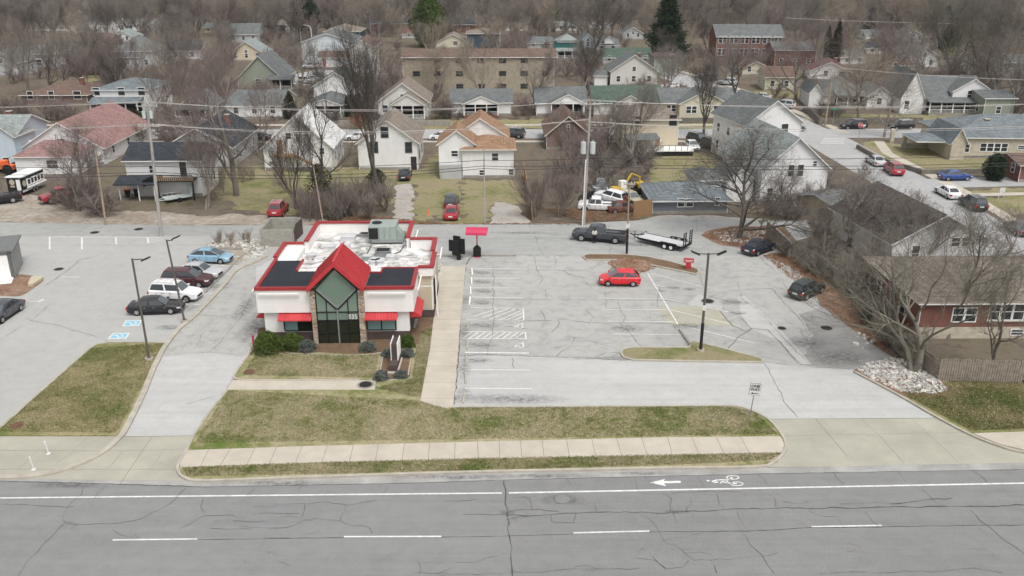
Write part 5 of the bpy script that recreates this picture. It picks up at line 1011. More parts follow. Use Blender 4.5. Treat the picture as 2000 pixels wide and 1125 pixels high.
# utility trailer
mid = G(347, 392); t = thing('utility_trailer', 'small grey mesh-sided utility trailer beside the dark-roofed white house', 'trailer', (mid.x, mid.y, 0), R(38))
b = MB(); b.box(-1.7, 1.7, -.9, .9, .5, .56, M['galv']); b.obj('deck', t); b = MB()
for s in (-.9, .86):
    b.box(-1.7, 1.7, s, s + .04, .56, .62, M['galv']); b.box(-1.7, 1.7, s, s + .04, .98, 1.03, M['galv'])
    for k in range(6): x = -1.7 + k * .672; b.box(x, x + .04, s, s + .04, .62, .98, M['galv'])
b.box(1.7, 1.75, -.9, .9, .56, 1.9, M['galv']); b.obj('side_rail', t)
for s in (-1, 1): b = MB(); b.disc((0, s * 1.02, .32), (0, 1, 0), .32, .18, M['rubber'], 14); b.obj('wheel', t)
b = MB(); b.tube([(-1.7, .6, .5), (-2.9, 0, .45)], .05, M['galv'], 5); b.tube([(-1.7, -.6, .5), (-2.9, 0, .45)], .05, M['galv'], 5); b.tube([(-2.8, 0, .5), (-2.8, 0, 0)], .04, M['galv'], 5); b.obj('drawbar', t)
# wheelie bins and orange tractor
for x, y, m_, l in ((251, 385, 'black', 'black wheelie bin at the porch corner, left one'), (269, 384, 'blackm', 'dark wheelie bin at the porch, right one'), (1935, 318, 'black', 'black wheelie bin beside the beige bungalow wall')):
    t = thing('wheelie_bin', l, 'wheelie bin', loc(x, y)); b = MB(); b.hexa([(-.25, -.28, .05), (.25, -.28, .05), (.25, .25, .05), (-.25, .25, .05)], [(-.32, -.36, 1.05), (.32, -.36, 1.05), (.32, .36, 1.05), (-.32, .36, 1.05)], M[m_]); b.obj('bin', t); b = MB(); b.box(-.34, .34, -.4, .4, 1.05, 1.12, M['orange' if 'left one' in l else m_]); b.obj('lid', t)
t = thing('tractor', 'orange tractor behind a dark rail beside the pale blue house', 'tractor', loc(14, 338), R(170))
b = MB(); b.box(-1.6, .6, -.6, .6, .7, 1.3, M['orange']); b.box(-.2, 1.0, -.7, .7, 1.3, 1.9, M['orange']); b.box(.7, 2.2, -.4, .4, .8, 1.4, M['redb']); b.obj('body', t)
for x, r_ in ((-.9, .75), (1.6, .5)):
    for s in (-1, 1): b = MB(); b.disc((x, s * .9, r_), (0, 1, 0), r_, .35, M['rubber'], 16); b.obj('wheel', t)
b = MB(); b.tube([(-1.2, -.7, 1.3), (-1.2, -.7, 2.5), (-1.2, .7, 2.5), (-1.2, .7, 1.3)], .05, M['black'], 5); b.obj('roll_bar', t)
# person next to the pickup
def person(x, y, rz):
    t = thing('person', 'person in a pale top and dark trousers standing with hands together beside the pickup', 'person', loc(x, y, .02), rz)
    def skin(name, V, E, Rr, m, par, sub=2):
        me = bpy.data.meshes.new(name); me.from_pydata(V, E, []); o = mkobj(name, me, par)
        md = o.modifiers.new('s', 'SKIN'); 
        for i, r_ in enumerate(Rr): me.skin_vertices[0].data[i].radius = (r_, r_ * (.8 if name != 'body' else .85))
        me.skin_vertices[0].data[0].use_root = True
        s2_ = o.modifiers.new('u', 'SUBSURF'); s2_.levels = s2_.render_levels = sub
        dg = bpy.context.evaluated_depsgraph_get(); m2 = bpy.data.meshes.new_from_object(o.evaluated_get(dg)); o.modifiers.clear(); o.data = m2
        m2.materials.clear(); m2.materials.append(m); m2.polygons.foreach_set('use_smooth', [True] * len(m2.polygons)); return o
    V = [(0, 0, .92), (0, 0, 1.12), (0, -.01, 1.34), (0, 0, 1.46), (0, 0, 1.53), (0, -.01, 1.63), (0, -.01, 1.74),
         (-.10, 0, .84), (-.11, -.01, .48), (-.12, .01, .09), (-.13, -.13, .035), (.10, 0, .84), (.12, -.02, .48), (.14, .0, .09), (.16, -.14, .035),
         (-.19, 0, 1.40), (-.26, -.03, 1.14), (-.12, -.24, 1.06), (-.06, -.28, 1.06), (.19, 0, 1.40), (.26, -.03, 1.14), (.12, -.24, 1.06), (.05, -.29, 1.05)]
    E = [(0, 1), (1, 2), (2, 3), (3, 4), (4, 5), (5, 6), (0, 7), (7, 8), (8, 9), (9, 10), (0, 11), (11, 12), (12, 13), (13, 14), (2, 15), (15, 16), (16, 17), (17, 18), (2, 19), (19, 20), (20, 21), (21, 22)]
    Rr = [.14, .125, .15, .075, .055, .095, .075, .09, .062, .045, .035, .09, .062, .045, .035, .065, .05, .035, .035, .065, .05, .035, .035]
    skin('body', V, E, Rr, M['skin'], t)
    k = list(range(7, 15)); skin('trousers', [(0, 0, .94)] + [V[i] for i in (7, 8, 9, 11, 12, 13)], [(0, 1), (1, 2), (2, 3), (0, 4), (4, 5), (5, 6)], [.155, .108, .078, .065, .108, .078, .065], M['cloth2'], t)
    skin('shirt', [(0, 0, .93), (0, 0, 1.14), (0, -.01, 1.34), (0, 0, 1.45), (-.20, 0, 1.40), (-.265, -.03, 1.14), (-.15, -.2, 1.07), (.20, 0, 1.40), (.265, -.03, 1.14), (.15, -.2, 1.07)], [(0, 1), (1, 2), (2, 3), (2, 4), (4, 5), (5, 6), (2, 7), (7, 8), (8, 9)], [.165, .15, .175, .09, .08, .065, .05, .08, .065, .05], M['cloth'], t)
    b = MB(); b.tube([(0, .01, 1.62), (0, .015, 1.70), (0, .01, 1.76), (0, .0, 1.785)], [.098, .10, .075, .02], M['blackm'], 12); b.obj('hair', t)
    b = MB()
    for s in (-1, 1): b.disc((s * .035, -.098, 1.655), (0, 1, 0), .011, .012, M['blackm'], 8)
    b.box(-.025, .025, -.104, -.09, 1.585, 1.592, M['darkw']); b.tube([(0, -.09, 1.645), (0, -.115, 1.615)], [.008, .014], M['skin'], 6); b.obj('face', t)
    for s in (-1, 1):
        F_ = []
        b = MB(); b.tube([(s * .07, -.275, 1.06), (s * .02, -.30, 1.055)], [.032, .030], M['skin'], 8)
        for j in range(4): z = 1.085 - j * .018; b.tube([(s * .025, -.30, z), (-s * .015, -.315 - .004 * j, z - .002), (-s * .045, -.30, z - .006)], [.009, .008, .007], M['skin'], 6)
        b.tube([(s * .05, -.285, 1.08), (s * .03, -.30, 1.105), (s * .01, -.31, 1.11)], [.010, .009, .008], M['skin'], 6); b.obj('hand', t)
    for s in (-1, 1): b = MB(); b.hexa([(s * .14 - .05, -.19, 0), (s * .14 + .05, -.19, 0), (s * .13 + .045, .07, 0), (s * .13 - .045, .07, 0)], [(s * .14 - .04, -.17, .06), (s * .14 + .04, -.17, .06), (s * .13 + .045, .06, .11), (s * .13 - .045, .06, .11)], M['black']); b.obj('shoe', t)
person(1160.5, 474.5, R(0))
import re
NICK = []
# ------------------------------------------------------------------ houses
SW = siding('white_siding', (.78, .78, .775)); SW2 = siding('off_white_siding', (.62, .61, .58)); SBL = siding('pale_blue_siding', (.52, .62, .68)); SGR = siding('sage_siding', (.28, .31, .25)); SCR = siding('cream_siding', (.60, .53, .40)); SYE = siding('pale_yellow_siding', (.58, .55, .43)); SGB = siding('blue_grey_siding', (.155, .17, .19)); SLG = siding('light_grey_siding', (.45, .46, .46)); STE = siding('teal_siding', (.03, .12, .11)); SNV = siding('navy_siding', (.05, .075, .10)); SMB = siding('metal_pale_blue', (.56, .61, .63), .9)
BRK = brickm('red_brick', (.15, .042, .030), (.22, .066, .045), (.22, .17, .15)); BRB = brickm('brown_brick', (.16, .10, .08), (.20, .13, .10), (.22, .19, .17)); BRT = brickm('tan_brick', (.36, .315, .245), (.31, .27, .21), (.34, .31, .26), .5, .2); BRL = brickm('limestone', (.52, .47, .38), (.46, .41, .33), (.40, .37, .31), .7, .3)
RG = shingle('grey_shingle', (.155, .165, .165)); RB = shingle('blue_grey_shingle', (.18, .205, .22)); RK = shingle('dark_shingle', (.05, .056, .066)); RT = shingle('taupe_shingle', (.24, .205, .175)); RP = shingle('pink_shingle', (.29, .18, .17)); RO = shingle('orange_brown_shingle', (.30, .19, .125)); RGN = shingle('green_shingle', (.09, .125, .10)); RBR = shingle('brown_shingle', (.17, .12, .10)); RLG = shingle('pale_grey_shingle', (.27, .30, .29)); RDM = shingle('maroon_shingle', (.15, .085, .08)); RWH = mat('white_metal_roof', (.62, .62, .61), .6); RDB = shingle('dark_brown_shingle', (.085, .072, .068))
WINM = {}
def window(par, x, y, z, w, h, ang, trim=None, glass=None):
    trim = trim or M['trim']; glass = glass or M['glassw']
    k = (round(w, 2), round(h, 2), trim.name, glass.name)
    if k not in WINM:
        f = MB(); t_ = .09
        f.box(-w / 2 - t_, w / 2 + t_, -.05, .0, -t_, 0, trim); f.box(-w / 2 - t_, w / 2 + t_, -.05, .0, h, h + t_, trim)
        f.box(-w / 2 - t_, -w / 2, -.05, 0, 0, h, trim); f.box(w / 2, w / 2 + t_, -.05, 0, 0, h, trim); f.box(-w / 2, w / 2, -.045, -.01, h / 2 - .03, h / 2 + .03, trim)
        g = MB(); g.box(-w / 2, w / 2, -.03, -.005, 0, h, glass); WINM[k] = (f.mesh('window'), g.mesh('pane'))
    a = mkobj('window', WINM[k][0], par); a.location = (x, y, z); a.rotation_euler[2] = ang; mkobj('pane', WINM[k][1], a)
def volume(W_, Rf, x0, x1, y0, y1, z0, he, hr, kind, wm, rm, ov=.45, th=.14):
    """walls into W_, roof into Rf"""
    cx, cy = (x0 + x1) / 2, (y0 + y1) / 2; tr = M['trim']
    if kind == 'flat':
        W_.box(x0, x1, y0, y1, z0, he, wm); Rf.box(x0 - ov, x1 + ov, y0 - ov, y1 + ov, he, he + .2, rm); return
    if kind == 'shed':
        W_.hexa([(x0, y0, z0), (x1, y0, z0), (x1, y1, z0), (x0, y1, z0)], [(x0, y0, he), (x1, y0, he), (x1, y1, hr), (x0, y1, hr)], wm)
        Rf.hexa([(x0 - ov, y0 - ov, he - .1), (x1 + ov, y0 - ov, he - .1), (x1 + ov, y1, hr), (x0 - ov, y1, hr)], [(x0 - ov, y0 - ov, he - .1 + th), (x1 + ov, y0 - ov, he - .1 + th), (x1 + ov, y1, hr + th), (x0 - ov, y1, hr + th)], rm); return
    if kind == 'hip':
        W_.box(x0, x1, y0, y1, z0, he, wm)
        lx, ly = (x1 - x0) / 2 + ov, (y1 - y0) / 2 + ov; d = min(lx, ly); rx, ry = lx - d + .01, ly - d + .01
        sl = (hr - he) / (d - ov) if d > ov else 1; ze = he - .05
        B0 = [(cx - lx, cy - ly, ze), (cx + lx, cy - ly, ze), (cx + lx, cy + ly, ze), (cx - lx, cy + ly, ze)]
        B1 = [(p[0], p[1], ze + .12) for p in B0]; T = [(cx - rx, cy - ry, hr), (cx + rx, cy - ry, hr), (cx + rx, cy + ry, hr), (cx - rx, cy + ry, hr)]
        Rf.add(B0 + B1, [(0, 1, 5, 4), (1, 2, 6, 5), (2, 3, 7, 6), (3, 0, 4, 7), (3, 2, 1, 0)], tr)
        Rf.add(B1 + T, [(0, 1, 5, 4), (1, 2, 6, 5), (2, 3, 7, 6), (3, 0, 4, 7), (4, 5, 6, 7)], rm); return
    def slab4(a, b, c, d):   # a,b eave edge; c,d ridge
        lo = [a, b, c, d]; hi = [(p[0], p[1], p[2] + th) for p in lo]
        Rf.add(lo + hi, [(4, 5, 6, 7)], rm); Rf.add(lo + hi, [(3, 2, 1, 0), (0, 1, 5, 4), (1, 2, 6, 5), (2, 3, 7, 6), (3, 0, 4, 7)], tr)
    if kind == 'gy':         # ridge runs back, gable faces front
        W_.add([(x0, y0, z0), (x1, y0, z0), (x1, y0, he), (cx, y0, hr), (x0, y0, he), (x0, y1, z0), (x1, y1, z0), (x1, y1, he), (cx, y1, hr), (x0, y1, he)], [(0, 1, 2, 3, 4), (9, 8, 7, 6, 5), (1, 6, 7, 2), (5, 0, 4, 9), (4, 3, 8, 9), (3, 2, 7, 8)], wm)
        s = (hr - he) / (x1 - x0) * 2; e = he - s * ov
        slab4((x0 - ov, y0 - ov, e), (cx, y0 - ov, hr), (cx, y1 + ov, hr), (x0 - ov, y1 + ov, e)); slab4((cx, y0 - ov, hr), (x1 + ov, y0 - ov, e), (x1 + ov, y1 + ov, e), (cx, y1 + ov, hr))
    else:                    # gx: ridge runs sideways
        W_.add([(x0, y0, z0), (x1, y0, z0), (x1, y1, z0), (x0, y1, z0), (x0, y0, he), (x1, y0, he), (x1, y1, he), (x0, y1, he), (x0, cy, hr), (x1, cy, hr)], [(0, 1, 5, 4), (2, 3, 7, 6), (1, 2, 6, 9, 5), (3, 0, 4, 8, 7), (4, 5, 9, 8), (6, 7, 8, 9)], wm)
        s = (hr - he) / (y1 - y0) * 2; e = he - s * ov
        slab4((x0 - ov, y0 - ov, e), (x1 + ov, y0 - ov, e), (x1 + ov, cy, hr), (x0 - ov, cy, hr)); slab4((x0 - ov, cy, hr), (x1 + ov, cy, hr), (x1 + ov, y1 + ov, e), (x0 - ov, y1 + ov, e))
FOOT = []
def house(label, xL, xR, yB, yE, yR, D, kind, wm, rm, name='house', cat='house', wins=None, side=None, vols=(), porch=None, chim=(), door=None, rot=1.3, trim=None, group=None, swin=2):
    a, b = G(xL, yB), G(xR, yB); c = (a + b) / 2; w = (b.x - a.x); hw = w / 2
    he = HY(c.y, yE); hr = HY(c.y + (0 if kind in ('gy',) else D / 2), yR)
    if kind == 'flat': hr = he
    if kind in ('gx', 'hip', 'gy') and hr < he + .8: hr = he + .8
    if kind == 'hip':
        m_ = min(w, D); hr = min(hr, he + m_ * .55)
    t = thing(name, label, cat, (c.x, c.y, 0), R(rot), group)
    FOOT.append((c.x, c.y + D / 2, max(w, D) / 2 + 1.5)); NICK.append(re.split(r' with | behind | beside | under | in the | at the | left of | right of | on the | above | among | far | by the | under | stepping | before | beyond | and ', label)[0])
    W_, Rf = MB(), MB()
    volume(W_, Rf, -hw, hw, 0, D, 0, he, hr, kind, wm, rm)
    for v in vols: 
        v = list(v); wm2 = v[8] if len(v) > 8 else wm; rm2 = v[9] if len(v) > 9 else rm
        volume(W_, Rf, *v[:8], wm2, rm2, ov=.35)
    W_.box(-hw - .03, hw + .03, -.03, .0, 0, .45, M['kerbd'])
    W_.obj('wall', t); ro = Rf.obj('roof', t)
    for cx_, cy_, h_ in chim:
        m = MB(); m.box(cx_ - .35, cx_ + .35, cy_ - .35, cy_ + .35, he, hr + h_, BRK); m.box(cx_ - .42, cx_ + .42, cy_ - .42, cy_ + .42, hr + h_, hr + h_ + .12, M['kerb']); m.obj('chimney', ro)
    if wins is None:
        wins = []; n = max(1, int(w // 3.2)); st = max(1, int(he // 2.7))
        for s in range(st):
            for i in range(n):
                x = -hw + w * (i + .5) / n
                if porch and s == 0: continue
                if door and s == 0 and abs(x - door[0]) < 1.1: continue
                wins.append((x, 1.1 + s * 2.75, .9, 1.3))
        if kind == 'gy' and hr - he > 1.8: wins.append((0, he - .1 if he > 2 else 2, .8, 1.0))
    for q in wins: window(t, q[0], q[4] if len(q) > 4 else -.005, q[1], q[2], q[3], 0, trim)
    st = max(1, int(he // 2.7)); vis = 1 if c.x < 0 else -1      # the side the camera sees
    if swin:
        for s in range(st):
            for i in range(swin): window(t, vis * (hw + .005), D * (i + .6) / (swin + .2), 1.1 + s * 2.75, .85, 1.25, R(90 * vis), trim)
    if door:
        m = MB(); m.box(door[0] - .45, door[0] + .45, -.06, -.01, door[1], door[1] + 2.05, door[2] if len(door) > 2 else M['door']); m.box(door[0] - .55, door[0] - .45, -.08, 0, door[1], door[1] + 2.1, M['trim']); m.box(door[0] + .45, door[0] + .55, -.08, 0, door[1], door[1] + 2.1, M['trim']); m.obj('door', t)
    if porch:
        x0, x1, dp, hp = porch[:4]; gab = len(porch) > 4
        m = MB(); m.box(x0, x1, -dp, -.06, 0, .55, porch[5] if len(porch) > 5 else M['kerbd']); 
        n = max(2, int((x1 - x0) // 2.2) + 1)
        for i in range(n): x = x0 + .12 + (x1 - x0 - .24) * i / (n - 1); m.box(x - .09, x + .09, -dp, -dp + .18, .55, hp, M['trim'])
        m.box(x0, x1, -dp + .04, -dp + .08, 1.25, 1.32, M['trim'])
        k = int((x1 - x0) / .25)
        for i in range(k): m.box(x0 + i * .25, x0 + i * .25 + .05, -dp + .045, -dp + .075, .6, 1.25, M['trim'])
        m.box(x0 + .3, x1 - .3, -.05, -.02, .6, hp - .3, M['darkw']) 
        m.obj('porch', t); pr = MB()
        if gab: 
            ww = MB(); volume(ww, pr, x0, x1, -dp, -.06, hp, hp + .15, hp + .15 + porch[4], 'gy', wm, rm, .3); ww.obj('porch_gable', t)
        else: pr.hexa([(x0 - .3, -dp - .4, hp), (x1 + .3, -dp - .4, hp), (x1 + .3, -.02, hp + .5), (x0 - .3, -.02, hp + .5)], [(x0 - .3, -dp - .4, hp + .14), (x1 + .3, -dp - .4, hp + .14), (x1 + .3, -.02, hp + .9), (x0 - .3, -.02, hp + .9)], rm)
        pr.obj('porch_roof', ro)
    for x in (-hw - .04, hw - .02): m = MB(); m.tube([(x, -.07, he - .1), (x, -.07, .1)], .045, M['trim'], 5); m.obj('downspout', t)
    return t, hw, he, hr
# first row, between the alley and the back street
t, hw, he, hr = house('pale blue two-storey house with chimney at the left edge', -110, 42, 326, 262, 225, 10, 'gx', SBL, RLG, chim=((2.5, 6, .4),), vols=[(3.0, 6.2, -1.2, 5, 0, 5.0, 6.3, 'gy', SBL, RLG)], wins=[(4.5, .9, .9, .8, -1.22), (-2, 1.0, 1.2, 1.6), (-2, 3.6, 1.0, 1.3)], swin=2)
for y in (3.0, 6.0):
    m = MB(); m.box(hw + .01, hw + .45, y, y + .6, 3.0, 3.4, M['trim']); m.obj('air_conditioner', t)
house('white house with large faded pink-red shingle roof', 52, 205, 322, 288, 240, 20, 'gy', SW, RP, vols=[(-4.2, 4.8, -6.5, -.02, 0, 2.7, 4.6, 'hip', SW, RP)], wins=[(0, 3.2, .9, .9), (1.2, 1.0, 1.6, 1.2, -6.52)], swin=3)
t, hw, he, hr = house('two-storey white house with dark blue-black roof, lower porch and wooden balcony', 257, 398, 384, 312, 279, 7.2, 'gx', SW, RK, wins=[(-1.6, 3.3, .6, 1.0)], door=(2.6, 2.75), vols=[(-5.6, -.6, -2.4, -.02, 2.3, 2.35, 2.9, 'shed', M['trim'], RK)], side=1, swin=2)
m = MB(); m.box(-.4, 4.4, -2.2, -.1, 2.55, 2.7, M['black']); m.box(-.4, -.25, -2.2, -2.05, 0, 2.55, M['black']); m.box(4.25, 4.4, -2.2, -2.05, 0, 2.55, M['black'])
for i in range(18): x = -.3 + i * .27; m.box(x, x + .12, -2.2, -2.15, 2.7, 3.45, M['woodn'])
m.box(-.4, 4.4, -2.22, -2.12, 3.45, 3.52, M['black']); m.hexa([(-2.2, -2.2, 1.9), (-.4, -2.2, 2.6), (-.4, -1.2, 2.6), (-2.2, -1.2, 1.9)], [(-2.2, -2.2, 2.8), (-.4, -2.2, 3.6), (-.4, -2.1, 3.6), (-2.2, -2.1, 2.8)], M['black']); m.obj('balcony', t)
for x in (-5.4, -2.9, -.8): m = MB(); m.box(x - .06, x + .06, -2.3, -2.18, 0, 2.3, M['trim']); m.obj('porch_post', t)
m = MB(); m.box(-3.9, -.8, -.1, -.02, .1, 2.2, M['alum']); 
for k in range(9): m.box(-3.8 + k * .35, -3.77 + k * .35, -.12, -.1, .1, 2.2, M['grey'])
m.obj('roller_door', t)
house('white gabled house with dark roof behind the dark-roofed two-storey house', 328, 455, 330, 287, 251, 16, 'gy', SLG, RK, wins=[(0, 3.3, .8, .8)], swin=3, chim=((2, 10, .3),))
t, hw, he, hr = house('tall white gable house with white metal roof and wooden outside stairs', 520, 650, 334, 286, 226, 11, 'gy', SW, RWH, wins=[(-1.2, 4.9, .8, .9), (-4.0, 1.0, .8, .5), (3.6, 2.6, .7, .9)], door=(-2.6, 2.7, M['woodn']))
m = MB(); m.box(-3.4, -.4, -1.6, -.1, 2.5, 2.65, M['woodn']); m.hexa([(-.4, -1.4, 2.5), (4.2, -1.4, 0), (4.2, -.5, 0), (-.4, -.5, 2.5)], [(-.4, -1.4, 2.68), (4.2, -1.4, .15), (4.2, -.5, .15), (-.4, -.5, 2.68)], M['woodn']); m.hexa([(-.4, -1.45, 3.5), (4.2, -1.45, 1.0), (4.2, -1.4, 1.0), (-.4, -1.4, 3.5)], [(-.4, -1.45, 3.62), (4.2, -1.45, 1.12), (4.2, -1.4, 1.12), (-.4, -1.4, 3.62)], M['trim'])
for i in range(10): m.box(-3.4 + i * .3, -3.34 + i * .3, -1.6, -1.54, 2.65, 3.5, M['woodn'])
for x in (-3.3, -.5): m.box(x, x + .12, -1.6, -1.48, 0, 2.5, M['woodn'])
m.obj('staircase', t)
house('white gable house with taupe roof and dark basement door', 703, 817, 332, 278, 236, 11, 'gy', SW, RT, wins=[(-2.1, 2.7, 1.1, 1.6), (3.1, 2.7, .9, 1.5), (-.4, 5.0, 1.0, 1.5)], door=(3.8, 0), swin=2, trim=M['gpole'])
t, hw, he, hr = house('white house with orange-brown shingle roof stepping down to a low wing', 905, 1003, 348, 292, 262, 7.5, 'hip', SW, RO, wins=[(1.0, 2.6, .9, 1.1), (-.9, .5, .8, .7), (3.4, .5, .8, .8)], vols=[(-7.2, -2.0, .4, 8, 0, 5.0, 6.9, 'gy', SW, RO), (-5.5, 3, 7.4, 15, 0, 4.6, 7.4, 'gy', SW, RO)], swin=1)
m = MB(); m.box(-7.0, -3.9, -.5, .38, 0, 2.1, SLG); m.obj('lean_to', t); window(t, -4.9, .39, 3.2, .9, .8, 0)
house('small brown brick house with brown gable roof behind the bare shrubs', 1068, 1150, 292, 262, 228, 12, 'gy', BRB, RBR, wins=[(0, 3.3, .35, .8)], swin=1)
t, hw, he, hr = house('cream two-storey house with hipped tan roof and grey deck', 1215, 1322, 296, 234, 203, 11, 'hip', SCR, RT, wins=[(3.6, 4.3, 1.1, 1.7), (-2.2, 4.3, .8, 1.4), (-3.5, 1, 1, 1.2)], door=(1.2, .4, M['woodn']), trim=M['gpole'], swin=2)
m = MB(); m.box(-1.5, 6.6, -3.6, -.1, .75, .9, M['trim']); 
for i in range(9): m.box(-1.5 + i, -1.42 + i, -3.6, -3.52, .9, 1.8, M['grey'])
m.box(-1.5, 6.6, -3.62, -3.5, 1.75, 1.82, M['grey']); m.box(-1.4, 6.5, -3.5, -3.4, 0, .75, M['darkw']); m.obj('deck', t)
m = MB(); m.hexa([(-4.2, -3, 2.4), (1.0, -3, 2.4), (1.0, -.1, 2.9), (-4.2, -.1, 2.9)], [(-4.2, -3, 2.52), (1.0, -3, 2.52), (1.0, -.1, 3.1), (-4.2, -.1, 3.1)], RG); m.box(.8, .95, -2.9, -2.8, .9, 2.4, M['woodn']); m.obj('porch_roof', t)
t, hw, he, hr = house('tall white two-storey house with dark grey gable roof beside the spreading tree', 1445, 1562, 322, 240, 197, 11, 'gy', SW, RG, rot=14, wins=[(-2.6, 4.6, 1.1, 1.7), (1.9, 4.6, 1.1, 1.7), (-3.5, 1.4, 1, 1.3)], swin=3, trim=M['trim'])
house('white two-storey rear house with long grey roof in front of the tall white house', 1480, 1612, 396, 328, 270, 14, 'gy', SW, RLG, rot=8, wins=[(-.6, 3.6, .8, 1.5), (.7, 3.6, .8, 1.5), (2.6, 4.9, .5, .6), (-3.2, 1.0, .7, 1.1)], vols=[(-8.6, -4.9, 1.5, 7, 0, 3.0, 4.4, 'gy', SW, RG), (-12.0, -8.62, 2.5, 8, 0, 2.8, 3.8, 'hip', SW, RG)], swin=1)
t, hw, he, hr = house('blue-grey garage with pale grey hipped roof and white corner trim', 1274, 1420, 418, 392, 355, 8.5, 'hip', SGB, RB, wins=[(-1.2, 1.0, .8, 1.0), (-.1, 1.0, .8, 1.0), (3.4, 1.2, .5, .9)], name='garage', cat='garage', swin=0)
house('beige bungalow with wide blue-grey hipped roof', 1862, 2110, 310, 270, 222, 14, 'hip', BRL, RB, rot=-3, wins=[(-8.2, 1.0, .9, 1.3), (-5.6, 1.2, .9, 1.2), (-4.5, 1.2, .9, 1.2), (-3.4, 1.2, .9, 1.2), (-2.3, 1.2, .9, 1.2), (.5, 1.6, 1.4, .5)], door=(3.2, .5, M['trim']), chim=((-3.5, 5, -.6),), vols=[(-11.2, -9.0, -1.5, 8, 0, 3.0, 4.9, 'gy', BRL, RB), (-15.8, -11.25, .5, 6.5, 2.3, 2.5, 3.3, 'hip', M['trim'], RB)], swin=2)
m = MB(); p = G(1762, 290); 
for x, y in ((0, 0), (3.6, 0), (0, 5)): m.box(p.x + x, p.x + x + .6, p.y + y, p.y + y + .6, 0, 2.3, BRL)
m.box(p.x, p.x + 3.9, p.y + .1, p.y + .3, .0, .9, BRL); tag(m.obj('porch_pillars'), 'beige block porch pillars and low wall at the left of the beige bungalow', 'pillars')
t, hw, he, hr = house('white house with near-black gable roof behind the branches by the lot fence', 1731, 1924, 524, 470, 420, 13.5, 'gy', SW, RDB, rot=7, wins=[(-2.6, .9, .8, 1.7), (1.7, 2.4, .9, .9), (2.9, 2.4, .9, .9)], chim=(), swin=2)
t, hw, he, hr = house('red brick house with long taupe roof and block basement beside the picket fence', 1787, 2170, 660, 590, 508, 11.5, 'hip', BRK, RT, rot=1, wins=[(-5.2, 1.6, .9, 1.2), (-4.1, 1.6, .9, 1.2), (-2.1, 1.75, .85, 1.45), (-1.05, 1.75, .85, 1.45), (.0, 1.75, .85, 1.45), (2.0, 1.75, .9, 1.45), (3.1, 1.75, .9, 1.45), (.2, .35, 1.0, .45, -.06)], swin=2)
m = MB(); m.box(-hw - .05, hw + .05, -.05, -.005, 0, 1.05, BRL); m.box(-2.7, .7, -.12, -.05, 1.55, 1.66, M['kerb']); m.obj('basement_wall', t)
house('small cream garage with striped grey roof behind the near-black roofed house', 1615, 1682, 428, 398, 378, 6, 'gx', SCR, RG, name='garage', cat='garage', rot=30, swin=0)
house('dark brick house at the right edge beyond the side drive', 1988, 2080, 356, 322, 300, 7, 'gx', BRK, RBR, rot=0)
# second row, beyond the back street
house('brown brick house with wide brown hipped roof', 45, 172, 206, 186, 156, 14, 'hip', BRB, RBR, chim=((3.5, 7, .4),), wins=[(-5, 1.4, 1.1, 1.6), (-.5, 1.4, 1.1, 1.6), (5, 1.4, 1.5, 1.6)])
house('two-storey house with grey-blue hipped roof, white below dark green upper storey', 192, 296, 224, 176, 152, 13, 'hip', SW, RB, porch=(-5.5, 4, 3, 2.7), wins=[(-5, 3.9, 1.3, 1.5), (0, 3.9, 1.3, 1.5), (4, 3.9, 1.3, 1.5)])
house('white low house with slate-grey roof left of the dark arborvitae', 445, 552, 232, 206, 176, 12, 'gx', SW, RG)
house('sage green gabled house with long white front porch', 468, 552, 176, 152, 110, 14, 'gy', SGR, RG, wins=[(-.5, 1.5, 1.3, 1.1)], porch=(2.5, 8, 2.5, 2.7))
house('large white gabled house with two stepped dark green roof edges', 616, 700, 206, 168, 142, 12, 'gy', SW, RGN, wins=[])
house('low white house with dark grey roof and gabled porch', 606, 676, 228, 204, 178, 9, 'hip', SW, RG, porch=(-3.2, 3.2, 3, 2.6, 1.2))
house('white craftsman house with taupe roof and double front gable', 740, 836, 232, 198, 163, 11, 'gy', SW2, RT, porch=(-2.2, 4.5, 3, 3.0, 2.0), wins=[(-3.5, 1.3, 1, 1.4), (0, 4.0, .8, .8)])
house('white bungalow with grey roof, small red gable and red-based porch rail', 882, 998, 226, 200, 174, 11, 'gx', SW, RG, porch=(-3.5, 3.5, 3, 2.7, 1.4, BRK))
house('white bungalow with slate roof and dark green gabled porch', 1048, 1142, 226, 200, 170, 10, 'gx', SW, RG, porch=(-2.2, 4.5, 3, 2.8, 1.7, BRK))
house('low bungalow with dark green roof and dark gable', 1160, 1292, 228, 200, 168, 10, 'gx', SW2, RGN, porch=(-3, 3, 2.5, 2.7, 1.7))
house('cream bungalow with broad brown-grey roof and three paired windows', 1292, 1434, 229, 200, 172, 10, 'gx', SYE, RG, vols=[(-4.2, 5.2, -2, 5, 0, 3.0, 5.4, 'gy', SYE, RG)], wins=[(-2.4, 1.2, .9, 1.3, -2.01), (-1.3, 1.2, .9, 1.3, -2.01), (3, 1.2, .9, 1.4, -2.01), (-6, 1.2, .8, 1.2), (-5, 1.2, .8, 1.2), (.5, 3.6, .6, .5, -2.01)])
house('white house with steep dark grey hipped roof on the corner', 1600, 1690, 208, 186, 148, 11, 'hip', SW, RG, rot=-6, porch=(-2, 5, 2.5, 2.6), vols=[(-7.5, -5.0, -2, 8, 0, 3.2, 4.8, 'gy', SW, RG)])
house('white house with small gabled front beside the corner tree', 1692, 1738, 214, 186, 170, 8, 'gy', SW, RG, rot=0)
house('white two-storey house with maroon-pink roof and brick chimney', 1580, 1658, 158, 140, 122, 11, 'gy', SW, RDM, rot=-14, chim=((1.5, 5, .6),), wins=[(-1, 1.2, 1, 1.3), (3, 1.2, 1.6, 1.2)])
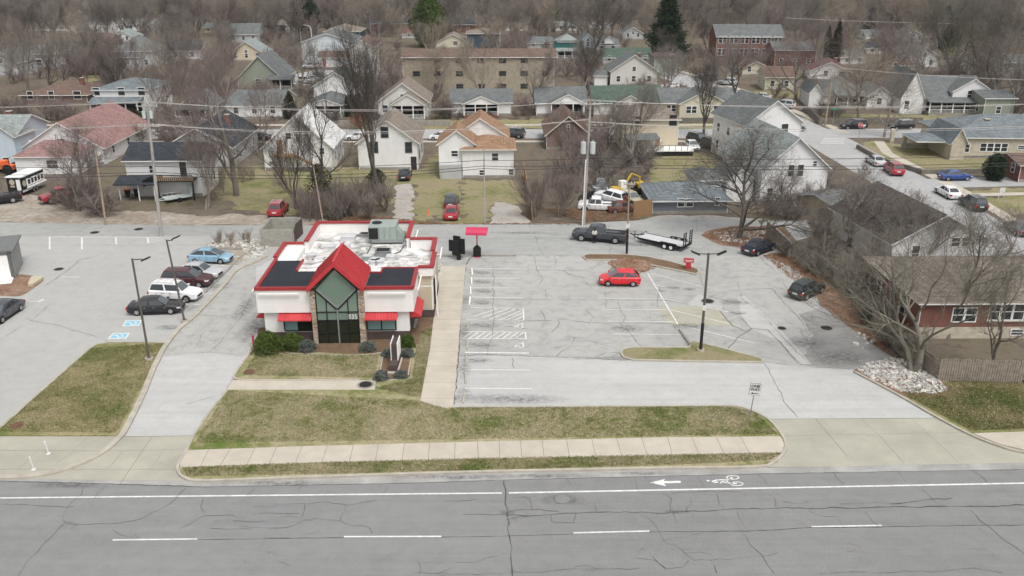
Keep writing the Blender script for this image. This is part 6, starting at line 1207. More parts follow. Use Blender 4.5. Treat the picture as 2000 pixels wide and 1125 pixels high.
house('large white house with grey roof, steep side gable and big dormer', 1800, 1915, 222, 190, 148, 13, 'gx', SW, RG, rot=-4, vols=[(-.5, 7.2, -.4, 6, 2.6, 4.6, 7.0, 'gy', SW, RG), (-10.5, -6.1, -.6, 12, 0, 3.5, 8.2, 'gy', SW, RG)], wins=[(2.8, 3.3, .8, 1.4, -.41), (3.9, 3.3, .8, 1.4, -.41), (-9.3, 1.0, .9, 1.6, -.61)], porch=(-5.5, 6, 2.6, 2.6))
house('grey-green house with two tall white-trimmed windows and dark shrub beside it', 1918, 1975, 232, 192, 176, 9, 'gx', SGR, RG)
house('cream house with dark shutters left of the big forked tree', 1494, 1548, 178, 150, 130, 9, 'gx', SYE, RBR, rot=-4)
# third row and farther
t, hw, he, hr = house('long three-storey tan brick apartment block with brown flat-pitched roof', 790, 1082, 184, 112, 96, 14, 'gx', BRT, RBR, name='apartment_block', cat='apartment block', wins=[], swin=0)
for s in range(3):
    for i in range(7):
        if (i * 5 + s * 3) % 6: window(t, -hw + hw * 2 * (i + .6) / 7, -.005, 1.3 + s * 2.9, 1.5, 1.0, 0, M['gpole'])
t, hw, he, hr = house('two-storey dark red brick school with grey roof and rows of white windows', 1398, 1525, 118, 72, 48, 16, 'gx', BRK, RG, name='school', cat='school', wins=[], swin=0, rot=-4, chim=())
for s in range(2):
    for i in range(6): 
        for k in range(2): window(t, -hw + hw * 2 * (i + .5) / 6 + k * 1.3 - .6, -.005, 1.4 + s * 3.6, 1.0, 2.0, 0)
house('dark red brick wing with cream gable end right of the school', 1512, 1590, 132, 98, 82, 14, 'gx', BRK, RG, rot=-4, vols=())
house('pale blue metal building with wide low gable by the far parking lot', 594, 690, 128, 82, 66, 18, 'gy', SMB, RG, name='metal_building', cat='building', wins=[], swin=0)
house('white shed-roofed store with red door and steps in the far lot', 625, 686, 134, 112, 100, 6, 'gx', SW, RBR, wins=[], door=(-3, .6, M['redb']), swin=0)
house('tall cream building with red gable end', 686, 730, 152, 92, 78, 14, 'gy', SW2, RBR, wins=[], swin=0)
house('two-storey navy building with taupe hipped roof behind the metal building', 636, 704, 92, 62, 46, 14, 'hip', SNV, RT, swin=0)
house('pale yellow gabled house left of the second navy building', 852, 916, 95, 82, 68, 12, 'gy', SYE, RT, wins=[(1, 1.2, 1.4, 1.2)])
house('second navy building with taupe hipped roof above the apartment block', 912, 976, 98, 66, 54, 12, 'hip', SNV, RT, wins=[], swin=0)
house('long brick row house with slate roof in the far background', 868, 960, 66, 48, 36, 10, 'gx', BRK, RK)
house('two-storey white house with teal upper storey and pale blue hipped roof', 1090, 1128, 116, 82, 66, 9, 'hip', SW, RLG, porch=(-3.5, 3.5, 2, 2.6), vols=[(-4.2, 4.2, -.15, 1, 3.2, 5.4, 5.5, 'flat', STE, RLG)])
house('pale blue gabled house right of the teal-topped house', 1134, 1162, 96, 80, 66, 10, 'gy', SBL, RG)
house('white cottage with grey roof and two small white dormers', 1164, 1208, 100, 88, 76, 9, 'gx', SW, RG, vols=[(-1, 2, -.3, 3, 2.4, 3.6, 4.8, 'gy', SW, RG)])
house('white house with tall front gable, brick chimney and wooden stairs', 1192, 1282, 168, 138, 108, 10, 'gy', SW2, RG, chim=((1.2, .6, .4),), vols=[(-9.5, -6.3, 1, 6, 0, 2.4, 3.4, 'gx', SW, RG)])
house('dark green-roofed long house behind the white chimney house', 1178, 1272, 126, 112, 94, 9, 'gx', SLG, RGN)
house('sage box-shaped flat-roofed house with two white windows', 1277, 1321, 150, 112, 108, 9, 'flat', SGR, RDB, wins=[(1.6, 4.2, 1, 1.5), (3.2, .8, 1, 1.5)], swin=0)
house('grey-roofed two-storey house at the far left among trees', 55, 130, 135, 105, 88, 12, 'gx', SLG, RG, wins=[(-4, 1, 1.6, 1.6), (-2, 1, 1.6, 1.6)])
house('grey hip-roofed house with lower front roof in the left background', 228, 300, 134, 100, 68, 12, 'hip', SLG, RG, vols=[(-4, 3, -4, 0, 0, 3.5, 4.8, 'hip', SLG, RG)])
house('brown-roofed brick house behind the bare thicket on the left', 155, 215, 92, 78, 66, 10, 'gx', BRB, RBR)
house('long white row building far left', 145, 215, 66, 44, 34, 10, 'gx', SW, RK, name='row_building', cat='building')
house('white house with pale grey roof right of the long white row building', 232, 300, 62, 48, 36, 9, 'gx', SW, RLG)
house('grey house with steep double gable in the left background', 448, 505, 84, 66, 46, 10, 'gx', SLG, RG)
house('cream gabled house with pale grey roof behind the sage green house', 450, 515, 120, 104, 82, 11, 'gy', SCR, RLG)
house('pale pink and white gabled house in the far left distance', 150, 185, 26, 20, 15, 9, 'gx', SCR, RLG)
house('white house under grey roof in the far left distance', 240, 290, 34, 26, 17, 9, 'gx', SW, RG)
house('grey-roofed white house right of the pink-roofed house', 1640, 1690, 128, 112, 98, 10, 'gx', SW, RG)
house('tall white gabled house with grey roof in the right background', 1775, 1830, 134, 110, 92, 10, 'gy', SW, RG)
house('brown-roofed low house in the right background', 1730, 1795, 140, 128, 118, 9, 'gx', SYE, RBR)
house('pale house with gable in front of the vine-green trees', 1880, 1935, 142, 126, 112, 10, 'gy', SLG, RG)
house('grey-green house at the right edge of the background', 1950, 2030, 150, 122, 106, 11, 'gx', SGR, RG)
house('slate-roofed house left of the pale hipped house in the centre background', 1030, 1078, 96, 84, 72, 9, 'gx', SLG, RG)
house('far white house with dark roof above the parking lot', 500, 560, 60, 48, 38, 9, 'gx', SLG, RT)
house('blue-tarped building far in the right distance', 1558, 1586, 46, 39, 36, 12, 'gx', SLG, mat('bright_blue_roof', (.12, .32, .55), .6))
house('far row house with slate roof centre left', 720, 800, 58, 46, 36, 9, 'gx', BRK, RK)
house('far white house with small gable above the teal-topped house', 1085, 1130, 62, 50, 42, 9, 'gx', SW, RLG)
house('cream house with gable roof right of the school', 1450, 1500, 148, 132, 120, 8, 'gy', SYE, RBR)
house('small white house in the right distance beyond the dark yews', 1690, 1740, 78, 68, 58, 9, 'gx', SW, RG)

house('white house with dark porch roof between the pink-roofed house and the white low house', 352, 412, 236, 208, 186, 9, 'gy', SW, RG, porch=(-3, 3, 2.5, 2.6))
house('small brick-red roofed house far behind the parking lot', 786, 812, 76, 66, 57, 9, 'gx', SW2, RDM)
house('white house with slate roof hidden among trees right of the hip-roofed grey house', 330, 392, 118, 98, 80, 10, 'gx', SW, RK)
house('pale grey house at the far left edge of the background', -20, 36, 150, 122, 100, 11, 'gy', SLG, RG)
house('low white ranch house with brown roof in the upper left distance', 60, 130, 62, 52, 44, 9, 'gx', SW, RBR)
house('white cottage with pale roof in the left distance below the long white row', 212, 262, 84, 72, 60, 9, 'gy', SW, RLG)
house('cream bungalow with grey roof in the centre left distance', 400, 448, 66, 54, 44, 9, 'gx', SCR, RG)
house('white house with dark roof far behind the second navy building', 985, 1030, 62, 50, 40, 9, 'gx', SW, RK)
house('pale grey house with gable between the teal-topped house and the spruce', 1216, 1256, 78, 66, 54, 9, 'gy', SLG, RG)
house('white house with slate roof in the right distance below the dark conifer', 1690, 1738, 108, 94, 82, 9, 'gx', SW, RK)
house('grey cottage with white gable at the top right of the view', 1760, 1806, 84, 72, 60, 9, 'gy', SLG, RG)
house('low cream garage beyond the vine-green trees', 1890, 1960, 116, 104, 98, 8, 'gx', SCR, RBR, name='garage', cat='garage')
house('white house with brown roof at the top edge left of the spruce', 1150, 1190, 56, 46, 38, 9, 'gx', SW, RBR)
# ------------------------------------------------------------------ fences and retaining walls
def picket(name, label, pts, h, wdt, gap, z=0, base=0):
    t = thing(name, label, 'fence', (0, 0, 0)); P = [Vector((p.x, p.y, 0)) for p in pts]; r_ = random.Random(3); b = MB(); rl = MB()
    t.location = P[0]; P = [p - P[0] for p in P]
    for a, c in zip(P, P[1:]):
        d = (c - a); L = d.length; d.normalize(); n = Vector((-d.y, d.x, 0)); k = int(L / (wdt + gap)); an = math.atan2(d.y, d.x)
        for i in range(k):
            q = a + d * (i * (wdt + gap)); hh = h + r_.uniform(-.08, .05); le = r_.uniform(-.02, .02)
            u = q + d * wdt; o = n * .02
            b.hexa([q - o, u - o, u + o, q + o], [q - o + Vector((le, 0, hh)), u - o + Vector((le, 0, hh)), u + o + Vector((le, 0, hh)), q + o + Vector((le, 0, hh))], M['wood'])
        for z_ in (.35, h - .4): rl.hexa([a + n * .03 + Vector((0, 0, z_)), c + n * .03 + Vector((0, 0, z_)), c + n * .09 + Vector((0, 0, z_)), a + n * .09 + Vector((0, 0, z_))], [a + n * .03 + Vector((0, 0, z_ + .1)), c + n * .03 + Vector((0, 0, z_ + .1)), c + n * .09 + Vector((0, 0, z_ + .1)), a + n * .09 + Vector((0, 0, z_ + .1))], M['wood'])
    b.obj('pickets', t); rl.obj('rail', t); return t
picket('picket_fence', 'weathered grey picket fence in front of the red brick house', px([(1831, 744), (2000, 750), (2300, 758)]), 1.95, .13, .05)
picket('board_fence', 'tall weathered board fence running diagonally from the picket fence toward the lot', px([(1780, 716), (1764, 700), (1705, 645), (1690, 620)]), 1.8, .15, .005)
picket('board_fence', 'low slanting board fence behind the forked tree joining the picket fence', px([(1831, 744), (1798, 720), (1782, 716)]), 1.75, .14, .02)
picket('board_fence', 'weathered board fence half lost in shrubs beside the dark green SUV', px([(1650, 575), (1600, 530), (1560, 508)]), 1.7, .15, .01)
m = MB(); q = px([(1497, 462), (1541, 504)]); d = (q[1] - q[0]).normalized(); n = Vector((-d.y, d.x, 0)) * .12
m.hexa([q[0] - n, q[1] - n, q[1] + n, q[0] + n], [p + Vector((0, 0, 1.9)) for p in (q[0] - n, q[1] - n, q[1] + n, q[0] + n)], M['wood']); tag(m.obj('screen_fence'), 'solid grey-brown screen fence behind the navy-black coupe', 'fence')
def wall(label, pts, h, w, m_):
    b = MB(); strip_mb(b, px(pts), w, h, m_, z0=0); return tag(b.obj('retaining_wall'), label, 'wall')
STW = brickm('stone_wall', (.17, .155, .135), (.24, .22, .19), (.10, .09, .08), .5, .22, .03)
wall('dark stone retaining wall behind the black SUV on the back street', [(1570, 215), (1600, 243), (1700, 243), (1800, 243)], 1.3, .5, STW)
wall('low stone wall before the cream bungalow lawn', [(1330, 240), (1400, 240)], 1.0, .5, STW)
wall('low stone wall around the beige bungalow yard', [(1674, 290), (1720, 316), (1800, 340), (1935, 338)], .7, .4, STW)
wall('grey retaining wall along the back street left of the white bungalow', [(660, 246), (760, 247), (880, 246)], 1.0, .4, M['kerbd'])
for x0, y0, l in ((995, 425, 'leaning tan plywood board fence at the end of the gravel patch'),):
    t = thing('plank_fence', 'tall leaning row of tan planks right of the orange-roofed white house', 'fence', loc(1040, 432)); b = MB()
    a, c = G(1040, 432), G(1024, 345)
    d = (c - a); n = 26
    for i in range(n): q = d * i / n; u = d * (i + .9) / n; h = 2.2 + .1 * math.sin(i * 2.3); b.hexa([q, u, u + Vector((.06, 0, 0)), q + Vector((.06, 0, 0))], [q + Vector((-.15, 0, h)), u + Vector((-.15, 0, h)), u + Vector((-.09, 0, h)), q + Vector((-.09, 0, h))], M['woodn'])
    b.obj('planks', t)
# grass sheets of yards
for i, (nm, P) in enumerate([('yard_grass', [(690, 325), (820, 325), (828, 360), (765, 362), (760, 400), (640, 400), (560, 420), (470, 410), (420, 380), (440, 330), (520, 320)]), ('yard_grass', [(810, 440), (806, 410), (812, 340), (862, 290), (900, 350), (905, 436), (868, 437), (860, 420)]), ('yard_grass', [(905, 437), (905, 352), (1010, 352), (1030, 400), (965, 395), (955, 437)]), ('yard_grass', [(1330, 300), (1380, 300), (1400, 325), (1385, 352), (1270, 355), (1275, 310)]), ('yard_grass', [(1660, 290), (1700, 275), (1760, 282), (1990, 320), (1990, 336), (1800, 338)]), ('yard_grass', [(1300, 240), (1480, 240), (1480, 254), (1300, 253)]),
                             ('yard_grass', [(1560, 232), (1600, 242), (1900, 240), (1900, 225), (1600, 222)]), ('yard_grass', [(1870, 372), (2010, 366), (2010, 376), (1880, 379)]), ('yard_grass', [(1890, 385), (2020, 384), (2020, 415), (1960, 418)]), ('yard_grass', [(1190, 240), (1300, 240), (1280, 150), (1240, 155)]), ('yard_grass', [(1560, 200), (1460, 185), (1500, 170), (1570, 180)]), ('yard_grass', [(150, 165), (240, 150), (235, 135), (160, 150)]), ('yard_grass', [(700, 255), (1140, 250), (1140, 232), (700, 236)])]):
    sheet(nm, [(p.x, p.y) for p in px(P)], .0035 + i * .0002, M['yard'])

# ------------------------------------------------------------------ poles, lamps and wires
def pole_pts(base, top):
    a = G(*base); h = HT(base[0], base[1], top[1]); b = G(top[0], top[1], h); b.y = a.y
    dep = a.y * CP + (CAMH - h) * SP; b.x = (top[0] - 1000) / FPX * dep
    return a, b
def upole(label, base, top, r=.16, m=None, arms=(), extra=None, cat='utility pole', name='utility_pole'):
    a, b = pole_pts(base, top); t = thing(name, label, cat, tuple(a)); d = b - a
    mb = MB(); mb.tube([(0, 0, 0), d * .5, d], [r, r * .85, r * .65], m or M['pole'], 10); mb.obj('pole', t)
    for f, w in arms:
        c = d * f; mb = MB(); mb.box(c.x - w / 2, c.x + w / 2, c.y - .18, c.y - .06, c.z - .06, c.z + .06, M['pole']); 
        for s in (-1, 1): mb.tube([(c.x + s * w * .3, c.y - .12, c.z), (c.x, c.y - .12, c.z - .7)], .025, M['grey'], 5)
        mb.obj('crossarm', t)
        for k in (-.46, -.2, .2, .46): mb = MB(); mb.tube([(c.x + w * k, c.y - .12, c.z + .05), (c.x + w * k, c.y - .12, c.z + .3)], [.06, .045], M['galv'], 8); mb.obj('insulator', t)
    return t, a, b
tL, aL, bL = upole('tall pale utility pole with cross-arms beside the left lot markings', (315, 461), (287, 203), .2, arms=((.985, 2.4), (.84, 2.4)))
d = bL - aL
for k in (-.35, .45): mb = MB(); mb.tube([(d.x * .92 + k, -.3, d.z * .9), (d.x * .92 + k, -.3, d.z * .9 + .8)], .2, M['galv'], 10); mb.obj('transformer', tL)
tR, aR, bR = upole('tall utility pole with two grey transformers behind the pickup', (1140, 440), (1153, 200), .19, arms=((.985, 2.4),))
d = bR - aR
for k in (-.55, .55): mb = MB(); mb.tube([(d.x * .63 + k, -.25, d.z * .60), (d.x * .63 + k, -.25, d.z * .60 + 1.35)], .32, M['galv'], 14); mb.tube([(d.x * .63 + k, -.25, d.z * .60 + 1.35), (d.x * .63 + k, -.25, d.z * .60 + 1.6)], [.08, .05], M['galv'], 6); mb.obj('transformer', tR)
mb = MB(); mb.tube([(-.18, -.2, 0), (-.18 + d.x * .5, -.2, d.z * .55)], .07, M['trim'], 8); mb.obj('conduit', tR)
tS, aS, bS = upole('shorter leaning wooden pole between the dirt yard and the alley', (207, 440), (186, 292), .14, M['wpole'])
upole('thin wooden pole behind the restaurant roof', (632, 440), (612, 325), .10, M['wpole'])
t4, a4, b4 = upole('thin grey pole between the crimson sedan and the gravel patch', (947, 437), (945, 288), .10, M['pole'])
upole('wooden pole at the corner of the back street beside the green street sign', (1611, 249), (1625, 150), .16, M['wpole'])
upole('distant wooden pole behind the teal-topped house', (1012, 90), (1014, 45), .2, M['wpole'], arms=((.95, 2.6), (.85, 2.6)))
upole('slim pole rising from the far parking lot', (592, 130), (587, 62), .15, M['pole'])
upole('pole in front of the large white dormer house', (1848, 222), (1851, 185), .12, M['pole'])
# street sign, stop sign
t = thing('street_name_sign', 'green street-name sign on a thin post at the cross street corner', 'street sign', loc(1626, 246)); mb = MB(); mb.tube([(0, 0, 0), (0, 0, 3.3)], .05, M['grey'], 6); mb.obj('post', t); mb = MB(); mb.box(-.7, .7, -.03, .03, 3.0, 3.25, M['sgreen']); mb.obj('sign_panel', t)
t = thing('stop_sign', 'red octagonal stop sign with white plate at the corner lawn', 'traffic sign', loc(1677, 272)); mb = MB(); mb.tube([(0, 0, 0), (0, 0, 2.6)], .04, M['grey'], 6); mb.obj('post', t)
mb = MB(); mb.tube([(0, -.04, 2.5), (0, -.07, 2.5)], .42, M['redb'], 8); mb.tube([(0, -.03, 2.5), (0, -.04, 2.5)], .47, M['paintw'], 8); pn = mb.obj('sign_panel', t); o = mkobj('sign_text', text_mesh('STOP', .28, M['paintw'], .003), pn); o.rotation_euler[0] = math.pi / 2; o.location = (0, -.08, 2.5)
mb = MB(); mb.box(.35, .9, -.06, -.03, 2.3, 2.6, M['paintw']); mb.obj('plate', t)
mb = MB(); p = G(1955, 388); mb.box(p.x - .35, p.x + .35, p.y, p.y + .06, .5, 1.5, M['paintw']); mb.box(p.x - .38, p.x - .33, p.y, p.y + .06, 0, .5, M['paintw']); mb.box(p.x + .33, p.x + .38, p.y, p.y + .06, 0, .5, M['paintw']); tag(mb.obj('yard_sign'), 'small white yard sign on the lawn at the right', 'yard sign')
# lamp posts
def lampp(label, base, top, r, heads, m, name='lamp_post', sign=None, low=None):
    a, b = pole_pts(base, top); t = thing(name, label, 'lamp post', tuple(a)); d = b - a
    mb = MB(); mb.tube([(0, 0, 0), d], [r, r * .8], m, 8); mb.obj('pole', t); mb = MB(); mb.disc((0, 0, .12), (0, 0, 1), .32, .3, M['kerb'], 16); mb.box(-.16, .16, -.16, .16, .27, .3, m); mb.obj('base', t)
    if low: mb = MB(); mb.tube([(0, 0, .28), d * low], r * 1.12, M['blackm'], 8); mb.obj('dark_sleeve', t)
    for hx, hz in heads:
        mb = MB(); e = d + Vector((hx, 0, -.05)); mb.tube([d + Vector((0, 0, -.1)), e], .05, m, 6); mb.obj('arm', t)
        s = 1 if hx > 0 else -1; mb = MB(); q = e + Vector((s * .3, 0, hz)); mb.hexa([(q.x - .35, q.y - .16, q.z - .05 - s * .15), (q.x + .35, q.y - .16, q.z - .05 + s * .15), (q.x + .35, q.y + .16, q.z - .05 + s * .15), (q.x - .35, q.y + .16, q.z - .05 - s * .15)], [(q.x - .35, q.y - .16, q.z + .05 - s * .15), (q.x + .35, q.y - .16, q.z + .05 + s * .15), (q.x + .35, q.y + .16, q.z + .05 + s * .15), (q.x - .35, q.y + .16, q.z + .05 - s * .15)], M['blackm']); mb.obj('lamp_head', t)
    if sign: z = sign; c = d * z; mb = MB(); mb.box(c.x - .14, c.x + .14, -.16, -.12, c.z - .22, c.z + .22, M['paintw']); mb.obj('notice', t)
    return t
lampp('brown lamp post with one arm standing in the left lawn', (292, 704), (258, 505), .10, ((.75, .02),), M['gpole'])
t = lampp('leaning brown floodlight post at the kerb beside the black sedan', (361, 630), (325, 468), .10, ((.55, .25),), M['gpole'])
lampp('double-headed parking lot lamp post with white notice on the front island', (1368, 687), (1384, 494), .12, ((-.75, .05), (.75, .05)), M['gpole'], sign=.46, low=.30)
t, a, b = upole('slim wooden pole with small cross-arm and white notice on the back island', (1224, 497), (1229, 357), .10, M['wpole'], arms=((.985, 1.2),), cat='pole')
d = b - a; mb = MB(); mb.box(d.x * .42 - .18, d.x * .42 + .18, -.18, -.14, d.z * .38, d.z * .38 + .5, M['paintw']); mb.obj('notice', t); mb = MB(); mb.tube([(0, 0, .1), d * .36], .13, M['blackm'], 8); mb.obj('dark_sleeve', t)
t = thing('street_lamp', 'distant street lamp with curved arm over the far parking lot', 'street lamp', loc(612, 118)); mb = MB(); mb.tube([(0, 0, 0), (0, 0, 9.5), (-.4, 0, 10), (-1.6, 0, 10.3)], [.12, .09, .07, .05], M['trim'], 6); mb.obj('pole', t); mb = MB(); mb.box(-2.1, -1.5, -.15, .15, 10.2, 10.35, M['galv']); mb.obj('lamp_head', t)
# wires
def wire(label, A, B, sag, r=.02, m=None, n=14):
    A = Vector(A); B = Vector(B); P = [A.lerp(B, i / n) - Vector((0, 0, sag * 4 * (i / n) * (1 - i / n))) for i in range(n + 1)]
    mb = MB(); mb.tube(P, r, m or M['wire'], 4, False); tag(mb.obj('overhead_wire'), label, 'overhead wire', 'overhead wires above the alley')
LV = ('upper front', 'upper middle', 'upper back', 'lower front', 'lower middle', 'lower back')
for k, (dz, dx, sg) in enumerate([(0.25, 0, .9), (.25, .0, 1.05), (.25, 0, 1.25), (-2.2, 0, 1.1), (-2.2, 0, 1.25), (-2.35, 0, 1.4)]):
    yy = (-.5, .0, .5, -.5, 0, .5)[k]
    wire('%s pale conductor strung between the two tall poles above the alley' % LV[k], bL + Vector((0, yy, dz)), bR + Vector((0, yy, dz + (.3 if k > 2 else 0))), sg, .015)
    wire('%s pale conductor running right from the transformer pole' % LV[k], bR + Vector((0, yy, dz)), (78, 104 + yy, 15.2 + dz), sg, .015)
    wire('%s pale conductor running left from the pole with two cross-arms' % LV[k], bL + Vector((0, yy, dz)), (-118, 101 + yy, 15.4 + dz), sg, .015)
for k, (z, sg) in enumerate([(8.3, .5), (7.6, .7), (7.3, .8)]):
    m_ = M['wired']
    wire('%s dark alley cable %s' % (('highest', 'middle', 'lowest')[k], 'between the tall left pole and the thin grey pole'), (aL.x, 99, z), (a4.x, 103.4, z - .3), sg, .035, m_)
    wire('%s dark alley cable %s' % (('highest', 'middle', 'lowest')[k], 'between the thin grey pole and the transformer pole'), (a4.x, 103.4, z - .3), (aR.x, 103.2, z), sg * .3, .03, m_)
    wire('%s dark alley cable %s' % (('highest', 'middle', 'lowest')[k], 'right of the transformer pole'), (aR.x, 103.2, z), (78, 105, z + .5), sg, .03, m_)
    wire('%s dark alley cable %s' % (('highest', 'middle', 'lowest')[k], 'left of the tall left pole'), (aL.x, 99, z), (-118, 100, z + .4), sg, .03, m_)
wire('service wire running from the transformer pole to the back street', (bR.x, 103, 12), G(1230, 296) + Vector((0, 0, 6)), .8, .018); wire('thin wire from the left utility pole to the dark-roofed house', bL - Vector((0, 0, 4)), G(385, 380) + Vector((0, 0, 5)), .4, .018, M['wired'])
wire('thin wire reaching the slim pole on the back island', b + Vector((0, 0, -.1)), (bR.x, 103, 8.2), .3, .018, M['wired'])
wire('far overhead wire crossing the right background', (150, 235, 14), (70, 235, 15), .8, .04); wire('street wire over the cross street', G(1625, 249) + Vector((0, 0, 11)), (110, 150, 11), .9, .03)
# ------------------------------------------------------------------ bare trees
def grow_tree(seed, h=16., trunk=.22, spread=38, levels=5, kids=(3, 4, 4, 3, 3), first=.55, up=.10, r0=None, stems=1, wig=.16, lean=0, shr=(.55, .78)):
    R_ = random.Random(seed); segs = []
    def rot(d, ang):
        a = d.cross(Vector((R_.gauss(0, 1), R_.gauss(0, 1), R_.gauss(0, 1)))).normalized()
        return (d * math.cos(ang) + a * math.sin(ang)).normalized()
    def grow(p, d, L, r, lev):
        n = (6, 5, 4, 3, 2, 2)[lev]; r_a = r; first_k = 1 if lev else max(1, int(n * trunk))
        for i in range(n):
            d = (d + Vector((R_.gauss(0, wig), R_.gauss(0, wig), R_.gauss(0, wig) * .5 + up * (1 if lev else .5)))).normalized()
            q = p + d * (L / n); r_b = r * (1 - (i + 1) / n * .62)
            if lev and q.z < h * .05: d = Vector((d.x, d.y, abs(d.z) + .35)).normalized(); q = p + d * (L / n)
            segs.append((p, q, r_a, r_b, lev)); p, r_a = q, r_b
            if lev < levels and (i + 1 >= first_k if lev == 0 else i >= (0 if lev > 1 else 1)):
                k = kids[lev] * (.55 + .9 * R_.random()) / (n - first_k + 1 if lev == 0 else n - 1) * (1.6 if lev == 0 else 1.5)
                k = int(k) + (R_.random() < k % 1)
                for _ in range(max(k, 1 if lev < 2 else 0)):
                    f = (L * (1 - .45 * i / n)) * R_.uniform(*shr) * (first / .55 if lev == 0 else 1)
                    cd = rot(d, R(spread * R_.uniform(.65, 1.3)))
                    if cd.z < -.15: cd.z *= .3; cd.normalize()
                    grow(p, cd, f, max(r_a * R_.uniform(.45, .7), .008), lev + 1)
        if lev < levels:
            for _ in range(2 if lev < 2 else 1): grow(p, rot(d, R(spread * .55)), L * .5, max(r_a * .8, .008), lev + 1)
    r0 = r0 or h * .022
    for s in range(stems):
        d = Vector((R_.gauss(0, .25 if stems > 1 else .03) + lean, R_.gauss(0, .25 if stems > 1 else .03), 1)).normalized()
        grow(Vector((R_.gauss(0, .12) * (stems > 1), R_.gauss(0, .12) * (stems > 1), -.1)), d, h * (.50 if stems == 1 else .42) * (R_.uniform(.75, 1.1) if stems > 1 else 1), r0 * (1 if stems == 1 else .5), 0)
    return segs
def segs_mesh(name, segs, sides, minr, bark):
    P0 = np.array([tuple(s[0]) for s in segs]); P1 = np.array([tuple(s[1]) for s in segs])
    R0 = np.maximum(np.array([s[2] for s in segs]), minr); R1 = np.maximum(np.array([s[3] for s in segs]), minr * .8)
    d = P1 - P0; L = np.linalg.norm(d, axis=1, keepdims=True) + 1e-9; d /= L; P1 = P1 + d * R1[:, None] * .5
    ref = np.where(np.abs(d[:, 2:3]) < .9, np.array([[0, 0, 1.]]), np.array([[1., 0, 0]])); a = np.cross(d, ref); a /= np.linalg.norm(a, axis=1, keepdims=True) + 1e-9; b = np.cross(d, a)
    n = len(segs); V = np.zeros((n, 2 * sides, 3))
    for k in range(sides):
        t = 2 * math.pi * k / sides; o = a * math.cos(t) + b * math.sin(t)
        V[:, k] = P0 + o * R0[:, None]; V[:, sides + k] = P1 + o * R1[:, None]
    base = (np.arange(n) * 2 * sides)[:, None]; F_ = []
    for k in range(sides): F_.append(base + np.array([[k, (k + 1) % sides, sides + (k + 1) % sides, sides + k]]))
    F_ = np.stack(F_, 1).reshape(-1, 4)
    me = fastmesh(name, V.reshape(-1, 3), F_); me.materials.append(bark); return me
def merge(name, ms):
    V = []; F_ = []; o = 0
    for m in ms:
        v = np.zeros(len(m.vertices) * 3, np.float32); m.vertices.foreach_get('co', v); V.append(v.reshape(-1, 3))
        f = np.zeros(len(m.polygons) * 4, np.int32); m.loops.foreach_get('vertex_index', f); F_.append(f.reshape(-1, 4) + o); o += len(m.vertices)
    me = fastmesh(name, np.vstack(V), np.vstack(F_)); me.materials.append(ms[0].materials[0]); return me
TV = {}
def variant(key, minr=.012, **kw):
    s = grow_tree(**kw); lv = kw.get('levels', 5)
    zs = sorted(q[1].z for q in s); H_ = zs[-1]; xs = sorted(math.hypot(q[1].x, q[1].y) for q in s); rad = xs[int(len(xs) * .97)]
    tr = [q for q in s if q[4] <= 1]; b2 = [q for q in s if q[4] == 2]; b3 = [q for q in s if q[4] >= 3]
    for q in range(3):                      # root flare
        pass
    tm = segs_mesh('trunk', tr, 9, .03, M['bark']); cm = merge('crown', [segs_mesh('c', b2, 5, minr * 1.4, M['bark']), segs_mesh('c', b3, 3, minr, M['bark'])])
    tm.polygons.foreach_set('use_smooth', [True] * len(tm.polygons))
    TV[key] = (tm, cm, H_, rad, len(s))
variant('A', .0078, seed=11, h=16, trunk=.30, spread=40, levels=5, kids=(6, 3.8, 2.2, 1.2, .45), r0=.30)
variant('B', .0078, seed=23, h=16, trunk=.18, spread=48, levels=5, kids=(6, 3.8, 2.2, 1.2, .45), up=.06, first=.7, r0=.32)
variant('C', .0078, seed=31, h=20, trunk=.40, spread=32, levels=5, kids=(6, 3.6, 2.2, 1.2, .5), up=.13, r0=.42)
variant('D', .0078, seed=47, h=15, trunk=.22, spread=36, levels=5, kids=(5, 2.8, 1.8, 1.1, .5), up=.14, stems=2, r0=.40)
variant('F', .0078, seed=52, h=14, trunk=.2, spread=52, levels=5, kids=(7, 4.0, 2.4, 1.2, .5), up=.03, first=.75, stems=1, r0=.31)
variant('R', .0085, seed=137, h=17, trunk=.42, spread=40, levels=5, kids=(5, 2.9, 1.8, 1.0, .4), up=.04, stems=2, first=.95, r0=.62)
variant('E', .017, seed=53, h=16, trunk=.30, spread=38, levels=4, kids=(6, 3.2, 2.0, 1.0), up=.10, r0=.27)
variant('G', .017, seed=61, h=18, trunk=.25, spread=34, levels=4, kids=(6, 3.2, 2.0, 1.0), up=.12, r0=.27)
variant('H', .017, seed=73, h=15, trunk=.25, spread=45, levels=4, kids=(6, 3.2, 2.0, 1.0), up=.07, first=.65, r0=.27)
variant('S', .006, seed=83, h=6, trunk=.1, spread=26, levels=3, kids=(3, 1.6, .8), up=.16, stems=5, r0=.05)
variant('T', .006, seed=91, h=4, trunk=.1, spread=45, levels=3, kids=(3, 2.0, 1.0), up=.05, stems=5, r0=.045)
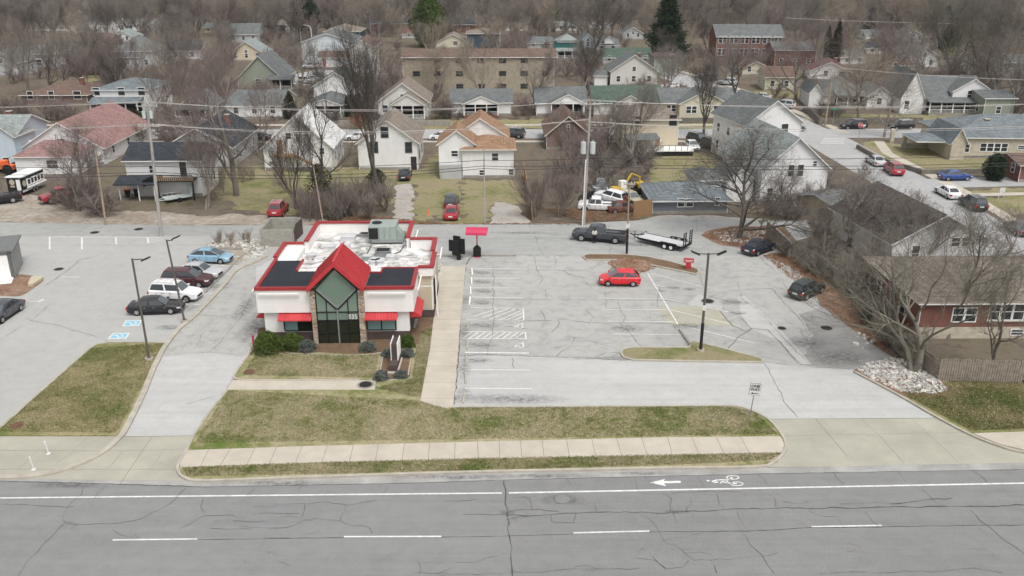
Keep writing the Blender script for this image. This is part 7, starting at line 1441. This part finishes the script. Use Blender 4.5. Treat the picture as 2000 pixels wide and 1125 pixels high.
def tree(label, base, topy, wpx=None, v='A', m='bark', rz=None, group=None, name='bare_tree', cat='tree', sx=None, dx=0, tm=None, world=None, hgt=None):
    a = Vector(world) if world else G(*base); h = hgt or HT(base[0], base[1], topy)
    tmh, cmh, H_, rad, n = TV[v]; s = h / H_
    w = sx or (wpx / 2 / SC(base[1]) / rad * .95 if wpx else s)
    w = min(max(w, s * .5), s * 2.0)
    rz = rng.uniform(0, 6.28) if rz is None else rz
    t = thing(name, label, cat, (a.x, a.y, 0), rz, group); t.scale = (w, w, s)
    o = mkobj('trunk', tmh, t); c = mkobj('crown', cmh, t)
    for q, mm in ((o, tm or m), (c, m)):
        if M[mm] is not M['bark']: q.material_slots[0].link = 'OBJECT'; q.material_slots[0].material = M[mm]
    return t
# hero trees
tree('big spreading dark bare tree in the stone ring at the back of the lot', (1443, 466), 225, 330, 'F', 'bark4', rz=.6)
tree('forked grey-green bare tree rising from the white rock bed at the right', (1783, 728), 345, 500, 'R', 'barkg', rz=2.2)
tree('second bare tree behind the forked one by the board fence', (1850, 660), 400, 300, 'A', 'barkg', rz=4)
tree('grey bare tree in front of the near-black roofed house', (1655, 480), 318, 250, 'B', 'bark', rz=1.2)
tree('bare tree overhanging the white house right of the brick house', (1900, 560), 395, 300, 'A', 'bark', rz=3)
tree('bare tree right of the screen fence with pale twigs', (1612, 520), 400, 150, 'A', 'barkg', rz=5)
tree('bare tree between the white gable house and the back lot', (1560, 430), 320, 130, 'A', 'bark', rz=.3)
tree('tall straight bare tree behind the white sedan by the cream house', (1374, 270), 108, 120, 'C', 'bark4', rz=.9)
tree('huge tan-brown bare tree behind the dark-roofed houses', (462, 382), 60, 290, 'A', 'bark2', tm='bark', rz=1.9)
tree('bare tree with crooked trunk left of the ivy-covered tree', (580, 408), 215, 150, 'D', 'bark4', rz=.2)
tree('dark bare tree with ivy round its trunk behind the restaurant', (622, 415), 118, 190, 'A', 'bark4', rz=2.6)
tree('very tall bare tree with ivy at its foot beside the gravel drive', (738, 390), 20, 200, 'C', 'bark4', rz=3.6)
tree('cluster of tall crooked bare stems right of the balcony house', (405, 408), 235, 150, 'D', 'bark2', tm='bark', rz=4.4)
tree('bare tree in the thicket behind the red pickup', (155, 412), 228, 190, 'H', 'bark2', tm='bark', rz=1.1)
tree('slender bare tree at the left of the wooden pole', (180, 415), 262, 110, 'G', 'bark2', rz=2.1)
tree('many-stemmed bare tree before the cream two-storey house', (1238, 325), 150, 170, 'D', 'bark', rz=.5)
tree('dark bare street tree on the corner lawn by the back street', (1727, 268), 130, 130, 'B', 'bark', rz=3.3)
tree('massive tan bare tree before the white corner house', (1677, 232), 65, 190, 'F', 'bark3', tm='bark', rz=2.9)
tree('large forked bare tree left of the white corner house', (1553, 196), 55, 190, 'B', 'bark2', tm='bark', rz=.4)
tree('dense dark bare tree behind the pale blue house', (1163, 104), -10, 150, 'H', 'bark4', rz=1)
tree('bare forked tree beside the upper cross street', (1437, 190), 70, 150, 'H', 'bark2', tm='bark4', rz=5)
tree('tall bare tree in front of the tan apartment block', (935, 215), 65, 150, 'G', 'bark3', rz=5)
tree('second bare tree in front of the tan apartment block', (862, 190), 85, 110, 'H', 'bark3', rz=4)
tree('bare tree before the right end of the apartment block', (1045, 215), 80, 130, 'G', 'bark', rz=2)
tree('bare tree left of the white craftsman house', (725, 225), 60, 150, 'H', 'bark2', rz=1.5)
tree('bare tree beside the grey hip-roofed two-storey house', (303, 232), 95, 150, 'E', 'bark2', rz=2)
tree('bare tree beside the right end of the back street', (1975, 228), 40, 200, 'B', 'bark', rz=2)
tree('green-tinged bare tree with pale trunk in the right background', (1862, 165), -20, 190, 'C', 'barkg', rz=2)
tree('twin-trunked bare tree with pale bark near the large white dormer house', (1895, 170), -30, 190, 'D', 'barkg', rz=3)
tree('dark bare tree leaning over the grey-green house', (1940, 200), 10, 190, 'B', 'bark4', rz=4)
t = tree('small rust-leaved tree beside the dark arborvitae', (702, 252), 205, 60, 'T', 'rust', name='small_tree')
tree('bare tree behind the tall white metal-roofed house', (515, 290), 150, 110, 'H', 'bark2', rz=1.7)
tree('bare tree rising between the sage green house and the low white house', (395, 300), 95, 190, 'E', 'bark2', rz=3.7)
tree('slender bare tree standing before the windows of the red brick house', (1935, 720), 470, 190, 'A', 'barkg', rz=1.4)
tree('pale bare tree rising behind the ridge of the red brick house', (1790, 520), 370, 200, 'D', 'bark', rz=2.4)
# thickets
def thick(label, pts, v, m, hpx, group, n, seed, name='bare_shrub'):
    r_ = random.Random(seed); P = [(p.x, p.y) for p in px(pts)]; xs_ = [q[0] for q in P]; cxm = (min(xs_) + max(xs_)) / 2; wdm = max(xs_) - min(xs_); ys_ = [q[1] for q in P]; cym = (min(ys_) + max(ys_)) / 2
    for x, y in scatter(P, n, r_):
        tmh, cmh, H_, rad, _ = TV[v]; h = hpx * r_.uniform(.6, 1.2); s = h / H_
        t = thing(name, label + ('' if n < 8 else ', %s' % (('left end' if x < cxm - wdm / 6 else 'right end' if x > cxm + wdm / 6 else 'middle') + (' front' if y < cym else ' back'))), 'shrub', (x, y, 0), r_.uniform(0, 6.3), group); w = s * r_.uniform(.9, 1.5); t.scale = (w, w, s)
        o = mkobj('trunk', tmh, t); c = mkobj('crown', cmh, t)
        for q in (o, c): q.material_slots[0].link = 'OBJECT'; q.material_slots[0].material = M[m if r_.random() < .7 else 'bark']
thick('red-brown bare shrub in the thicket by the orange-roofed house', [(1040, 425), (1035, 300), (1060, 275), (1190, 280), (1200, 340), (1140, 380), (1120, 430)], 'S', 'bark2', 6.5, 'thicket right of the orange-roofed house', 28, 2)
thick('bare grey shrub in the tangle below the cream two-storey house', [(1140, 380), (1160, 320), (1290, 315), (1260, 352), (1240, 372)], 'T', 'bark', 4.0, 'tangle below the cream house', 18, 3)
thick('bare brushwood stem clump behind the restaurant roof', [(580, 432), (600, 400), (700, 395), (760, 405), (760, 430), (640, 436)], 'S', 'bark2', 4.0, 'brush behind the restaurant', 26, 4)
thick('bare bush in the leafy yard beside the red pickup', [(100, 405), (150, 375), (200, 380), (205, 425), (150, 415)], 'T', 'bark2', 3.4, 'bushes by the red pickup', 14, 5)
thick('tangled bare shrub along the board fence by the lot', [(1530, 500), (1580, 500), (1640, 545), (1720, 620), (1790, 700), (1760, 700), (1690, 625), (1610, 560), (1560, 520)], 'T', 'barkg', 2.6, 'shrubs along the right fence', 26, 6)
thick('bare twiggy shrub by the near-black roofed house', [(1570, 480), (1620, 440), (1700, 500), (1720, 590), (1650, 560)], 'T', 'bark', 3.2, 'shrubs before the near-black roofed house', 12, 7)
thick('bare grey-pink shrub before the lower white wing house', [(1500, 420), (1560, 400), (1640, 330), (1690, 350), (1620, 440), (1540, 432)], 'T', 'bark2', 4.0, 'shrubs by the white wing house', 16, 8)
thick('dark red-brown bush on the slope in the left background', [(110, 150), (200, 110), (240, 135), (200, 150)], 'T', 'bark2', 5.5, 'bushes on the left slope', 22, 9)
thick('dark bare bush behind the first row of houses', [(150, 250), (500, 245), (500, 290), (260, 290)], 'T', 'bark2', 3.6, 'bushes behind the first row', 26, 10)
thick('bare hedge bush along the far side of the back street', [(520, 240), (1150, 236), (1150, 229), (520, 231)], 'T', 'bark4', 2.0, 'hedge of the back street', 30, 12)
thick('thin weed stems standing in the white rocks', [(400, 476), (470, 468), (500, 478), (440, 484)], 'S', 'bark3', 2.0, 'weeds in the rock strip', 6, 13, 'weed_clump')
thick('bare sapling in the yard left of the tall white gable house', [(420, 400), (560, 400), (600, 350), (440, 340)], 'S', 'bark3', 3.5, 'saplings in the side yard', 7, 14, 'sapling')
# ------------------------------------------------------------------ evergreens and bushes
def leafmesh(name, pts, size, m, seed, flat=.5):
    r_ = np.random.RandomState(seed); n = len(pts); P = np.array(pts)
    d1 = r_.normal(0, 1, (n, 3)); d1[:, 2] *= flat; d1 /= np.linalg.norm(d1, axis=1, keepdims=True); d2 = r_.normal(0, 1, (n, 3)); d2[:, 2] *= flat; s = (size * r_.uniform(.5, 1.4, n))[:, None]
    d2 /= np.linalg.norm(d2, axis=1, keepdims=True)
    V = np.stack([P - d1 * s * .5, P + d2 * s * .35, P + d1 * s * .8], 1)
    me = fastmesh(name, V.reshape(-1, 3), np.arange(3 * n).reshape(-1, 3)); me.materials.append(m); return me
def conifer(label, base, topy, wpx, m, kind='spruce', n=9000, size=.55, seed=1, name='conifer', hh=None, group=None):
    a = G(*base); h = hh or HT(base[0], base[1], topy); rad = wpx / 2 / SC(base[1]); r_ = random.Random(seed); pts = []
    if kind == 'spruce':
        nb = int(h * 13)
        for b in range(nb):
            z = h * (.06 + .93 * (b / nb)); R_ = rad * (1 - z / h) ** .8 * r_.uniform(.7, 1.12) + .15; an = b * 2.4 + r_.uniform(-.3, .3)
            k = max(6, int(n / nb * (R_ / rad + .25) * 1.4))
            for i in range(k):
                q = r_.random() ** .6; sp = (1 - q * .4) * R_ * .22
                pts.append((math.cos(an) * R_ * q + r_.gauss(0, sp), math.sin(an) * R_ * q + r_.gauss(0, sp), z + .25 * R_ * (q * (q - .9)) * 1.2 - r_.random() * .25))
    else:
        lob = [(r_.uniform(0, 6.28), r_.uniform(.25, .9), r_.uniform(.2, .5)) for _ in range(16)]
        for i in range(n):
            t = r_.random() ** .8; an = r_.uniform(0, 6.28)
            prof = {'oval': math.sin(math.pi * min(1, .08 + t * .92)) ** .55, 'column': (1 - t ** 3) * (.6 + .4 * min(1, t * 5)), 'bush': math.sqrt(max(0, 1 - (t * .95) ** 2))}[kind]
            bu = 1 + .16 * math.sin(an * 3 + t * 7 + seed) + .10 * math.sin(an * 7 + t * 15)
            q = (1 - r_.random() ** 2 * .5) * prof * rad * bu
            pts.append((math.cos(an) * q, math.sin(an) * q, h * t * (1 if kind != 'bush' else 1) + r_.gauss(0, .03) * h))
    t = thing(name, label, 'tree' if kind != 'bush' else 'bush', (a.x, a.y, .1 if kind == 'bush' else 0), r_.uniform(0, 6), group)
    tb = MB(); tb.tube([(0, 0, 0), (0, 0, h * (.9 if kind != 'bush' else .5))], [h * .016 + .03, .02], M['bark4'], 7); tb.obj('trunk', t)
    mkobj('crown', leafmesh('crown', pts, size, M[m], seed), t); return t
conifer('towering dark green spruce beyond the cross street', (1300, 118), -25, 95, 'green', 'spruce', 16000, .9, 1)
conifer('mid-green rounded evergreen tree in the centre background', (838, 92), -8, 62, 'green2', 'oval', 9000, .8, 2)
conifer('dark evergreen tree behind the street lamp in the left background', (598, 82), -20, 50, 'green', 'oval', 7000, .9, 3)
conifer('taller brown-green pointed yew in the right background', (1630, 124), 42, 22, 'yew', 'column', 6000, .5, 4)
conifer('shorter brown-green pointed yew left of the taller one', (1612, 122), 52, 18, 'yew', 'column', 4500, .5, 5)
conifer('brown-green yew mass at the foot of the two pointed yews', (1620, 126), 80, 40, 'yew', 'oval', 6000, .5, 6)
for i, (x, ty, l) in enumerate([(679, 190, 'first'), (688, 180, 'second'), (697, 186, 'third'), (705, 184, 'fourth')]): conifer('%s dark columnar arborvitae from the left beside the low white porch house' % l, (x, 228), ty, 11, 'green', 'column', 2600, .35, 10 + i, 'arborvitae')
conifer('browned columnar arborvitae left of the low white porch house', (568, 232), 180, 26, 'yew', 'column', 3500, .4, 20, 'arborvitae')
conifer('small dark green conifer in the corner of the beige bungalow yard', (1940, 352), 302, 40, 'green', 'oval', 4500, .35, 21)
conifer('dark green conifer far away right of the towering spruce', (1375, 62), -30, 60, 'green', 'spruce', 6000, 1.1, 22)
conifer('dark green conifer far away in the right distance', (1712, 60), -30, 55, 'green', 'spruce', 6000, 1.1, 23)
conifer('bright mid-green conifer far away left of the dark bare tree', (1095, 50), -20, 40, 'green2', 'oval', 4000, 1.0, 24)
conifer('ivy-green crown mass around the pale forked trunks', (1885, 150), 60, 110, 'green2', 'oval', 5000, .6, 25, 'ivy_mass')
conifer('dark green conifer at the left of the cross street distance', (1840, 95), 10, 50, 'green', 'spruce', 5000, .9, 26)
conifer('olive green bush behind the dark-roofed house chimney', (262, 262), 215, 55, 'yew', 'oval', 3500, .45, 27)
for l, b, ty, w, m, n, sd in [('large dark green clipped bush at the left corner of the restaurant', (524, 688), 653, 56, 'green2', 5200, 31), ('green leafy bush before the left restaurant window', (572, 683), 656, 44, 'green2', 3600, 32), ('grey-green low juniper at the left foot of the stone column', (600, 686), 669, 38, 'juni', 2200, 33), ('grey-green low juniper at the right foot of the stone column', (719, 685), 671, 34, 'juni', 2000, 34), ('green bush at the right front corner of the restaurant', (796, 679), 658, 30, 'green2', 2600, 35),
                     ('grey juniper at the upper left corner of the sign bed', (757, 696), 686, 24, 'juni', 1500, 36), ('grey juniper at the upper right corner of the sign bed', (796, 697), 685, 28, 'juni', 1600, 37), ('grey juniper at the lower left corner of the sign bed', (745, 742), 728, 28, 'juni', 1900, 38), ('grey juniper at the lower right corner of the sign bed', (784, 738), 727, 26, 'juni', 1600, 39)]:
    conifer(l, b, ty, w, m, 'bush', n, .17, sd, 'bush')
for l, b, h, r_, sd in (('dark ivy mass clinging to the lower trunk of the bare tree behind the restaurant', (628, 408), 5.2, 1.5, 41), ('dark ivy clump round the foot of the very tall bare tree', (737, 388), 3.4, 1.3, 42)):
    rr = random.Random(sd); pts = []
    for i in range(3500):
        t_ = rr.random(); an = rr.uniform(0, 6.28); q = r_ * math.sin(math.pi * (.1 + .8 * t_)) * (1 - rr.random() ** 2 * .6) * (1 + .3 * math.sin(an * 3 + t_ * 9)); pts.append((math.cos(an) * q, math.sin(an) * q, .6 + t_ * h))
    me = leafmesh('ivy', pts, .3, M['ivy'], sd); o = mkobj('ivy_clump', me); o.location = G(*b); tag(o, l, 'ivy')
# ------------------------------------------------------------------ background trees standing one by one
br = random.Random(77); cnt = 0; placed = []
zones = [('left', -1.1, -.45), ('centre-left', -.45, -.08), ('centre-right', -.08, .35), ('right', .35, 1.1)]
cols = [('bark', 'grey'), ('bark2', 'reddish-brown'), ('bark3', 'tan'), ('bark4', 'dark')]
def blocked(x, y, r_=0):
    for fx, fy, fr in FOOT:
        if (x - fx) ** 2 + (y - fy) ** 2 < (fr + r_) ** 2: return True
    for a, b in zip(cs, cs[1:]):
        ab = b - a; t = max(0, min(1, ((x - a.x) * ab.x + (y - a.y) * ab.y) / ab.length_squared)); q = a + ab * t
        if (x - q.x) ** 2 + (y - q.y) ** 2 < 64: return True
    return False
while cnt < 285:
    yp = 8 + 200 * br.random() ** 1.25; xp = br.uniform(-60, 2060); p = G(xp, yp)
    if blocked(p.x, p.y) or (560 < xp < 720 and 100 < yp < 175): continue
    if br.random() < .85 and any(0 < fy - p.y < 34 and abs(p.x - fx * p.y / fy) < fr * .8 for fx, fy, fr in FOOT): continue
    dens = 1 if (xp < 480 or xp > 1640 or yp < 85) else .42
    if br.random() > dens: continue
    if any((p.x - a) ** 2 + (p.y - b) ** 2 < 25 for a, b in placed): continue
    placed.append((p.x, p.y)); u = (xp - 1000) / 1000; z = [zz[0] for zz in zones if zz[1] <= u < zz[2]][0]; m, mn = br.choices(cols, (4, 4, 2, 1.4))[0]
    band = 'beyond the last houses' if yp < 70 else 'among the houses beyond the back street'
    k = min(range(len(FOOT)), key=lambda i: (FOOT[i][0] - p.x) ** 2 + (FOOT[i][1] - p.y) ** 2); ddx, ddy = p.x - FOOT[k][0], p.y - FOOT[k][1]
    vv = br.choice('EGH'); hg = br.uniform(10, 17) if yp > 90 else br.uniform(12, 20); tall = 'tall ' if hg > 15 else ('low ' if hg < 12 else '')
    if ddx * ddx + ddy * ddy < 42 ** 2: lb = ' '.join(('bare %s%s tree %s the %s' % (tall, mn, ('right of' if ddx > 0 else 'left of') if abs(ddx) > abs(ddy) else ('behind' if ddy > 0 else 'in front of'), NICK[k])).split()[:16])
    else: lb = 'bare %s%s tree %s, in the %s of the view' % (tall, mn, band, z)
    tree(lb, (xp, yp), 0, None, vv, m, group=lb + ' group', hgt=hg); cnt += 1
# ------------------------------------------------------------------ far wood (geometry nodes instances of one bare tree)
def far_wood(name, label, src, pts, smin, smax, seed):
    me = bpy.data.meshes.new(name); me.from_pydata(pts, [], []); o = mkobj(name, me); stuff(o, label, 'woodland')
    g = bpy.data.node_groups.new(name, 'GeometryNodeTree'); g.interface.new_socket('Geometry', in_out='INPUT', socket_type='NodeSocketGeometry'); g.interface.new_socket('Geometry', in_out='OUTPUT', socket_type='NodeSocketGeometry')
    N = g.nodes; gi = N.new('NodeGroupInput'); go = N.new('NodeGroupOutput'); ip = N.new('GeometryNodeInstanceOnPoints'); oi = N.new('GeometryNodeObjectInfo'); oi.inputs['Object'].default_value = src; oi.inputs['As Instance'].default_value = True
    rv = N.new('FunctionNodeRandomValue'); rv.data_type = 'FLOAT_VECTOR'; rv.inputs['Min'].default_value = (0, 0, 0); rv.inputs['Max'].default_value = (.06, .06, 6.28); rv.inputs['Seed'].default_value = seed
    rs = N.new('FunctionNodeRandomValue'); rs.data_type = 'FLOAT'; rs.inputs[2].default_value = smin; rs.inputs[3].default_value = smax; rs.inputs['Seed'].default_value = seed + 1
    g.links.new(gi.outputs[0], ip.inputs['Points']); g.links.new(oi.outputs['Geometry'], ip.inputs['Instance']); g.links.new(rv.outputs[0], ip.inputs['Rotation']); g.links.new(rs.outputs[1], ip.inputs['Scale']); g.links.new(ip.outputs[0], go.inputs[0])
    md = o.modifiers.new('scatter', 'NODES'); md.node_group = g; return o
srcs = []
for k, (v, m) in enumerate((('E', 'bark'), ('G', 'bark'), ('H', 'bark3'))):
    tmh, cmh, H_, rad, n = TV[v]; me = merge('whole_tree', [cmh, segs_mesh('t', [], 3, .1, M['bark'])] if 0 else [cmh, tmh]); me.materials.clear(); me.materials.append(M[m])
    o = mkobj('bare_tree', me); p = G((120, 1000, 1900)[k], 6); o.location = p; tag(o, 'lone %s bare tree at the near edge of the far wood, %s' % (('slender', 'grey', 'tan')[k], ('left side', 'middle', 'right side')[k]), 'tree'); srcs.append(o)
wr = random.Random(5)
for k, o in enumerate(srcs):
    pts = []
    while len(pts) < 620:
        y = 345 + 900 * wr.random() ** 1.8; x = wr.uniform(-1, 1) * (y * .75 + 60)
        if k and 0: pass
        if blocked(x, y, 2): continue
        pts.append((x, y, 0))
    far_wood('far_wood', 'hazy %s leafless wood closing the view behind the town' % ('grey-brown', 'grey', 'tan')[k], o, pts, .8, 1.35, 10 + k)

o = mkobj('bare_bush', merge('whole_bush', [TV['T'][1], TV['T'][0]])); o.data.materials.clear(); o.data.materials.append(M['bark2']); o.location = G(70, 240); tag(o, 'lone twiggy bush beside the brown brick house', 'bush'); pts = []
while len(pts) < 1500:
    y = 172 + 420 * wr.random() ** 1.3; x = wr.uniform(-1, 1) * (y * .62 + 10)
    if math.sin(x * .11 + y * .05) + math.sin(x * .045 - y * .083 + 2) < wr.uniform(-1.1, .9) or blocked(x, y, -.5) or any(0 < fy - y < 14 and abs(x - fx * y / fy) < fr * .8 for fx, fy, fr in FOOT) or (560 < 1000 + x / (y * .93) * FPX < 720 and 210 < y < 300): continue
    pts.append((x, y, 0))
far_wood('undergrowth', 'twiggy brown undergrowth between the background houses and trees', o, pts, .8, 2.0, 31)
# ------------------------------------------------------------------ haze
mb = MB(); hm = bpy.data.materials.new('haze'); hm.use_nodes = True; n = hm.node_tree; n.nodes.clear(); ou = n.nodes.new('ShaderNodeOutputMaterial'); pv = n.nodes.new('ShaderNodeVolumePrincipled')
pv.inputs['Color'].default_value = (.84, .87, .92, 1); pv.inputs['Density'].default_value = .00010; pv.inputs['Anisotropy'].default_value = .2; n.links.new(pv.outputs[0], ou.inputs['Volume'])
mb.box(-1520, 1520, -80, 3520, -1, 42, hm); o = mb.obj('haze'); stuff(o, 'thin pale haze over the whole town', 'haze')
